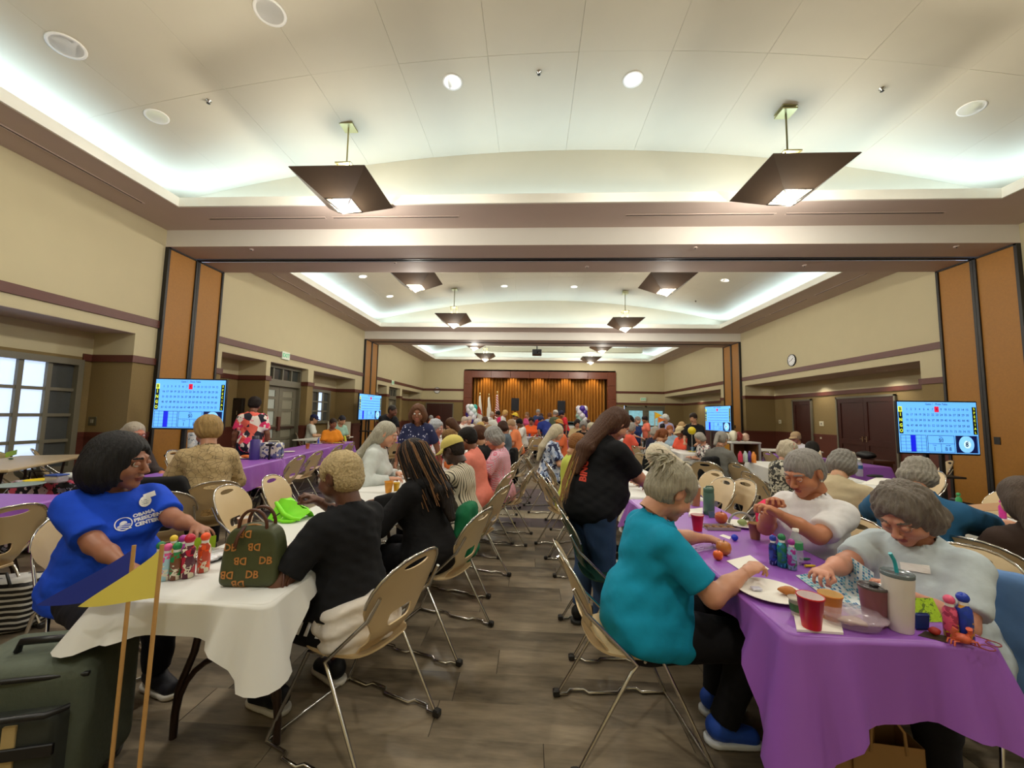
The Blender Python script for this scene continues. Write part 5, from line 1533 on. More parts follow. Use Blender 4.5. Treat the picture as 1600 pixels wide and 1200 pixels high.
def braids(i, col, col2, n=70, ln=.36, seed=1):
    rn = random.Random(seed); hp, HR = i['hp'], i['HR']; m = MB()
    for k in range(n):
        a = rn.uniform(-2.6, 2.6); r0 = .120; th = a - PI / 2   # back half and sides
        dx, dy = math.sin(a), -math.cos(a)
        p = [np.array((dx * r0 * .5, -.02 + dy * r0 * .55, .125)), np.array((dx * r0 * .95, -.02 + dy * r0 * 1.08, .06)), np.array((dx * r0 * 1.1, -.025 + dy * r0 * 1.15, -.04))]
        L = ln * rn.uniform(.8, 1.05); p.append(np.array((dx * r0 * 1.15 + rn.uniform(-.02, .02), -.03 + dy * r0 * 1.25, -.04 - L * .5))); p.append(np.array((dx * r0 * 1.1 + rn.uniform(-.03, .03), -.035 + dy * r0 * 1.4, -.04 - L)))
        if dy > .45: continue
        m.tube([hp + HR @ q for q in p], [.004, .0048, .0048, .0045, .003], 5, 1 if rn.random() < .28 else 0)
    m.build('braids', [hairm(col), hairm(col2)], i['root'], kind='stuff')
B3_ = seat_person(652, 694, 2.80, 72, 'woman in black hooded sweatshirt with long brown-streaked braids', g=1.15, hscale=1.12, hair=('long', '#1c1513', .006), skin_c='#6e4632', shirt=C('#121215'), sleeve='long',
    pants=C('#15161c'), hyaw=0, hpitch=-14, lean=14, whands=((-1.2, 2.66, .80), (-1.25, 3.0, .80)), chairlab='beige folding chair under the woman with braids')
hood(B3_, '#141417'); braids(B3_, '#1c1412', '#7a5636')
B4_ = seat_person(712, 689, 3.65, 72, 'man in yellow cap and cream striped shirt resting his chin on his hand', g=1.0, hscale=1.12, hair=('buzz', '#2a211c', 0), skin_c='#40281e', male=True, shirt=pattern('stripe', ('#d0c6b0', '#d8cfba', '#cfc6b0', '#3e3830'), 14),
    sleeve='long', hat=('cap', '#cdbd6a'), lod=0, hyaw=5, hpitch=-12, lean=12, whands=((-1.05, 3.56, .98), (-1.2, 3.9, .80)), curl=(1.1, .5), chairlab='beige folding chair under the man in the yellow cap')
seat_person(735, 671, 4.5, 75, 'woman in coral top with short black hair, back to the aisle', g=1.12, hair=('curly', '#14100f', .012), skin_c='#7c4d36', shirt=C('#dc8070'), sleeve='long', hyaw=15, lean=10)
seat_person(752, 668, 5.3, 80, 'woman in black top with dark brown short hair behind the coral top', hair=('short', '#4a2c1c', .012), shirt=C('#141416'), lean=8, g=1.1)
B7_ = seat_person(778, 672, 4.85, 82, 'woman with wavy grey hair and pink plaid shirt looking at her phone', g=1.15, hair=('wavy', '#8f8e8c', 0), skin_c='#c98f74', shirt=pattern('plaid', ('#d88aa4', '#e8b8c8', '#c0506a', '#cfc6d2'), 14), pants=C('#33567e'), hpitch=-26, lod=0, hscale=1.12, whands=((-.72, 4.72, .92), (-.72, 4.92, .92)), curl=(.9, .9))
MB().box((0, .33, .93), (.075, .012, .15), rot=(-.9, 0, 0)).build('phone', M('#1c1c22', .2, noise=0), None) if 0 else None
seat_person(598, 663, 4.3, -80, 'woman in pale grey jumper with long grey ponytail', g=1.15, hscale=1.12, hair=('long', '#a9a596', 0), skin_c='#c99377', shirt=C('#c6ccca'), sleeve='long', lean=12, hpitch=-10, lod=0, whands=((-1.55, 4.5, .80), (-1.5, 4.12, .80)))
seat_person(653, 650, 5.2, 190, 'woman in navy dotted top with big brown hair, standing at the table', pose='stand', lean=14, hpitch=8, ztop=1.62, g=1.05, hscale=1.1, hair=('bigbob', '#5c3c26', .012), skin_c='#8a5a42', shirt=pattern('dots', ('#1a2350', '#c8c8e0'), 22), vneck=.06, hands=((-.34, .05, .86), (.30, .22, .80)), lod=1)
seat_person(686, 658, 6.0, -150, 'woman with silver hair, white shirt and red patterned vest', X=-1.5, hair=('wavy', '#a8adb4', 0), skin_c='#c58c78', shirt=pattern('blotch', ('#d9dadf', '#e8e8ea', '#c93a44', '#e2e0e2', '#d14a52'), 9), g=1.1, hyaw=40)
def ex_red(i):
    items = []
    for k, (t_, sz) in enumerate((('B I N G', .085),)):
        v, f = flat('BINGO', .07, .003, 'CENTER'); v = [(-b, a) for a, b in v]; f = [q[::-1] for q in f]; items.append((v, f, 0, 0, 0))
    decal_px(i, i['shirt'], items, 914, 730, [M('#c8402c', .7, noise=.15)], 'back_print', -8)
S1 = seat_person(957, 643, 3.0, -62, 'standing woman in black T-shirt and blue jeans with very long brown hair', pose='stand', lean=17, ztop=1.58, g=1.36, hscale=1.13, belly=.05, hair=('long', '#4c3122', .002), skin_c='#c48e70',
    shirt=C('#121317'), pants=M('#2c4468', .85, noise=.25, scale=14, bump=.1), hpitch=-26, hyaw=-4, whands=((.95, 3.3, .93), (.98, 3.05, .93)), shoes=('#1d1d1c', '#2a2a28'), hem=-.2, lod=0, pants_cut=.12)
ex_red(S1)
hl = MB()
rn = random.Random(4); T_ = S1['T']
for k in range(34):
    a = rn.uniform(-1, .3); w0 = rn.uniform(.0, .012)
    p = [S1['hp'] + S1['HR'] @ np.array((a * .05, -.115 - w0, .03)), np.asarray(T_((a * .075, -.215 - w0, .44))), np.asarray(T_((a * .085, -.235 - w0, .28))), np.asarray(T_((a * .08 + rn.uniform(-.01, .01), -.262, .12))), np.asarray(T_((a * .06 + rn.uniform(-.03, .03), -.262, -.0 + rn.uniform(-.05, .04))))]
    hl.tube(p, [.002, .003, .003, .0025, .001], 5)
hl.build('hair_strands', hairm('#8f6840'), S1['root'], kind='stuff')
def clip(i, col='#3a2418', at_=(0, -.085, .10)):
    m = MB(); hp, HR = i['hp'], i['HR']; c_ = hp + HR @ np.array(at_)
    for k in range(5): m.tube([c_ + HR @ np.array((-.03 + k * .015, 0, .0)), c_ + HR @ np.array((-.03 + k * .015, -.02, .03)), c_ + HR @ np.array((-.03 + k * .015, -.05, .025))], .004, 6)
    m.tube([c_ + HR @ np.array((-.035, 0, 0)), c_ + HR @ np.array((.035, 0, 0))], .006, 6); m.build('hair_clip', M(col, .3, noise=0), i['root'])
T1 = seat_person(1036, 737, 2.03, -84, 'woman in teal T-shirt with clipped-up grey-blonde hair', g=1.34, hscale=1.22, hair=('bun', '#989280', .012), skin_c='#c08a6e', shirt=C('#0d8cb0'), pants=C('#121216'), hpitch=-24, hyaw=6, lean=11,
    whands=((1.08, 2.4, .79), atZ(1168, 892, .81)), curl=(.6, 1.0), shoes=('#2b52b8', '#d0d4d8'), belly=.03, legs=([(-.13, .54, .50), (.13, .54, .50)], [(-.10, .46, .09), (.10, .38, .09)]), chairlab='beige folding chair under the woman in teal')
m = MB(); rn = random.Random(12)
for k in range(90):
    t = rn.uniform(0, 2 * PI); q0 = np.array((.05 * math.cos(t), -.085 + .045 * math.sin(t), .085 + .03 * rn.random())); dr = np.array((rn.uniform(-1, 1), rn.uniform(-1.2, .2), rn.uniform(-1.3, .7))); dr /= np.linalg.norm(dr)
    L = rn.uniform(.04, .10); q1 = q0 + dr * L * .5 + np.array((0, -.01, .02)); q2 = q0 + dr * L + np.array((rn.uniform(-.02, .02), -.01, -.02)); m.tube([T1['hp'] + T1['HR'] @ q for q in (q0, q1, (q1 + q2) / 2 + np.array((.006, 0, .004)), q2)], [.004, .0055, .0045, .0015], 5, k % 2)
m.build('loose_strands', [hairm('#aaa590'), hairm('#8a8470')], T1['root'], kind='stuff')
clip(T1)
W1 = seat_person(1262, 712, 2.5, 116, 'woman in white T-shirt with grey hair pulled back, holding something in both hands', g=1.2, hscale=1.16, hair=('pulled', '#8d8985', .003), skin_c='#b97a58', shirt=C('#dcdadb'), hpitch=-20, hyaw=-4, lean=6,
    whands=(atY(1212, 800, 2.26), atY(1206, 790, 2.36)), curl=(1.1, 1.1), lips='#9a4a40', chairlab='beige folding chair under the woman in the white T-shirt', roll=0)
m = MB()
for sx in (-1, 1): m.ball(tuple(W1['hp'] + W1['HR'] @ np.array((sx * .088, -.006, -.05))), .0065, 8)
m.build('earrings', M('#e0dccf', .2, noise=0), W1['root'])
W2 = seat_person(1418, 776, 1.9, 116, 'woman in pale blue T-shirt with glasses and wavy brown-grey hair, holding a bingo sheet', g=1.42, hscale=1.2, hair=('wavy', '#6f675f', .006), skin_c='#c48a72', shirt=C('#b9c4ca'), hpitch=-24, hyaw=-2, lean=13,
    whands=(atZ(1410, 925, .81), atZ(1285, 893, .84)), curl=(.8, .9), glasses='#b9a090', lips='#9c4a44', belly=.03, chairlab='beige folding chair under the woman with the bingo sheet')
decal_px(W2, W2['shirt'], [([(-.05, -.018), (.05, -.018), (.05, .018), (-.05, .018)], [(0, 1, 2, 3)], 0, 0, 0)], 1430, 887, [M('#eceae6', .5, noise=0)], 'name_tag', 10, .006)
seat_person(1313, 705, 3.25, -55, 'woman with grey hair in beige top, seen from behind between the two white-shirted women', g=1.2, hscale=.94, hair=('wavy', '#7d7a74', 0), shirt=C('#b8a98a'), sleeve='long', lean=22, lod=0, pants=pattern('blotch', ('#7a6a3a', '#a08c50', '#5c4c28'), 20))
P1 = seat_person(1432, 716, 2.62, -52, 'woman in blue polo with curly grey hair, seen from behind with elbows on the table', g=1.3, hscale=.88, hair=('wavy', '#8f8a80', 0), skin_c='#c08a70', shirt=C('#24577e'), lean=20, pants=C('#b9b2a6'), whands=((2.7, 3.25, .80), (3.5, 2.7, .80)))
seat_person(1606, 782, 2.25, -20, 'person with frizzy brown-grey hair at the right edge of the picture', g=1.05, hscale=1.1, hair=('long', '#4e4138', .01), shirt=C('#3a2c26'), sleeve='long', lod=1)
# --- left side
seat_person(196, 664, 4.35, -100, 'woman with long grey hair and glasses at the left, behind the blue T-shirt', g=1.0, hscale=1.15, hair=('long', '#a39a8c', 0), skin_c='#b9745c', shirt=C('#3c3432'), sleeve='long', glasses='#7a2a22', hpitch=-10, X=-4.72)
seat_person(328, 656, 3.65, 50, 'woman in beige lace jumper with short sandy hair, seen from behind', g=1.22, hscale=1.14, hair=('short', '#9a7e50', .014), skin_c='#b07e62', shirt=pattern('lace', ('#5f5038', '#b19a70'), 24), sleeve='long', lod=0, lean=8)
seat_person(388, 623, 6.5, 20, 'woman in red floral top standing by the grey doors, hands at her sides', pose='stand', lean=2, g=1.1, hair=('curly', '#1c1412', .012), skin_c='#7a4c38', shirt=pattern('floral', ('#d8343a', '#e86858', '#1d2030', '#f0e8e0', '#e0306a'), 9), pants=C('#1c2740'), hands=((-.28, .05, .80), (.28, .05, .80)), X=-4.85)
seat_person(521, 650, 11.6, -60, 'woman in pale top with navy cap at the white table by the left windows', X=-6.75, hat=('cap', '#20244a'), hair=('short', '#3a3030', 0), shirt=C('#cfd2cc'))
seat_person(532, 650, 11.0, -120, 'woman in mint top bending over at the white table by the left windows', X=-5.55, hair=('short', '#22222e', 0), shirt=C('#9fc4b2'), lean=20)
seat_person(556, 656, 9.4, -130, 'person in orange top with short dark hair, left of the far left television', X=-4.95, hair=('short', '#2a1c18', 0), skin_c='#8a5a40', shirt=C('#e08a28'))
seat_person(577, 655, 9.2, 60, 'person with grey hair and black top in front of the far left television', X=-3.5, hair=('wavy', '#8d8d90', 0), shirt=C('#121216'), g=1.1)
seat_person(612, 636, 9.0, -125, 'man in black polo leaning over the far purple table', pose='stand', lean=34, male=True, hair=('buzz', '#2c2826', 0), skin_c='#6e4838', shirt=C('#16171c'), ztop=1.80, hands=((-.1, .6, .85), (.15, .62, .85)), hyaw=15, hpitch=20)
FAR = [
 (675, 646, 19, 150, 'sit', 'short', '#9a9a9a', '#b88a70', '#6a5a50', 'person with grey hair before the brown double doors, left of the stage'),
 (676, 658, 13.5, 120, 'sit', 'short', '#3a2a20', '#8a6048', '#4a3a44', 'person in orange cap left of the stage, before the brown doors', ('cap', '#e0703a')),
 (685, 651, 17, 170, 'sit', 'short', '#8a3a20', '#c09078', '#5a3a30', 'person with reddish hair before the brown double doors'),
 (708, 655, 8.4, 80, 'sit', 'long', '#4a2e1c', '#b98a6c', '#a88a5c', 'woman with long brown hair and tan top on the left aisle side'),
 (706, 674, 5.6, 95, 'sit', 'curly', '#7a5a34', '#c08e6c', '#e07a40', 'person with curly light brown hair and orange top behind the yellow cap'),
 (766, 667, 6.2, 85, 'sit', 'short', '#8a7050', '#c09a7c', '#5c4636', 'person with tan-grey hair and brown top left of the pink plaid shirt'),
 (724, 652, 14, -100, 'sit', 'short', '#b8a898', '#cf9c88', '#dcd4d0', 'person with pinkish face and white top near the left balloon column'),
 (733, 651, 14.6, -150, 'sit', 'short', '#c0b0a8', '#cf9c88', '#e2dedc', 'person in white top right beside the left balloon column'),
 (748, 656, 12.4, 100, 'sit', 'wavy', '#c8c6c4', '#c89a80', '#d8d8da', 'person with white hair and white top in front of the flags'),
 (753, 661, 10.8, 100, 'sit', 'wavy', '#c0a468', '#c89a80', '#c8a078', 'woman with blonde hair behind the black top, left of the aisle'),
 (760, 652, 13.4, 80, 'sit', 'short', '#4a3020', '#a87a5c', '#d8d8dc', 'person with short brown hair and white top below the middle flag'),
 (772, 658, 9.8, 92, 'sit', 'long', '#dcd8cc', '#d0a088', '#e0ddd8', 'woman with long white-blonde hair and white top left of the aisle'),
 (789, 661, 8.6, 84, 'sit', 'wavy', '#3c241a', '#b07a5e', '#5c6a78', 'person with brown hair and blue-grey top at the left aisle side'),
 (802, 657, 10.2, 90, 'sit', 'short', '#b09070', '#cf9a80', '#ea8a5c', 'person in peach top at the left side of the aisle'),
 (814, 655, 12.6, 95, 'sit', 'curly', '#141010', '#6a4432', '#dedcd8', 'person with black curls and white top near the end of the aisle'),
 (824, 645, 17, 150, 'stand', 'short', '#8a6a50', '#c08e74', '#d85a8c', 'person in pink top standing in the far centre'),
 (830, 652, 14.6, 180, 'sit', 'short', '#20140f', '#8a5a44', '#e8602c', 'person in orange top behind the far aisle chair'),
 (841, 640, 18.5, 170, 'stand', 'short', '#9a9a98', '#c09078', '#3a4a78', 'person with grey hair and blue top standing before the curtain'),
 (845, 647, 16, 200, 'stand', 'short', '#3a2420', '#a06a50', '#b83030', 'person in dark red top standing at the far centre'),
 (846, 654, 12.6, 30, 'stand', 'short', '#1c2450', '#8a6048', '#1f2f7a', 'person in navy top bending over the far centre table'),
 (859, 646, 16, 10, 'stand', 'short', '#6a4028', '#c09078', '#9cb4d8', 'person in light blue top standing with back to the camera'),
 (867, 642, 15.5, -40, 'stand', 'short', '#8a8078', '#c09078', '#56604a', 'man in white cap and olive shirt standing below the right loudspeaker', ('cap', '#e4e2dc')),
 (879, 643, 15.8, 100, 'stand', 'short', '#20182a', '#b07858', '#d8303c', 'person in dark cap and red top standing below the right loudspeaker', ('cap', '#262a40')),
 (872, 656, 12.6, -90, 'sit', 'curly', '#c07838', '#b87c58', '#c88a50', 'person in orange-brown hat right of the aisle', ('hat', '#c08848')),
 (876, 664, 9.6, 100, 'sit', 'short', '#1c1614', '#b07858', '#d86a40', 'person with black hair behind the blonde woman in floral dress'),
 (866, 665, 6.4, -80, 'sit', 'long', '#bdb299', '#c99a7c', None, 'woman with long pale blonde hair and blue floral dress at the right aisle side'),
 (897, 681, 4.5, -78, 'sit', 'curly', '#8a5c34', '#b98a68', '#b9c45a', 'person with curly auburn hair and lime top beside the standing woman'),
 (902, 656, 12.4, 180, 'sit', 'bob', '#1c1412', '#c89878', '#c0ae84', 'woman with black hair and beige top facing the camera, far right of the aisle'),
 (912, 659, 11, 170, 'sit', 'wavy', '#8c8c8a', '#b88a70', '#16181c', 'person with grey hair and black top right of the woman in beige'),
 (920, 657, 14, 150, 'sit', 'short', '#3a2018', '#a87858', '#3c4a38', 'person with dark hair and green top below the right balloon column'),
 (926, 662, 9.6, 95, 'sit', 'short', '#c8c0a8', '#c89a80', '#b8b4a8', 'person with white-blonde hair just left of the standing woman'),
 (768, 644, 18, -100, 'stand', 'short', '#b8a898', '#b98a70', '#dcdad8', 'person in white top standing between the flags'),
 (779, 643, 16.5, 90, 'stand', 'short', '#1c1210', '#8a5a44', '#d82a68', 'woman in magenta top standing in front of the curtain'),
 (788, 642, 16.5, -95, 'stand', 'wavy', '#d0a868', '#c89a80', '#e0dedc', 'blonde woman in white top standing beside the magenta top'),
 (804, 646, 14.5, -95, 'stand', 'short', '#4a3828', '#8a6048', '#d8d4cc', 'person in yellow hat and white top standing left of the aisle', ('hat', '#d8b83c')),
 (985, 650, 13.4, 110, 'stand', 'long', '#1c1616', '#b98a70', '#7a7a80', 'woman with long dark hair and grey top standing by the glass doors'),
 (995, 652, 11.5, -140, 'stand', 'buzz', '#8a8480', '#c09078', '#26386c', 'man in navy shirt standing before the glass doors'),
 (1009, 651, 13.5, 90, 'stand', 'short', '#241a1c', '#a87858', '#e87a64', 'woman in coral top standing before the right glass door'),
 (984, 663, 9.8, -80, 'sit', 'wavy', '#9a9690', '#c09078', '#ea6450', 'woman with grey hair in coral top below the man in navy'),
 (1040, 649, 12.5, 150, 'stand', 'wavy', '#c8c8c4', '#c89a80', '#aaa6cc', 'woman with white hair and lavender shirt standing near the orange pennant'),
 (1084, 647, 9.4, 140, 'stand', 'short', '#2a1c14', '#c09072', '#141518', 'man in black shirt standing in front of the dark far right door'),
 (1022, 669, 9.0, -80, 'sit', 'wavy', '#a09a90', '#c09078', '#22243c', 'woman with grey hair and navy top at the far right white table'),
 (1033, 672, 7.3, -60, 'sit', 'pony', '#7a4628', '#c08e6c', '#d0cfc6', 'woman with auburn ponytail and off-white top, black jacket on her chair'),
 (1046, 666, 11, 175, 'sit', 'curly', '#a0603c', '#c89070', '#9ab6cc', 'person with curly red hair and pale blue top at the far right table'),
 (1035, 663, 12.6, 175, 'sit', 'short', '#161010', '#7a5040', '#a08070', 'person with short black hair behind the redhead'),
 (1066, 661, 12.4, 130, 'sit', 'short', '#5a4a3a', '#b08060', '#7a6a50', 'person in tan hat far right', ('hat', '#b99a70')),
 (1064, 668, 9.8, 110, 'sit', 'short', '#3a2a20', '#8a5c44', '#f06048', 'person in cream cap and coral top at the far right table', ('cap', '#d6c49a')),
 (1095, 678, 8.4, 95, 'sit', 'wavy', '#a8a49a', '#c89478', None, 'woman with short grey hair and black-and-white floral top facing left'),
 (1125, 677, 6.3, -50, 'sit', 'pony', '#8c8880', '#b98a70', '#6c6c68', 'woman in grey jumper with grey ponytail, back to the camera'),
 (1032, 697, 4.25, 96, 'sit', 'long', '#d2c8b0', '#c89a80', None, 'woman with long white-blonde hair and blue floral top leaning over the table'),
 (1228, 692, 4.9, -85, 'sit', 'wavy', '#b8ad98', '#cf9c84', None, 'woman with pale hair, red headband and black-and-white top'),
 (1245, 677, 8.9, 100, 'sit', 'short', '#9a8a70', '#a87a60', '#dcdce4', 'man in tan flat cap and white sleeves near the single dark door', ('cap', '#b8a07c')),
 (1270, 697, 5.9, -20, 'sit', 'curly', '#14100e', '#5c3a2c', '#5a3a6a', 'person with black curly hair behind the woman in white T-shirt'),
]
SPEC = {'woman with long pale blonde hair and blue floral dress': pattern('floral', ('#24345c', '#8a9cc0', '#d8dce6', '#1c2448', '#b8c4d8'), 16),
        'woman with short grey hair and black-and-white floral top': pattern('floral', ('#1c1c20', '#d8d6d2', '#5c5c60', '#c8a8a8', '#eeeeea'), 18),
        'woman with long white-blonde hair and blue floral top': pattern('floral', ('#1c3a8c', '#2a50b0', '#d8dcec', '#c83a50', '#1a2a6a'), 16),
        'woman with pale hair, red headband': pattern('blotch', ('#1a1a1a', '#3a3a38', '#a8a494', '#1c1c1c', '#c8c4b4'), 24)}
rnf = random.Random(11)
for row in FAR:
    px, yt, Y, a, pose, hs_, hcol, sk, sc_, lab = row[:10]
    kw = dict(pose=pose, hair=(hs_, hcol, 0.004 + .006 * rnf.random()), skin_c=sk, lean=rnf.choice((4, 8, 12)), g=1 + .2 * rnf.random(), hpitch=-8 - rnf.random() * 14)
    if len(row) > 10: kw['hat'] = row[10]
    if sc_ is None: kw['shirt'] = [v for k, v in SPEC.items() if lab.startswith(k)][0]
    else: kw['shirt'] = C(sc_)
    kw['pants'] = C(rnf.choice(('#1a1b22', '#2a3448', '#3a3a3c', '#22304a', '#4a4238')))
    if 'leaning over the table' in lab: kw.update(lean=30, lod=0, hscale=1.1, hpitch=-25, whands=((1.2, 4.1, .8), (1.15, 4.4, .8)))
    if 'bending over' in lab: kw.update(lean=45)
    if pose == 'stand': kw['hands'] = rnf.choice((((-.25, .05, .82), (.25, .05, .82)), ((-.15, .3, 1.0), (.15, .3, 1.0)), ((-.25, .05, .82), (.12, .32, 1.05))))
    if 'grey jumper with' in lab: kw.update(sleeve='long', g=1.15)
    nopeople_chair = None
    inf = seat_person(px, yt, Y, a, lab, nopeople_chair, **kw)
    if 'red headband' in lab:
        m = MB(); m.tube([inf['hp'] + inf['HR'] @ np.array((.1 * math.cos(t), -.02 + .03 * 0, .03 + .108 * math.sin(t))) for t in np.linspace(-.2, PI + .2, 14)], .010, 6); m.build('headband', C('#c02838'), inf['root'])
    if 'reddish' in lab: pass

# ================================================================ EMPTY CHAIRS
GREEN_SH = M('#16382c', .4, noise=.05)
EC = [(-3.62, 2.36, 88, 'large empty beige chair at the left edge, back to the camera'),
 (-2.22, 3.2, -82, 'empty beige chair behind the lime green bag'), (-2.22, 4.05 - .3, -84, 'small empty beige chair left of the blonde curls'),
 (-3.66, 5.45, 93, 'empty beige chair at the left purple table, nearest of the four in a row'), (-3.78, 6.15, 93, 'empty beige chair at the left purple table, second of the four in a row'),
 (-4.02, 7.3, 93, 'empty beige chair at the left purple table, third of the four in a row'), (-4.15, 8.1, 93, 'empty beige chair at the left purple table, farthest of the four in a row'),
 (-5.45, 7.9, -80, 'empty beige chair across the purple table, right of the white patterned bag'), (-5.2, 5.8, -80, 'empty beige chair behind the tall tumbler on the purple table'),
 (-7.15, 5.2, -60, 'beige chair tucked in the near left window recess, front one'), (-7.3, 5.75, -40, 'beige chair tucked in the near left window recess, rear one'),
 (1.95, 4.2, 98, 'empty beige chair right of the green flask, back to the wall'), (1.95, 4.85, 100, 'empty beige chair behind the green flask, beside the black jacket'),
 (3.3, 5.9, -75, 'empty beige chair in the middle right, nearer of an overlapping pair'), (3.5, 6.2, -100, 'empty beige chair in the middle right, farther of an overlapping pair'),
 (4.35, 4.0, 90, 'empty beige chair with a black bird-shaped clip on its back'), (5.35, 6.0, 85, 'empty beige chair beyond the water bottle, right of the grey-haired woman'),
 (5.0, 5.45, 85, 'empty beige chair just left of the curly hair of the woman in blue polo'),
 (2.75, 2.35, -78, 'empty beige chair at the right edge with a dark gap across its back'),
 (.15, 12.2, 0, 'empty beige chair with a dark heart cut-out at the end of the aisle'),
 (.55, 5.5, -84, 'empty beige chair on the right aisle side behind the floral dress'), (.52, 4.0, -86, 'empty beige chair on the right aisle side, partly hidden by the standing woman'),
 (6.3, 11.5, 178, 'empty beige chair behind the white table at the single door'), (5.1, 8.1, -88, 'empty beige chair left of the purple table near the dark doors'),
 (6.45, 8.6, 92, 'empty beige chair right of the purple table near the dark doors'), (6.9, 7.2, 60, 'folded-looking beige chair before the dark double doors'),
 (2.55, 6.9, -40, 'empty beige chair near the woman with the auburn ponytail'), (2.0, 7.2, 70, 'empty beige chair at the third right aisle table'),
 (-3.3, 9.9, 85, 'empty beige chair at the far left purple table, nearer one'), (-3.3, 11.2, 85, 'empty beige chair at the far left purple table, farther one'),
 (-.65, 7.6, 85, 'empty beige chair at the left side of the aisle, nearer the middle'), (-.7, 12.2, 88, 'empty beige chair far along the left side of the aisle'),
 (.72, 7.4, -86, 'empty beige chair far along the right side of the aisle'), (.75, 8.4, -86, 'empty beige chair farther along the right side of the aisle'), (-5.2, 2.4, -90, 'empty beige chair across the near far-left purple table')]
EC.append((-.3, 6.98, 88, 'beige aisle chair under the hanging black jacket, beyond the pink plaid shirt'))
for x, y, a, lab in EC: chair(x, y, a, lab)
gc = chair(.55, 2.78, -86, 'dark green chair behind the woman in teal', 'folding chairs of another colour')
for ch in gc.children:
    if ch.name.startswith(('seat', 'backrest')): ch.data = ch.data.copy(); ch.data.materials[0] = GREEN_SH
# ================================================================ THINGS ON AND AROUND THE TABLES
TZ = .7475
def on(px, py, z=TZ): p = atZ(px, py, z); return Vector((p.x, p.y, z))
def topz(px, py, p): return atY(px, py, p.y).z
def mpp(p):
    q = RW.transposed() @ (p - Vector((0, 0, CAMZ))); return -q.z / F * .93
def cup(px, pb, pt, col, lab, inner='#e8e4e0', r=None, rough=.35, z=TZ):
    p = on(px, pb, z); h = max(.05, topz(px, pt, p) - z); r = r or h * .38
    g = thing('cup', lab, 'cup', p)
    MB().lathe([(r * .68, 0), (r * .7, .004), (r, h), (r * 1.04, h), (r * 1.04, h - .006), (r * .97, h - .006)], n=22, cap=(1, 0)).build('cup_wall', M(col, rough, noise=.03), g)
    MB().lathe([(r * .66, .006), (r * .96, h - .001)], n=22, cap=(0, 0)).lathe([(0, .006), (r * .67, .006)], n=22).build('cup_inside', M(inner, .4, noise=0), g)
    return g
def dauber(px, pb, pt, cap, body, lab, z=TZ, body2=None):
    p = on(px, pb, z); h = max(.10, topz(px, pt, p) - z); s = h / .15; g = thing('dauber', lab, 'marker', p, 0, 'bingo daubers')
    mt = pattern('blotch', (body, body2 or '#e8e0c8', body, cap, body), 38, .3)
    MB().lathe([(.017 * s, 0), (.021 * s, .004 * s), (.021 * s, .085 * s), (.019 * s, .10 * s), (.011 * s, .112 * s), (.011 * s, .116 * s)], n=18).build('bottle', mt, g)
    MB().lathe([(.0125 * s, .112 * s), (.0125 * s, .122 * s)], n=16).build('collar', M('#e4e2de', .4, noise=0), g)
    MB().ball((0, 0, .134 * s), (.0165 * s, .0165 * s, .017 * s), 16).build('cap', M(cap, .35, noise=0), g)
    return g
def plate(px, py, w_px, lab, col='#e6e3da', z=TZ, food=None, asp=1.0, rz=0):
    p = on(px, py, z); r = w_px * mpp(p) * .55; g = thing('plate', lab, 'plate', p, rz)
    MB().lathe([(0, .004), (r * .62, .004), (r * .98, .018), (r, .019), (r, .016), (r * .64, .0), (0, 0)], n=30, sx=1, sy=asp).build('dish', M(col, .5, noise=.02), g)
    return g, p, r
def blob(name, lab, cat, p, size, col, seed=0, amp=.12, mat=None, nn=14, parent=None, group=None, zs=1):
    rn = random.Random(seed); m = MB(); sx, sy, sz = size
    n1, n2 = nn // 2, nn; vs = []; fs = []; ph = [rn.random() * 6 for _ in range(4)]
    for i in range(n1 + 1):
        a = PI * i / n1
        for k in range(n2):
            t = 2 * PI * k / n2; q = 1 + amp * (math.sin(3 * t + ph[0]) * math.sin(2 * a + ph[1]) + .5 * math.sin(5 * t + ph[2] + 3 * a))
            if i in (0, n1): q = 1
            vs.append((sx * math.sin(a) * math.cos(t) * q, sy * math.sin(a) * math.sin(t) * q, sz * (1 - math.cos(a) * 1) * zs))
    for i in range(n1):
        for k in range(n2): k2 = (k + 1) % n2; fs.append((i * n2 + k, i * n2 + k2, (i + 1) * n2 + k2, (i + 1) * n2 + k))
    m.add(vs, fs, 0, True); o = m.build(name, mat or M(col, .5, noise=.15), parent); o.location = p
    if lab: tag(o, lab, cat, group)
    return o
def card(name, lab, cat, pts, mat, t=.001, group=None, parent=None):
    """thin sheet through the given corner points"""
    P = [Vector(q) for q in pts]; n_ = (P[1] - P[0]).cross(P[2] - P[0]).normalized() * t
    m = MB(); k = len(P); m.add(P + [q + n_ for q in P], [tuple(range(k))[::-1], tuple(range(k, 2 * k))] + [(i, (i + 1) % k, k + (i + 1) % k, k + i) for i in range(k)])
    c = sum(P, Vector()) / k
    m.v = [tuple(Vector(v) - c) for v in m.v]
    o = m.build(name, mat, parent); o.location = c
    if lab: tag(o, lab, cat, group)
    return o
def sdf_thing(fn, lo, hi, h, name, mat, parent=None, **kw):
    V, Q = mesh_sdf(fn, lo, hi, h); o = np_mesh(name, V, Q, mat, parent)
    if kw: tag(o, **kw)
    return o
def rbox(P, c, d, r):
    q = np.abs(P - np.asarray(c, np.float32)) - (np.asarray(d, np.float32) - r)
    return np.linalg.norm(np.maximum(q, 0), axis=1) + np.minimum(q.max(1), 0) - r

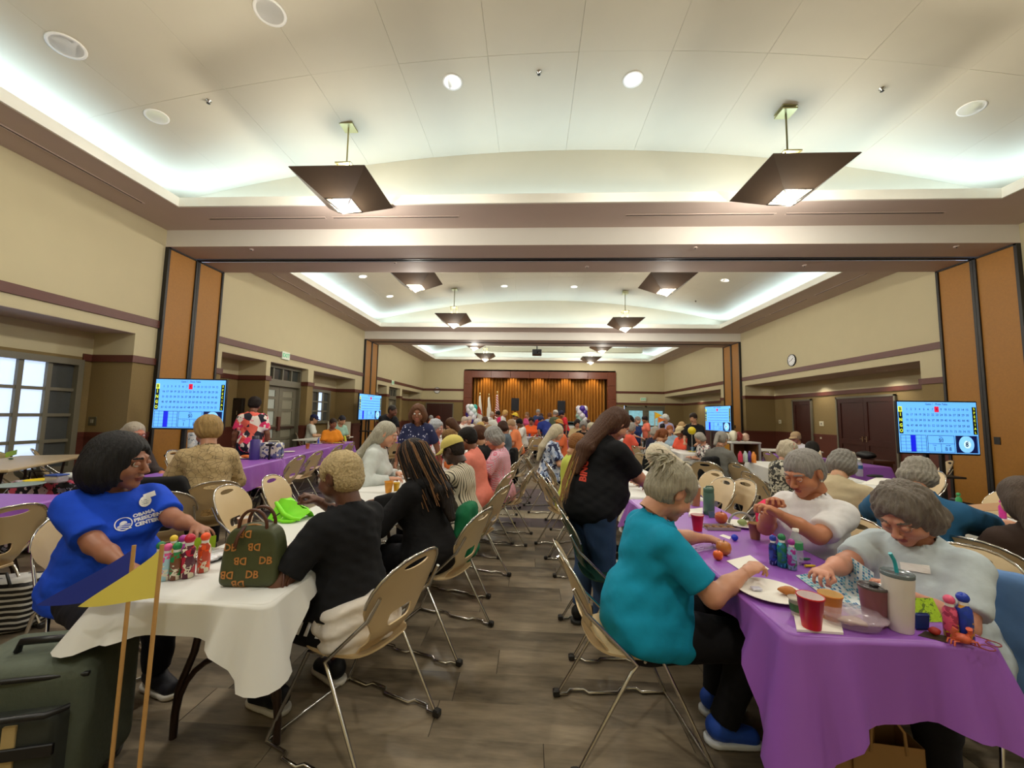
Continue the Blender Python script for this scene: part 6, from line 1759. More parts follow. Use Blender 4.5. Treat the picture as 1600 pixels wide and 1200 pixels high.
# --- near left table
for a in ((247, 903, 846, '#1f7a4a', '#9cc8b4', 'dauber with dark green cap, leftmost of the near left group'), (268, 884, 836, '#e8c838', '#d8b030', 'dauber with yellow ball cap in the near left group'),
          (258, 906, 849, '#e05898', '#a8d0d8', 'dauber with pink cap beside the yellow pennant'), (273, 905, 847, '#1f8a4a', '#7a4a2c', 'dauber with bright green cap and orange-brown bottle'),
          (282, 888, 836, '#a8389c', '#a86890', 'dauber with magenta cap behind the dark red one'), (292, 902, 834, '#c01f3c', '#5e2438', 'dauber with dark red cap and purple-yellow bottle'),
          (317, 893, 832, '#f05a28', '#c8482c', 'dauber with orange cap, nearest the green handbag')): dauber(*a)
a, b = on(296, 868), on(336, 862); card('table_card', 'lime green tent card standing behind the daubers', 'card', [a, b, b + Vector((0, .0, .085)), a + Vector((0, .0, .085))], M('#a8cc28', .6, noise=0))
p = on(325, 872); t_ = blob('foil_tray', 'crumpled foil food tray behind the handbag', 'tray', p, (.11, .08, .02), '#b8b8bc', 3, .2, M('#c8c8cc', .25, metal=.9, bump=1.0, scale=60, noise=.2), 22)
cup(381, 836, 808, '#c89a78', 'paper cup with white rim between handbag and chair')
# handbag
pb = on(386, 916); s_ = 1.0; hb = thing('handbag', 'green monogrammed handbag with brown handles on the near left table', 'handbag', pb + Vector((0, .04, 0)), math.radians(4))
HW = .5 * 100 * mpp(pb) * .98; HH = topz(386, 822, pb) - TZ
GRN = M('#3f4526', .55, noise=.1, scale=60); BRN = M('#4e2716', .4, noise=.15); TANL = M('#a8743c', .5, noise=.1)
def hbf(P):
    z = P[:, 2]; wv = HW * (1.0 - .16 * (z / HH) ** 2); q = P.copy(); q[:, 0] = P[:, 0] / (wv / HW); q[:, 1] = P[:, 1] * (1 + .5 * z / HH)
    d = rbox(q, (0, 0, HH * .5), (HW, .065, HH * .5), .03)
    return smax(d, np.sqrt((P[:, 0] / HW) ** 2 + ((z - HH * .35) / (HH * .66)) ** 2 + 1e-6) * HH * .66 * .9 - HH * .66 * 1.0, .02) * .85
body_ = sdf_thing(hbf, (-HW - .03, -.1, -.02), (HW + .03, .1, HH + .03), .0075, 'bag_body', GRN, hb)
items = []; v, f = flat('DB', .042, .001, 'CENTER')
def deco(px, py, rotd):
    Mi = hb.matrix_basis.inverted(); o = Mi @ Vector((0, 0, CAMZ)); d = (Mi.to_3x3() @ ray(px, py)).normalized(); tree = BVHTree.FromPolygons([q.co[:] for q in body_.data.vertices], [q.vertices[:] for q in body_.data.polygons])
    h = tree.ray_cast(o, d, 20)[0]
    if h is None: return
    return decal(body_, [(v, f, 0, 0, 0)], Vector((h.x, -.4, h.z)), (0, 1, 0), (math.sin(rotd), 0, math.cos(rotd)), [M('#b4783c', .5, noise=0)], 'monogram', hb, .0025)
for k, (px, py) in enumerate(((349, 832), (384, 834), (360, 856), (398, 854), (343, 876), (376, 876), (415, 876), (355, 898), (394, 898), (372, 912))): deco(px, py, PI if k % 2 else 0)
m = MB()
for k in (-1, 1):
    m.tube([(HW * .48 * math.cos(t), k * .032, HH * .93 + .085 * math.sin(t) ** .8) for t in np.linspace(.02, PI - .02, 15)], .007, 8)
m.build('handle', BRN, hb)
m = MB(); m.tube([(HW * .92 * math.cos(t), -.02, HH * .35 + HH * .66 * math.sin(t)) for t in np.linspace(.25, PI - .25, 20)], .004, 6); m.build('piping', TANL, hb)
m = MB(); m.tube([(-HW * .3, -.03, HH * .99), (-HW * .34, -.06, HH * .88), (-HW * .42, -.07, HH * .70)], .005, 6); m.tube([(-HW * .25, -.03, HH * .99), (-HW * .3, -.065, HH * .86), (-HW * .36, -.072, HH * .66)], .005, 6); m.build('tassel', BRN, hb)
m = MB(); m.tube([(HW * .98, 0, HH * .25), (HW * 1.25, -.02, HH * .33), (HW * 1.45, -.02, HH * .2), (HW * 1.3, -.03, HH * .05), (HW * 1.32, -.05, -.08), (HW * 1.36, -.05, -.19)], .005, 6)
m.tube([(HW * .98, 0, HH * .22), (HW * 1.2, -.04, HH * .2), (HW * 1.22, -.05, -.04), (HW * 1.28, -.05, -.2)], .005, 6); m.build('strap', BRN, hb)
# lime tote lying on the table
pt_ = on(440, 812); lime = M('#7fe012', .6, noise=.06, scale=10, bump=.1)
tt = thing('tote_bag', 'bright lime green tote bag lying collapsed on the near left table', 'bag', pt_, math.radians(-8))
m = MB()
def sheetq(a, b, c, d, n=6, amp=.006, seed=0):
    vs = []; fs = []; a, b, c, d = map(Vector, (a, b, c, d)); rn = random.Random(seed); ph = rn.random() * 6
    for i in range(n + 1):
        for j in range(n + 1):
            s, t = i / n, j / n; p = (a * (1 - s) + b * s) * (1 - t) + (d * (1 - s) + c * s) * t
            p = p + Vector((0, 0, 1)) * amp * math.sin(s * 7 + ph) * math.sin(t * 5 + ph * 2) * (1 if 0 < i < n else .3); vs.append(p)
    for i in range(n):
        for j in range(n): q = i * (n + 1) + j; fs.append((q, q + n + 1, q + n + 2, q + 1))
    m.add(vs, fs, 0, True)
sheetq((-.10, -.02, .0), (.02, -.04, .0), (.05, .05, .12), (-.07, .06, .13), seed=1)
sheetq((-.10, -.02, 0), (-.07, .06, .13), (-.06, .12, .12), (-.11, .10, 0), seed=2)
sheetq((-.07, .06, .13), (.05, .05, .12), (.17, .08, .05), (-.05, .13, .12), seed=3, amp=.012)
sheetq((.02, -.04, .0), (.15, -.03, .01), (.18, .06, .05), (.05, .05, .12), seed=4, amp=.012)
sheetq((-.11, .10, 0), (.15, .14, 0), (.18, .07, .05), (-.06, .12, .12), seed=5, amp=.01)
m.build('bag_body', lime, tt)
m = MB(); m.tube([(-.06, .01, .11), (-.02, -.02, .10), (.05, -.04, .05), (.12, -.05, .03), (.17, -.03, .02)], [.012, .014, .016, .014, .01], 8); m.tube([(.02, -.06, .012), (.08, -.075, .012), (.13, -.06, .012), (.14, -.04, .015)], .010, 8); m.build('handle', lime, tt)
MB().tube([(-.03, -.045, .02), (.0, -.035, .045), (.02, -.03, .06)], .004, 6).build('cord', BLK, tt)
g_, p_, r_ = plate(460, 858, 42, 'white plate with orange slices between the handbag and the black T-shirt')
for k in range(3):
    o = blob('orange_slice', None, None, (r_ * .3 * math.cos(k * 2.1), r_ * .3 * math.sin(k * 2.1), .006), (.022, .014, .010), '#f08a1c', k, .1, parent=g_)
blob('plastic_wrap', 'crumpled clear plastic wrap on the white cloth near the orange slices', 'wrapper', on(478, 846), (.05, .035, .014), '#d8d8d4', 5, .3, M('#dcdcda', .1, noise=.1, alpha=.45), 18)
cup(607, 770, 752, '#e0962c', 'orange juice cup before the woman with braids', inner='#e0a040'); cup(619, 768, 754, '#e8b41c', 'yellow cup beside the orange juice cup', inner='#e8c860')
plate(622, 773, 24, 'small white plate with the yellow cup, before the woman with braids'); card('napkin', 'white paper napkin near the hand of the woman with braids', 'napkin', [on(592, 800), on(616, 803), on(618, 794), on(596, 790)], WHITE)
g = thing('sunglasses', 'black sunglasses lying on the white table before the grey jumper', 'glasses', on(607, 741)); m = MB()
for sx in (-1, 1): m.tube([(sx * .03 + .024 * math.cos(t), 0, .022 + .02 * math.sin(t)) for t in np.linspace(0, 2 * PI, 13)[:-1]], .003, 6, closed=True); m.tube([(sx * .055, 0, .03), (sx * .06, .1, .012)], .003, 6)
m.build('frame', BLK, g)
# small bright things further along the left row and on other tables
rn = random.Random(21)
small = [(708, 690, 'dauber', '#d8c020', 'green-yellow dauber on the second left table, leftmost of the cluster'), (714, 692, 'dauber', '#2a9a50', 'green dauber on the second left table, in the cluster by the yellow cap'),
         (720, 688, 'dauber', '#3a6ad0', 'blue dauber on the second left table behind the green one'), (727, 689, 'cup', '#8ab0c8', 'pale blue cup on the second left table, right of the daubers')]
for px, py, k, col, lab in small:
    if k == 'dauber': dauber(px, py + 6, py - 4, col, col, lab)
    else: cup(px, py + 6, py - 4, col, lab)
blob('ribbon_bundle', 'dark blue crumpled ribbon on the white table before the yellow cap', 'ribbon', on(722, 706), (.04, .03, .03), '#1c2a8a', 2, .4)
# --- near right table
card('napkin', 'white folded napkin under the red cup near the table corner', 'napkin', [on(1240, 960), on(1245, 987), on(1318, 992), on(1312, 968)], WHITE, .008)
cup(1268, 980, 930, '#c41a20', 'red plastic cup on a napkin near the front of the purple table', inner='#e6d8d8', z=TZ + .009)
cup(1299, 970, 927, '#d88a38', 'orange paper cup behind the red cup near the front', inner='#e0c088')
# clear container
pc = on(1350, 990); cl = M('#d9c6d6', .12, noise=.03, alpha=.3, spec=.7); g = thing('food_container', 'clear plastic food container with lid beside the red cup', 'container', pc + Vector((0, .05, 0)), math.radians(-18))
def cf(P): d = rbox(P * np.array((1, 1, 1), np.float32), (0, 0, .022), (.115 - 0, .07, .03), .028); return np.maximum(np.abs(d + .002) - .0022, P[:, 2] - .036)
MB().lathe([(.06, .0), (.085, .004), (.10, .034), (.112, .036), (.112, .039), (.099, .037), (.083, .007), (.0, .003)], n=28, sx=.95, sy=.62).build('tub', cl, g)
MB().lathe([(.113, .040), (.113, .044), (.098, .046), (.085, .062), (.0, .064)], n=28, sx=.95, sy=.62).build('lid', cl, g)
blob('contents', None, None, (0, 0, .006), (.05, .03, .012), '#d8c89a', 4, .3, parent=g)
g_, p_, r_ = plate(1203, 928, 92, 'large oval white plate with a croissant before the woman in teal', asp=1.0)
blob('croissant', 'golden croissant on the large white plate', 'pastry', p_ + Vector((r_ * .5, -.015, .008)), (.038, .024, .016), '#b06a28', 7, .2)
o = MB().bb(-.02, .02, -.014, .014, 0, .012, bev=.003).build('butter_packet', M('#c8c8d8', .3, noise=.3, scale=60)); o.location = p_ + Vector((-r_ * .35, .02, .006)); tag(o, 'small foil butter packet on the large white plate', 'packet')
p = on(1247, 962); g = thing('snack_cup', 'small clear snack cup with green label beside the croissant', 'cup', p); 
MB().lathe([(.022, 0), (.03, .062), (.033, .063), (.033, .066), (.0, .067)], n=20).build('cup_wall', M('#d8ccbc', .15, noise=0, alpha=.6), g); MB().lathe([(.0262, .02), (.0290, .048)], n=20).build('label', M('#3c6a34', .5, noise=.4, scale=80), g)
def tumbler(px, pb, pt, rpx, col, lab, lidc, straw=None):
    p = on(px, pb); h = topz(px, pt, p) - TZ; r = rpx * mpp(p); g = thing('tumbler', lab, 'tumbler', p)
    MB().lathe([(r * .72, 0), (r * .76, .004), (r * .98, h * .9), (r, h * .93), (r, h * .96)], n=26).build('tumbler_body', M(col, .38, noise=.03), g)
    MB().lathe([(r * 1.01, h * .93), (r * 1.02, h * .99), (r * .95, h), (r * .9, h * .985), (0, h * .985)], n=26).build('lid', M(lidc, .2, noise=0, spec=.6), g)
    return g, p, h, r
g, p, h, r = tumbler(1367, 975, 914, 20, '#7a4a52', 'dusty rose insulated tumbler left of the white one', '#4c4648')
MB().bb(-.012, .012, -.02, .01, h * .985, h * 1.05, bev=.004).build('lid_slider', BLK, g)
g, p, h, r = tumbler(1407, 984, 893, 22, '#dcd6d0', 'tall white insulated tumbler with a teal straw', '#5a6468')
MB().tube([(0, 0, h * .97), (-.004, 0, h * 1.12), (-.008, 0, h * 1.2), (-.024, -.004, h * 1.32)], .006, 10).build('straw', M('#2aa4b0', .3, noise=0), g)
a, b = on(1430, 972), on(1476, 972); card('table_card', 'lime green printed card leaning behind the white tumbler', 'card', [a, b, b + Vector((0, .04, .07)), a + Vector((0, .04, .07))], pattern('blotch', ('#9cc21c', '#9cc21c', '#a4ca24', '#5c7a18', '#9cc21c'), 70))
p = on(1441, 984); o = MB().box((0, 0, .03), (.05, .012, .06), rot=(.1, 0, .05), bev=.006).build('phone_case', M('#15357c', .45, noise=0)); o.location = p; tag(o, 'dark blue case standing before the lime card', 'case')
dauber(1487, 996, 930, '#e25a80', '#a8385c', 'dauber with pink cap at the right front corner', body2='#e0c020'); dauber(1509, 1000, 926, '#1c3cb0', '#1c3c9c', 'dauber with royal blue cap at the right front corner', body2='#e0a030')
p = on(1503, 1006); g = thing('crab_figurine', 'small orange crab figurine before the blue dauber', 'figurine', p)
blob('crab_shell', None, None, (0, 0, .004), (.026, .02, .015), '#c85a3a', 2, .2, parent=g)
for sx in (-1, 1):
    MB().tube([(sx * .015, 0, .02), (sx * .03, .0, .035), (sx * .022, -.005, .052)], [.006, .006, .009], 7).build('claw', M('#d8684a', .4, noise=.1), g)
    l_ = MB()
    for k in range(3): l_.tube([(sx * .018, -.01 + k * .009, .012), (sx * .036, -.014 + k * .011, .014), (sx * .04, -.016 + k * .012, 0)], .0028, 5)
    l_.build('leg', M('#c85a3a', .4, noise=.1), g)
p = on(1460, 990); o = card('trinket_card', 'dark brown card with a red trinket near the lime card', 'card', [on(1434, 993), on(1480, 1004), on(1484, 996), on(1446, 986)], M('#3a2a1c', .5, noise=0))
blob('trinket', 'round red trinket with white ends on the dark card', 'trinket', on(1461, 992, TZ + .002), (.018, .014, .013), '#a83028', 1, .1)
g = thing('reading_glasses', 'red-rimmed reading glasses at the right front corner', 'glasses', on(1548, 1012), .5); m = MB()
for sx in (-1, 1): m.tube([(sx * .028 + .022 * math.cos(t), .017 * math.sin(t), .006) for t in np.linspace(0, 2 * PI, 13)[:-1]], .002, 6, closed=True); m.tube([(sx * .05, 0, .006), (sx * .045, .09, .004)], .002, 5)
m.build('frame', M('#8a3038', .3, noise=0), g)
# bingo sheets
def bingo(corners, lab, nx=14, ny=9, seed=0, lift=None):
    P = [Vector(c) for c in corners]; g = thing('bingo_sheet', lab, 'paper', P[0]); rn = random.Random(seed); m = MB(); N = 10
    def S(s, t):
        p = (P[0] * (1 - s) + P[1] * s) * (1 - t) + (P[3] * (1 - s) + P[2] * s) * t
        return p - P[0] + (Vector((0, 0, lift * math.sin(PI * t) * .5)) if lift else Vector())
    n_ = (P[1] - P[0]).cross(P[3] - P[0]).normalized(); n_ = n_ if n_.z > 0 else -n_
    vs = []; fs = []
    for i in range(N + 1):
        for j in range(N + 1): vs.append(S(i / N, j / N))
    for i in range(N):
        for j in range(N): q = i * (N + 1) + j; fs.append((q, q + N + 1, q + N + 2, q + 1))
    m.add(vs, fs, 0, True); m.build('paper', M('#ccd4d4', .6, noise=.03), g)
    mm = MB(); dark = MB()
    for i in range(nx):
        for j in range(ny):
            if (i % 5 == 4 and nx > 10) or rn.random() < .22: continue
            s0, s1, t0, t1 = (i + .14) / nx, (i + .86) / nx, (j + .16) / ny, (j + .84) / ny
            mm.add([S(s0, t0) + n_ * .0015, S(s1, t0) + n_ * .0015, S(s1, t1) + n_ * .0015, S(s0, t1) + n_ * .0015], [(0, 1, 2, 3)], rn.choice((0, 0, 1, 2)))
    mm.build('squares', [M('#3c8cae', .6, noise=0), M('#2a6a9c', .6, noise=0), M('#7ab8c8', .6, noise=0)], g, kind='stuff')
bingo([on(1243, 899, .750), on(1312, 888, .750), on(1372, 955, .750), on(1330, 962, .750)], 'blue bingo sheet lying on the purple table before the glasses wearer', 15, 14, 1)
a = on(1306, 900, .752); b = on(1366, 942, .752)
bingo([a, b, b + (atY(1374, 905, b.y) - b) * 1.15 + Vector((0, .03, 0)), atY(1318, 860, a.y) + Vector((0, .03, 0))], 'blue bingo sheet lifted in the hand of the woman with glasses', 14, 10, 2)
dauber(1209, 882, 836, '#1c3aa4', '#1c2a6a', 'dauber with blue cap, left of three in the middle of the purple table', body2='#8a9ad0'); dauber(1223, 886, 834, '#1f7a48', '#1c6a8a', 'dauber with green cap, centre of three on the purple table', body2='#48c0d8')
dauber(1238, 890, 842, '#9a2c8c', '#8ab0c8', 'dauber with purple cap, right of three on the purple table', body2='#3a8a50')
def water(px, pb, pt, lab, z=TZ):
    p = on(px, pb, z); h = topz(px, pt, p) - z; r = h * .17; g = thing('water_bottle', lab, 'bottle', p)
    MB().lathe([(r * .9, 0), (r, .006), (r, h * .3), (r * .93, h * .36), (r, h * .42), (r, h * .68), (r * .45, h * .9), (r * .45, h * .94)], n=18).build('bottle', M('#cfd8dc', .08, noise=0, alpha=.35, spec=.8), g)
    MB().lathe([(r * 1.02, h * .42), (r * 1.02, h * .62)], n=18).build('label', M('#3a9a5c' if px < 1300 else '#2c5a9c', .4, noise=.3, scale=60), g)
    MB().lathe([(r * .5, h * .92), (r * .5, h), (0, h)], n=14).build('cap', WHITE, g)
water(1245, 880, 826, 'clear water bottle with green label behind the three daubers'); water(1343, 744, 716, 'clear water bottle with blue label beyond the beige top')
for k, (px, py, col, nm) in enumerate(((1258, 876, '#1c6a3c', 'green'), (1258, 883, '#7a3a9c', 'purple'), (1266, 887, '#e0c020', 'yellow'))):
    p = on(px, py); o = MB().tube([(-.025, 0, .008), (.012, .004, .008), (.03, .006, .008)], [.007, .007, .004], 8).build('marker', M(col, .35, noise=0)); o.location = p; tag(o, 'small %s marker lying right of the three daubers' % nm, 'marker')
def fruit(px, pb, r_px, col, lab, cat='fruit', nm='apple', z=TZ):
    p = on(px, pb, z); r = r_px * mpp(p); g = thing(nm, lab, cat, p)
    MB().lathe([(0, .06 * r), (.35 * r, 0), (.8 * r, .35 * r), (r, r), (.85 * r, 1.6 * r), (.45 * r, 1.85 * r), (.1 * r, 1.7 * r), (0, 1.65 * r)], n=20).build('fruit_body', M(col, .35, noise=.22, scale=18), g)
    MB().tube([(0, 0, 1.65 * r), (r * .08, 0, 2.1 * r)], r * .06, 5).build('stem', M('#4a3018', .6, noise=0), g)
fruit(1131, 867, 12, '#b8702c', 'yellow-red apple in the middle of the purple table'); fruit(1122, 875, 8, '#e8641c', 'small orange mandarin before the yellow-red apple', nm='mandarin'); fruit(1127, 818, 10, '#b85a2c', 'red apple in front of the green flask')
card('napkin', 'white paper napkin under the hand of the woman in teal', 'napkin', [on(1135, 877), on(1165, 897), on(1202, 890), on(1172, 868)], WHITE, .003)
card('paper_slip', 'small white slip beside the blue ball on the purple table', 'paper', [on(1124, 837), on(1140, 843), on(1142, 839), on(1130, 835)], WHITE)
o = MB().ball((0, 0, .02), .02, 14).build('blue_ball', M('#1c3cc8', .3, noise=0)); o.location = on(1148, 845); tag(o, 'small shiny blue ball on the purple table', 'ball')
g = thing('cookie_tray', 'clear tray of brown cookies below the red apple', 'tray', on(1126, 826)); MB().bb(-.11, .11, -.05, .05, 0, .004).bb(-.11, .11, -.05, -.046, 0, .02).bb(-.11, .11, .046, .05, 0, .02).build('tray_base', M('#b8b0a8', .15, noise=0, alpha=.6), g)
for k in range(8):
    MB().lathe([(.0, 0), (.02, 0), (.022, .006), (.015, .012), (0, .013)], (-.08 + (k % 4) * .05, -.02 + (k // 4) * .04, .005), 12).build('cookie', M('#7a5434', .8, noise=.3, scale=50), g)
p = on(1108, 804); h = topz(1108, 762, p) - TZ; r = 8.6 * mpp(p); g = thing('flask', 'sage green flask with flip handle on the purple table', 'bottle', p)
MB().lathe([(r * .9, 0), (r, .006), (r, h * .78), (r * .9, h * .84)], n=22).build('flask_body', M('#4c7462', .4, noise=.04), g); MB().lathe([(r * .95, h * .82), (r * .97, h * .97), (r * .8, h), (0, h)], n=22).build('lid', M('#3c6050', .4, noise=0), g)
MB().tube([(-r * .5, 0, h), (-r * .4, 0, h * 1.05), (r * .8, 0, h * 1.05), (r * .95, 0, h * .92)], .006, 6).build('handle', M('#3c6050', .4, noise=0), g)
cup(1090, 829, 804, '#d01c2c', 'red plastic cup before the green flask', inner='#e8d4d4'); card('napkin', 'white crumpled napkin behind the red cup', 'napkin', [on(1076, 808), on(1098, 806), on(1098, 797), on(1078, 799)], WHITE, .02)
g_, p_, r_ = plate(1160, 822, 46, 'white plate with a muffin beside the brown cup')
blob('muffin', 'muffin with green icing on the white plate', 'muffin', p_ + Vector((0, 0, .006)), (.03, .03, .022), '#8a9a60', 6, .15); blob('orange_wedge', 'orange wedge beside the muffin', 'fruit', p_ + Vector((.045, .0, .008)), (.018, .012, .01), '#e08a2c', 6, .1)
cup(1180, 842, 817, '#9a6a44', 'brown paper cup in front of the muffin plate', inner='#c8a878')
p = on(1087, 790); h = topz(1087, 756, p) - TZ; g = thing('iced_coffee', 'tall clear cup of milky iced coffee behind the clipped-up hair', 'cup', p); r = 9 * mpp(p)
MB().lathe([(r * .7, 0), (r * .95, h * .85)], n=18).lathe([(0, .0), (r * .7, 0)], n=18).build('drink', M('#b07c50', .3, noise=.15), g); MB().lathe([(r, h * .84), (r, h * .88), (r * .7, h * .97), (0, h)], n=18).build('lid', M('#dcd8d0', .2, noise=0, alpha=.7), g)
MB().tube([(0, 0, h * .9), (.004, 0, h * 1.3)], .004, 6).build('straw', M('#2a5a3c', .4, noise=0), g)
g = thing('smartphone', 'small dark phone by the red apple', 'phone', on(1112, 809)); MB().box((0, 0, .025), (.05, .008, .05), rot=(-.6, 0, 0), bev=.003).build('case', BLK, g); MB().box((0, -.0052, .025), (.044, .001, .044), rot=(-.6, 0, 0)).build('screen', M('#3a4a6a', .1, noise=0), g)
m = MB(); p = on(1170, 826); o = m.tube([(.085 * math.cos(t), 0, .085 * math.sin(t)) for t in np.linspace(0, PI, 16)], .008, 8).build('basket_handle', M('#8c8c8c', .4, noise=.1)); o.location = p + Vector((0, .1, 0)); tag(o, 'arched grey handle standing behind the muffin plate', 'handle')
# --- draped garments
def drape(name, lab, px, ptop, Y, w_, top, bot, col, rz, th=.05, seed=0, mat=None, cat='jacket', puff=1.0, X=None):
    p = atY(px, ptop, Y); x_ = X if X is not None else p.x
    def fn(P):
        q = P.copy(); zz = (P[:, 2] - bot) / (top - bot); wd = w_ * (1.05 - .35 * np.clip(zz, 0, 1) ** 3)
        q[:, 0] = P[:, 0] / (wd / w_)
        d = rbox(q, (0, 0, (top + bot) / 2), (w_, th, (top - bot) / 2), min(th * .95, .045))
        d = smin(d, rc(P, (-w_ * .8, 0, top - .08), (-w_ * 1.05, .02, (top + bot) / 2), .04, .035), .03)
        return d + (.010 * np.sin(P[:, 0] * 45 + seed + 2 * np.sin(P[:, 2] * 8)) + wob(P, .012 * puff, 16, seed)) * np.clip(1.2 - zz, .2, 1)
    V, Q = mesh_sdf(fn, (-w_ - .12, -th - .09, bot - .05), (w_ + .12, th + .09, top + .06), .013)
    o = np_mesh(name, V, Q, mat or C(col)); o.location = (x_, Y, 0); o.rotation_euler = (0, 0, rz); tag(o, lab, cat); return o
drape('jacket', 'black coat draped over a chair between the blue T-shirt and the lace jumper', 252, 722, 3.15, .24, .93, .32, '#0d0d10', .5, .07, 3)
chair(-3.02, 3.1, 40, 'beige chair hidden under the black coat')
drape('jacket', 'black jacket hanging on a chair beside the woman in grey jumper', 1110, 706, 6.1, .24, .93, .28, '#0e0f12', .6, .06, 5)
chair(2.78, 6.15, -40, 'beige chair under the black jacket beside the grey jumper')
drape('jacket', 'black jacket hanging on an aisle chair beyond the pink plaid shirt', 803, 680, 7.0, .16, .92, .3, '#0c0c0e', 1.4, .06, 6)
drape('jacket', 'hot pink puffy jacket hanging on the chair left of the white T-shirt', 1205, 768, 3.0, .2, .90, .48, '#d61c50', .9, .085, 2, cat='jacket', puff=2.0)
chair(1.95, 3.05, 100, 'beige chair under the hot pink jacket')
drape('jacket', 'light blue jacket hanging over the chair of the woman with glasses', 1562, 880, 1.78, .21, .86, .22, '#5f82b4', 1.95, .05, 8, X=2.12)
drape('jacket', 'black jacket over the chair behind the auburn ponytail', 1020, 700, 7.0, .2, .9, .35, '#121214', .5, .06, 9)
drape('messenger_bag', 'green messenger bag hanging on the chair of the woman with braids', 700, 790, 2.95, .15, .84, .44, '#156844', 1.35, .055, 4, cat='bag', X=-.47)
# paper bags under the right table
KR = M('#a07c50', .75, noise=.08, scale=20)
for k, (px, py, w_, h, rz, lab) in enumerate(((1320, 1150, .26, .32, .25, 'brown paper bag with handles under the purple table, nearer the aisle'), (1395, 1168, .24, .30, -.1, 'brown paper bag under the purple table, right of the other'))):
    p = atZ(px, py, h); g = thing('paper_bag', lab, 'bag', (p.x, p.y + .08, 0), rz)
    m = MB(); t = .002; hw_, hd = w_ / 2, .07
    m.bb(-hw_, hw_, -hd, -hd + t, 0, h); m.bb(-hw_, hw_, hd - t, hd, 0, h); m.bb(-hw_, -hw_ + t, -hd, hd, 0, h); m.bb(hw_ - t, hw_, -hd, hd, 0, h); m.bb(-hw_, hw_, -hd, hd, 0, t); m.build('bag_body', KR, g)
    for s_ in (-1, 1): MB().tube([(-.06, s_ * hd, h - .03), (-.055, s_ * hd, h + .05), (-.03, s_ * hd, h + .085), (.03, s_ * hd, h + .085), (.055, s_ * hd, h + .05), (.06, s_ * hd, h - .03)], .006, 6).build('handle', KR, g)
# --- rolling case and pennants at the lower left
a = atZ(120, 1010, .56)
g = thing('rolling_case', 'grey-green rolling case with black trim at the lower left corner', 'suitcase', (a.x - .13, a.y + .02, 0), math.radians(16)); g.scale = (.86, 1, 1); GG = M('#4d5548', .75, noise=.12, scale=60, bump=.15)
sdf_thing(lambda P: rbox(P, (0, .0, .30), (.27, .16, .25), .06), (-.32, -.22, .02), (.32, .22, .6), .014, 'case_body', GG, g)
sdf_thing(lambda P: rbox(P, (0, -.175, .24), (.22, .05, .17), .03), (-.26, -.26, .04), (.26, -.1, .45), .011, 'front_pocket', M('#2c302a', .75, noise=.12, scale=60), g)
m = MB(); m.tube([(-.24, -.19, .42), (-.2, -.235, .425), (.2, -.235, .425), (.24, -.19, .42)], .011, 8); m.tube([(-.26, -.14, .5), (0, -.165, .515), (.26, -.14, .5)], .009, 8); m.build('zip_piping', BLK, g)
for x in (-.15, .08): MB().bb(x - .022, x + .022, -.232, -.222, .10, .40, bev=.003).build('beige_strap', M('#b09a68', .7, noise=.1), g)
MB().bb(-.235, .235, -.24, -.228, .29, .33, bev=.003).bb(-.235, .235, -.24, -.228, .06, .10, bev=.003).build('band', BLK, g)
MB().tube([(-.09, -.04, .555), (-.08, -.04, .59), (.08, -.04, .59), (.09, -.04, .555)], .013, 8).build('handle', BLK, g)
for x in (-.2, .2):
    for y_ in (-.12, .13): MB().lathe([(0, -.015), (.03, -.015), (.03, .015), (0, .015)], (x, y_, .032), 14, R=Matrix(((0, 0, 1), (0, 1, 0), (1, 0, 0)))).build('wheel', BLK, g)
def pennant(tip, pt, pb, foot, col, lab, Yt, Yf):
    T_ = atY(pt[0], pt[1], Yt); Bm = atY(pb[0], pb[1], Yt - .01); Ft = atY(foot[0], foot[1], Yf); d = (Ft - T_)
    G_ = T_ + d * ((T_.z - .0) / (T_.z - Ft.z)); g = thing('pennant', lab, 'pennant', (G_.x, G_.y, 0)); o = Vector((G_.x, G_.y, 0))
    MB().tube([G_ - o, T_ - o + Vector((0, 0, .012))], .0065, 8).build('stick', M('#b88c50', .6, noise=.12), g)
    tp = atY(tip[0], tip[1], Yt + .06); vs = []; fs = []; N = 12; K = 5
    for i in range(N + 1):
        s = i / N; wv = Vector((0, .02 * math.sin(s * 5), 0))
        A = T_.lerp(tp, s); B_q = Bm.lerp(tp, s) + Vector((0, 0, -.012 * math.sin(PI * s)))
        for k in range(K + 1): vs.append(A.lerp(B_q, k / K) + wv - o)
    for i in range(N):
        for k in range(K): q = i * (K + 1) + k; fs.append((q, q + 1, q + K + 2, q + K + 1))
    n0 = len(vs); vs += [v_ + Vector((0, .0015, 0)) for v_ in vs]; fs += [tuple(i + n0 for i in f_[::-1]) for f_ in fs[:]]
    m = MB(); m.add(vs, fs, 0, True); m.build('flag', M(col, .7, noise=.03, scale=4), g)
    return g
pennant((66, 942), (209, 857), (199, 935), (174, 1195), '#2236a0', 'navy blue pennant on a wooden stick at the near left table', 1.42, 1.36)
pennant((131, 944), (253, 856), (246, 934), (218, 1198), '#eee068', 'pale yellow pennant on a wooden stick at the near left table', 1.36, 1.30)
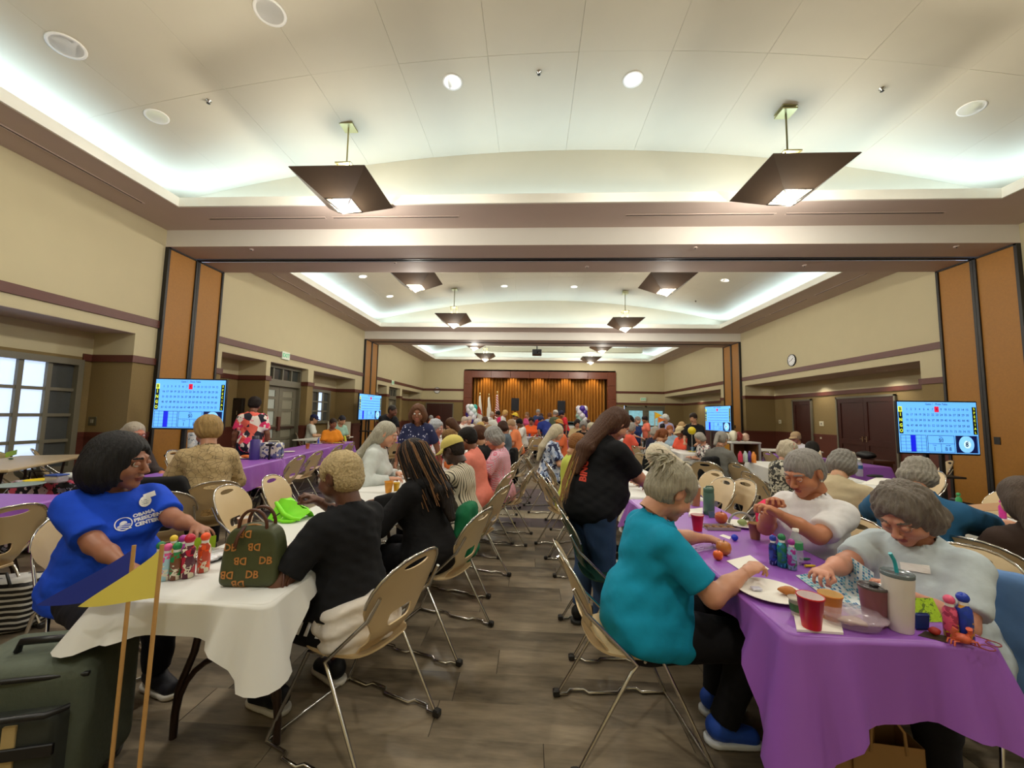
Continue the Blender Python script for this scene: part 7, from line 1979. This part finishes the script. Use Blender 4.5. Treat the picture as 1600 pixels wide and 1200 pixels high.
# --- things on the left
p = on(423, 716); g = thing('patterned_bag', 'white bag with blue floral pattern on the left purple table', 'bag', p, .1)
sdf_thing(lambda P: smax(rbox(P, (0, 0, .12), (.17, .09, .13), .04), -rc(P, (-.1, 0, .32), (.1, 0, .32), .07, .07), .02) + wob(P, .004, 20, 2), (-.2, -.12, -.02), (.2, .12, .28), .014, 'bag_body', pattern('blotch', ('#dcd8cc', '#e0dcd0', '#2c3466', '#d8d4c8', '#6a70a0'), 18), g)
MB().tube([(-.1, .05, .22), (-.08, .06, .27), (.08, .06, .27), (.1, .05, .22)], .008, 6).build('handle', M('#d8d0c0', .6, noise=0), g)
p = on(397, 718); h = topz(397, 681, p) - TZ; r = 7.5 * mpp(p); g = thing('flask', 'purple flask beside the patterned bag', 'bottle', p); MB().lathe([(r, 0), (r, h * .8), (r * .7, h * .86)], n=18).build('flask_body', M('#3c2c7c', .4, noise=.05), g); MB().lathe([(r * .7, h * .84), (r * .7, h), (0, h)], n=16).build('lid', M('#20203c', .4, noise=0), g)
g_, p_, r_ = plate(384, 716, 34, 'white plate of cut fruit on the left purple table'); blob('fruit_pile', 'orange cut fruit heaped on the plate beside the purple flask', 'fruit', p_ + Vector((0, 0, .006)), (.07, .05, .025), '#e0702c', 4, .3)
cup(369, 722, 711, '#d88c58', 'small orange cup before the fruit plate'); fruit(269, 730, 4, '#e0602c', 'small mandarin on the purple table left of the lace jumper', nm='mandarin')
p = on(299, 716); h = topz(299, 676, p) - TZ; r = 7.5 * mpp(p); g = thing('tumbler', 'white patterned tumbler with handle behind the lace jumper', 'tumbler', p); MB().lathe([(r * .75, 0), (r, h * .95), (r * .9, h), (0, h)], n=18).build('tumbler_body', pattern('blotch', ('#c8ccd0', '#b8c0c8', '#d8d8d8', '#5a6a80', '#c8ccd0'), 20, .4), g); MB().tube([(r * .9, 0, h * .85), (r * 1.7, 0, h * .8), (r * 1.7, 0, h * .4), (r * .85, 0, h * .35)], .008, 6).build('handle', M('#b8b8b8', .4, noise=0), g)
p = atZ(415, 795, 0); g = thing('tripod', 'black tripod stand in front of the left purple table', 'tripod', (p.x, p.y, 0)); MB().tube([(0, 0, .3), (0, 0, .98)], .014, 8).build('pole', BLK, g)
for k in range(3): a = k * 2.1 + .4; MB().tube([(0, 0, .5), (.24 * math.cos(a), .24 * math.sin(a), .0)], .011, 6).build('leg', BLK, g)
MB().bb(-.06, .06, -.02, .02, .96, .99, bev=.004).build('head', BLK, g)
cup(148, 712, 693, '#c8281c', 'red cup on the bare beige table, left of the grey-haired woman', z=.803)
a, b = atZ(8, 715, .803), atZ(26, 710, .803); card('table_card', 'lime green card standing on the bare beige table', 'card', [a, b, b + Vector((0, 0, .07)), a + Vector((0, 0, .07))], M('#9cc21c', .6, noise=0)); blob('green_clip', 'small dark green clip on the bare beige table', 'clip', atZ(17, 718, .803), (.025, .02, .01), '#1c5a2c', 3, .3)
plate(62, 752, 34, 'yellow plate on the near far-left purple table', col='#e8cc1c'); plate(28, 760, 56, 'pale grey platter at the left edge of the purple table', col='#8c9c98')
g = thing('food_container', 'clear box with blue lid on the near far-left purple table', 'container', on(88, 754)); MB().bb(-.07, .07, -.05, .05, 0, .07, bev=.012).build('tub', M('#c8c4cc', .15, noise=0, alpha=.5), g); MB().bb(-.073, .073, -.053, .053, .07, .082, bev=.004).build('lid', M('#2c4a9c', .4, noise=0), g)
blob('plastic_bag', 'white plastic bag on the near far-left purple table', 'bag', on(108, 750), (.08, .05, .04), '#c8ccc8', 4, .25)
p = atZ(85, 775, .4); g = thing('tote_bag', 'black tote bag with pink and white printed pattern under the beige table', 'bag', (-5.1, 3.9, 0), .3); sdf_thing(lambda P: rbox(P, (0, 0, .38), (.27, .12, .36), .05) + wob(P, .006, 14, 3), (-.32, -.18, 0), (.32, .18, .78), .02, 'bag_body', pattern('floral', ('#15131a', '#1a1820', '#c8506a', '#1a1820', '#c8b8c0', '#15131a', '#8a8aa0'), 13), g); MB().tube([(-.1, -.1, .72), (-.08, -.12, .84), (.08, -.12, .84), (.1, -.1, .72)], .008, 6).build('handle', BLK, g)
p = atZ(45, 905, 0); g = thing('tote_bag', 'black and white striped bag on the floor under the far-left purple table', 'bag', (-3.55, 2.55, 0), .3); m, t, bs = newmat('zebra'); wv = tex(t, 'Wave', 9, bands_direction='Z', Distortion=1.2); rr = ramp(t, [(0, '#121214'), (.62, '#c8c8c4')], wv.outputs['Fac'], True); t.links.new(rr.outputs[0], bs.inputs['Base Color'])
sdf_thing(lambda P: rbox(P, (0, 0, .17), (.2, .12, .16), .05) + wob(P, .012, 14, 5), (-.26, -.18, -.01), (.26, .18, .36), .015, 'bag_body', m, g)
MB().tube([(-.09, -.1, .31), (-.07, -.11, .40), (.07, -.11, .40), (.09, -.1, .31)], .008, 6).build('handle', BLK, g)
# centrepiece on the white table by the doors
p = atZ(532, 690, .735); g = thing('centrepiece', 'green and purple tissue centrepiece with yellow ribbon on the white table', 'centrepiece', (p.x, p.y, .73)); blob('green_tissue', None, None, (0, 0, .02), (.12, .1, .08), '#1c6a50', 2, .35, parent=g); blob('purple_tissue', None, None, (-.15, .05, .02), (.07, .06, .06), '#5a2c7c', 3, .35, parent=g); MB().tube([(.1, 0, .15), (.16, -.05, .05), (.15, -.1, -.15), (.18, -.1, -.3)], [.03, .03, .025, .01], 6).build('ribbon', M('#c8cc20', .6, noise=.1), g)
a = atY(537, 672, 11.6); o = MB().bb(-.35, .35, -.01, .01, 0, .5).build('display_board', M('#c8c0ac', .7, noise=.03)); o.location = (a.x, 11.3, .73); tag(o, 'pale display board standing on the white table by the left windows', 'board')
cup(575, 690, 680, '#c82028', 'red bowl-like cup on the far left white table', z=.74) if 0 else None
# --- right side cart with supplies
p = atZ(1158, 728, 0); cx_, cy_ = 5.0, 9.2; p = atY(1155, 700, 9.2); g = thing('supply_cart', 'white-topped supply cart with open brown cabinet by the right wall', 'cart', (p.x, 9.2, 0), .15)
MB().bb(-.36, .36, -.25, .25, .96, 1.0, bev=.008).build('cart_top', M('#c8c8c4', .4, noise=0), g)
for x in (-.33, .33):
    for y_ in (-.22, .22): MB().bb(x - .02, x + .02, y_ - .02, y_ + .02, 0, .96).build('leg', M('#a8a8a4', .4, noise=0), g)
m = MB(); m.bb(-.3, .3, -.22, .22, .45, .47); m.bb(-.3, .3, .2, .22, .47, .94); m.bb(-.3, -.28, -.22, .2, .47, .94); m.bb(.28, .3, -.22, .2, .47, .94); m.build('cabinet', M('#6a4524', .6, noise=.15), g)
MB().bb(-.62, -.4, -.24, -.2, .5, .95, bev=.01).build('side_flap', M('#c08a2c', .6, noise=.1), g)
for k, (dx, r_, col, nm) in enumerate(((-.28, .07, '#e0dcd0', 'white stack of cups'), (-.12, .09, '#e8e4cc', 'cream paper flower'), (.02, .08, '#8a3028', 'dark red bunch of supplies'), (.18, .07, '#d8b8a0', 'peach-coloured bunch of supplies'))):
    blob('supplies', nm + ' on the supply cart', 'supplies', (p.x + dx, 9.2 + .02 * k, 1.0), (r_, r_, r_ * 1.4), col, k, .3, group='supplies on the cart')
# snacks on the table before the grey jumper
for k, (px, py, col, lab) in enumerate(((1157, 722, '#c83050', 'red-pink bottle on the white table right of the grey jumper'), (1165, 722, '#b8d0c8', 'clear bottle beside the red-pink one, white table'), (1178, 723, '#e08a3c', 'orange tube on the white table right of the grey jumper'), (1172, 722, '#5a3a8c', 'purple tube on the white table right of the grey jumper'))):
    p = on(px, py); h = topz(px, py - 17, p) - TZ; o = MB().lathe([(.035, 0), (.038, .01), (.038, h * .7), (.018, h * .9), (.018, h), (0, h)], n=14).build('bottle', M(col, .35, noise=.2, scale=40)); o.location = p; tag(o, lab, 'bottle')
o = card('envelope', 'brown envelope lying on the white table in front of the bird-clip chair', 'envelope', [on(1505, 790), on(1505, 800), on(1590, 797), on(1560, 786)], M('#b08860', .6, noise=.05), .004)
g = thing('bird_clip', 'black bird-shaped clip on the back of the empty chair at right', 'clip', (4.10, 4.0, .765), math.radians(90 + 4)); MB().ball((0, 0, 0), (.045, .012, .02), 12).ball((-.045, 0, .018), (.016, .012, .014), 10).build('bird_body', BLK, g); MB().tube([(.0, 0, -.015), (.0, 0, -.045)], .004, 5).tube([(.015, 0, -.015), (.015, 0, -.045)], .004, 5).build('bird_leg', M('#d8b020', .5, noise=0), g)
blob('black_case', 'black case and white papers on the table behind the beige top', 'case', on(1368, 746), (.11, .05, .02), '#141416', 2, .15)
card('papers', 'white papers on the table behind the beige top', 'paper', [on(1345, 756), on(1385, 760), on(1405, 750), on(1370, 746)], WHITE, .004)
cup(1071, 697, 689, '#d02020', 'red cup on the far right white table'); cup(1062, 697, 690, '#c87840', 'orange-brown bowl on the far right white table', r=.07)
# --- in front of the stage
def ballooncol(px, py0, py1, Y, lab, cols, seed):
    rn = random.Random(seed); a, b = atY(px, py0, Y), atY(px, py1, Y); g = thing('balloon_column', lab, 'balloons', (a.x, Y, 0)); z0, z1 = b.z, a.z; n = 0
    MB().tube([(0, 0, 0), (0, 0, z1)], .015, 6).build('pole', WHITE, g); MB().lathe([(.16, 0), (.16, .03), (0, .04)], n=16).build('base', WHITE, g)
    lv = 5
    for i in range(lv):
        for k in range(4):
            t = k * PI / 2 + i * .8; z = z0 + (z1 - z0) * (i + .5) / lv
            o = MB().ball((0, 0, 0), (.15, .15, .17), 14).build('balloon', M(cols[(k + i) % len(cols)], .25, noise=0, spec=.7), g); o.location = (.16 * math.cos(t), .16 * math.sin(t), z)
ballooncol(737, 634, 660, 19.5, 'white, purple and teal balloon column left of the stage', ('#e4e0ea', '#4a2c9c', '#e4e0ea', '#3c2490', '#e8e4ee', '#d8ecec', '#2ca49c'), 1)
ballooncol(909, 636, 664, 19.5, 'white and purple balloon column right of the stage', ('#e4e0ea', '#4a2c9c', '#e8e6ea', '#9ab8ac'), 2)
def speaker(px, py, Y, lab, lab2):
    p = atY(px, py, Y); g = thing('loudspeaker', lab, 'loudspeaker', (p.x, Y, p.z)); MB().bb(-.2, .2, -.17, .17, -.33, .33, bev=.02).build('cabinet', M('#15151a', .5, noise=.05), g); MB().bb(-.18, .18, -.178, -.17, -.3, .3).build('grille', M('#222228', .8, noise=.3, scale=200), g)
    g = thing('speaker_stand', lab2, 'stand', (p.x, Y, 0)); MB().tube([(0, 0, .2), (0, 0, p.z - .33)], .02, 8).build('pole', BLK, g)
    for k in range(3): a = k * 2.1; MB().tube([(0, 0, .7), (.45 * math.cos(a), .45 * math.sin(a), .0)], .014, 6).build('leg', BLK, g)
speaker(805, 632, 20.3, 'black loudspeaker on a stand left of centre before the curtain', 'tripod stand of the left loudspeaker'); speaker(877, 636, 20.3, 'black loudspeaker on a stand right of centre before the curtain', 'tripod stand of the right loudspeaker')
def flag(px, ptop, Y, mat, lab):
    p = atY(px, ptop, Y); g = thing('flag', lab, 'flag', (p.x, Y, 0)); MB().tube([(0, 0, 0), (0, 0, p.z)], .015, 8).build('pole', M('#b89a50', .3, metal=.6, noise=0), g); MB().lathe([(.18, 0), (.16, .04), (.03, .08), (0, .08)], n=18).build('base', M('#8a7030', .4, noise=0), g); MB().ball((0, 0, p.z + .04), (.04, .04, .07), 10).build('finial', M('#d8c890', .3, metal=.5, noise=0), g)
    fn = lambda P: rc(P * np.array((1, 1.6, 1), np.float32), (0, 0, p.z - .12), (.06, 0, .75), .05, .22) + .018 * np.sin(P[:, 0] * 60 + 3 * np.sin(P[:, 2] * 3)) 
    V, Q = mesh_sdf(fn, (-.35, -.3, .4), (.4, .3, p.z + .1), .03); np_mesh('cloth', V, Q, mat, g)
flag(750, 616, 22.3, pattern('blotch', ('#dcd8d0', '#dcd8d0', '#dcd8d0', '#dcd8d0', '#a83028'), 2), 'white flag with red at its base, left of three on the stage'); flag(764, 618, 22.0, C('#dcd8d0'), 'white flag, middle of three before the curtain')
m, t, bs = newmat('striped flag'); wv = tex(t, 'Wave', 4.2, bands_direction='DIAGONAL', Distortion=.5); rr = ramp(t, [(0, '#b02838'), (.5, '#dcd8d4')], wv.outputs['Fac'], True); t.links.new(rr.outputs[0], bs.inputs['Base Color']); flag(777, 614, 22.0, m, 'red and white striped flag, right of three before the curtain')
p = atY(898, 668, 17.5); g = thing('lectern', 'teal-grey lectern with a white sign right of the stage', 'lectern', (p.x, 17.5, 0)); MB().prism([(-.28, 0), (.28, 0), (.32, 1.15), (-.32, 1.15)], .4).build('stand', M('#4a6466', .6, noise=.08), g); MB().box((0, -.05, 1.2), (.7, .5, .04), rot=(-.3, 0, 0)).build('top', M('#3a4a4a', .5, noise=0), g); MB().bb(-.3, .05, -.23, -.21, .75, 1.1).build('sign', M('#e4e4e0', .5, noise=.05), g)
def small_pennant(px, py, Y, col, lab, w_=.55, hgt=.42):
    p = atY(px, py, Y); g = thing('pennant', lab, 'pennant', (p.x, Y, 0)); MB().tube([(0, 0, 0), (0, 0, p.z + hgt / 2)], .012, 6).build('stick', M('#c8b890', .6, noise=0), g)
    MB().prism([(0, p.z + hgt / 2), (w_, p.z), (0, p.z - hgt / 2)], .01).build('flag', M(col, .6, noise=.03), g)
small_pennant(1023, 649, 10.4, '#f0c020', 'bright yellow pennant above the heads near the glass doors', .2, .19); small_pennant(1028, 656, 10.6, '#f07c28', 'orange pennant hanging behind the yellow one', .19, .17)
p = atY(1081, 673, 8.9); g = thing('balloon', 'yellow round balloon in front of the man in black', 'balloon', p); MB().ball((0, 0, 0), (.085, .085, .09), 16).build('skin', M('#dcc818', .3, noise=0), g); MB().tube([(0, 0, -.09), (0, 0, -p.z)], .004, 5).build('string', WHITE, g)
p = atZ(1380, 720, .5); g = thing('dark_bench', 'dark wooden bench with black bag by the right wall', 'bench', (6.85, 8.4, 0), -PI / 2); MB().bb(-.5, .5, -.2, .2, .7, .75).bb(-.48, -.42, -.18, .18, 0, .7).bb(.42, .48, -.18, .18, 0, .7).build('bench_frame', WAINS, g); blob('bag_on_bench', None, None, (.1, 0, .75), (.2, .12, .08), '#141416', 3, .2, parent=g)
# table litter on the other tables, seen small
rn = random.Random(5); WC = [('cup', '#c8302c', 'red'), ('cup', '#e0a040', 'orange'), ('plate', '#e4e0d8', 'white'), ('cup', '#3a6ab0', 'blue'), ('dauber', '#c02c8c', 'magenta'), ('dauber', '#2c8a4c', 'green'), ('dauber', '#2c4ac0', 'blue'), ('plate', '#d8c850', 'yellow')]
spots = [(-1.42, 4.6, 'second left aisle table'), (-1.5, 6.8, 'third left aisle table'), (-1.6, 9.4, 'fourth left aisle table'), (1.3, 4.6, 'white table behind the standing woman'), (1.35, 7.2, 'third right aisle table'), (1.5, 12.2, 'pink far table'),
         (3.9, 9.6, 'far right white table'), (4.1, 6.2, 'white table beside the grey jumper'), (3.6, 3.9, 'white table of the blue polo'), (5.7, 7.9, 'purple table near the dark doors'), (0.1, 13.95, 'far table closing the aisle'), (-4.9, 9.1, 'third left purple table'), (-4.35, 12.0, 'far left purple table'), (-4.55, 7.0, 'left purple table with empty chairs'), (-1.6, 13.2, 'far table left of the aisle end')]
for sx_, sy_, where in spots:
    used = set()
    for j in range(4):
        k, col, cn = rn.choice(WC)
        if (k, cn) in used: continue
        used.add((k, cn)); p = Vector((sx_ + rn.uniform(-.2, .2), sy_ + rn.uniform(-.8, .8), TZ + .002)); lab = {'cup': '%s plastic cup on the %s', 'plate': '%s paper plate on the %s', 'dauber': 'dauber with %s cap on the %s'}[k] % (cn, where)
        if k == 'cup':
            g = thing('cup', lab, 'cup', p); MB().lathe([(.028, 0), (.042, .1), (.044, .1)], n=12, cap=(1, 0)).build('cup_wall', M(col, .4, noise=0), g); MB().lathe([(0, .085), (.04, .085)], n=12).build('cup_inside', WHITE, g)
        elif k == 'plate':
            g = thing('plate', lab, 'plate', p); MB().lathe([(0, .003), (.07, .003), (.115, .016), (.115, .012), (.07, 0)], n=18).build('dish', M(col, .5, noise=0), g)
        else:
            g = thing('dauber', lab, 'marker', p); MB().lathe([(.021, 0), (.021, .09), (.011, .11)], n=10).build('bottle', M(col, .35, noise=.3, scale=60), g); MB().ball((0, 0, .13), .016, 10).build('cap', M(col, .35, noise=0), g)
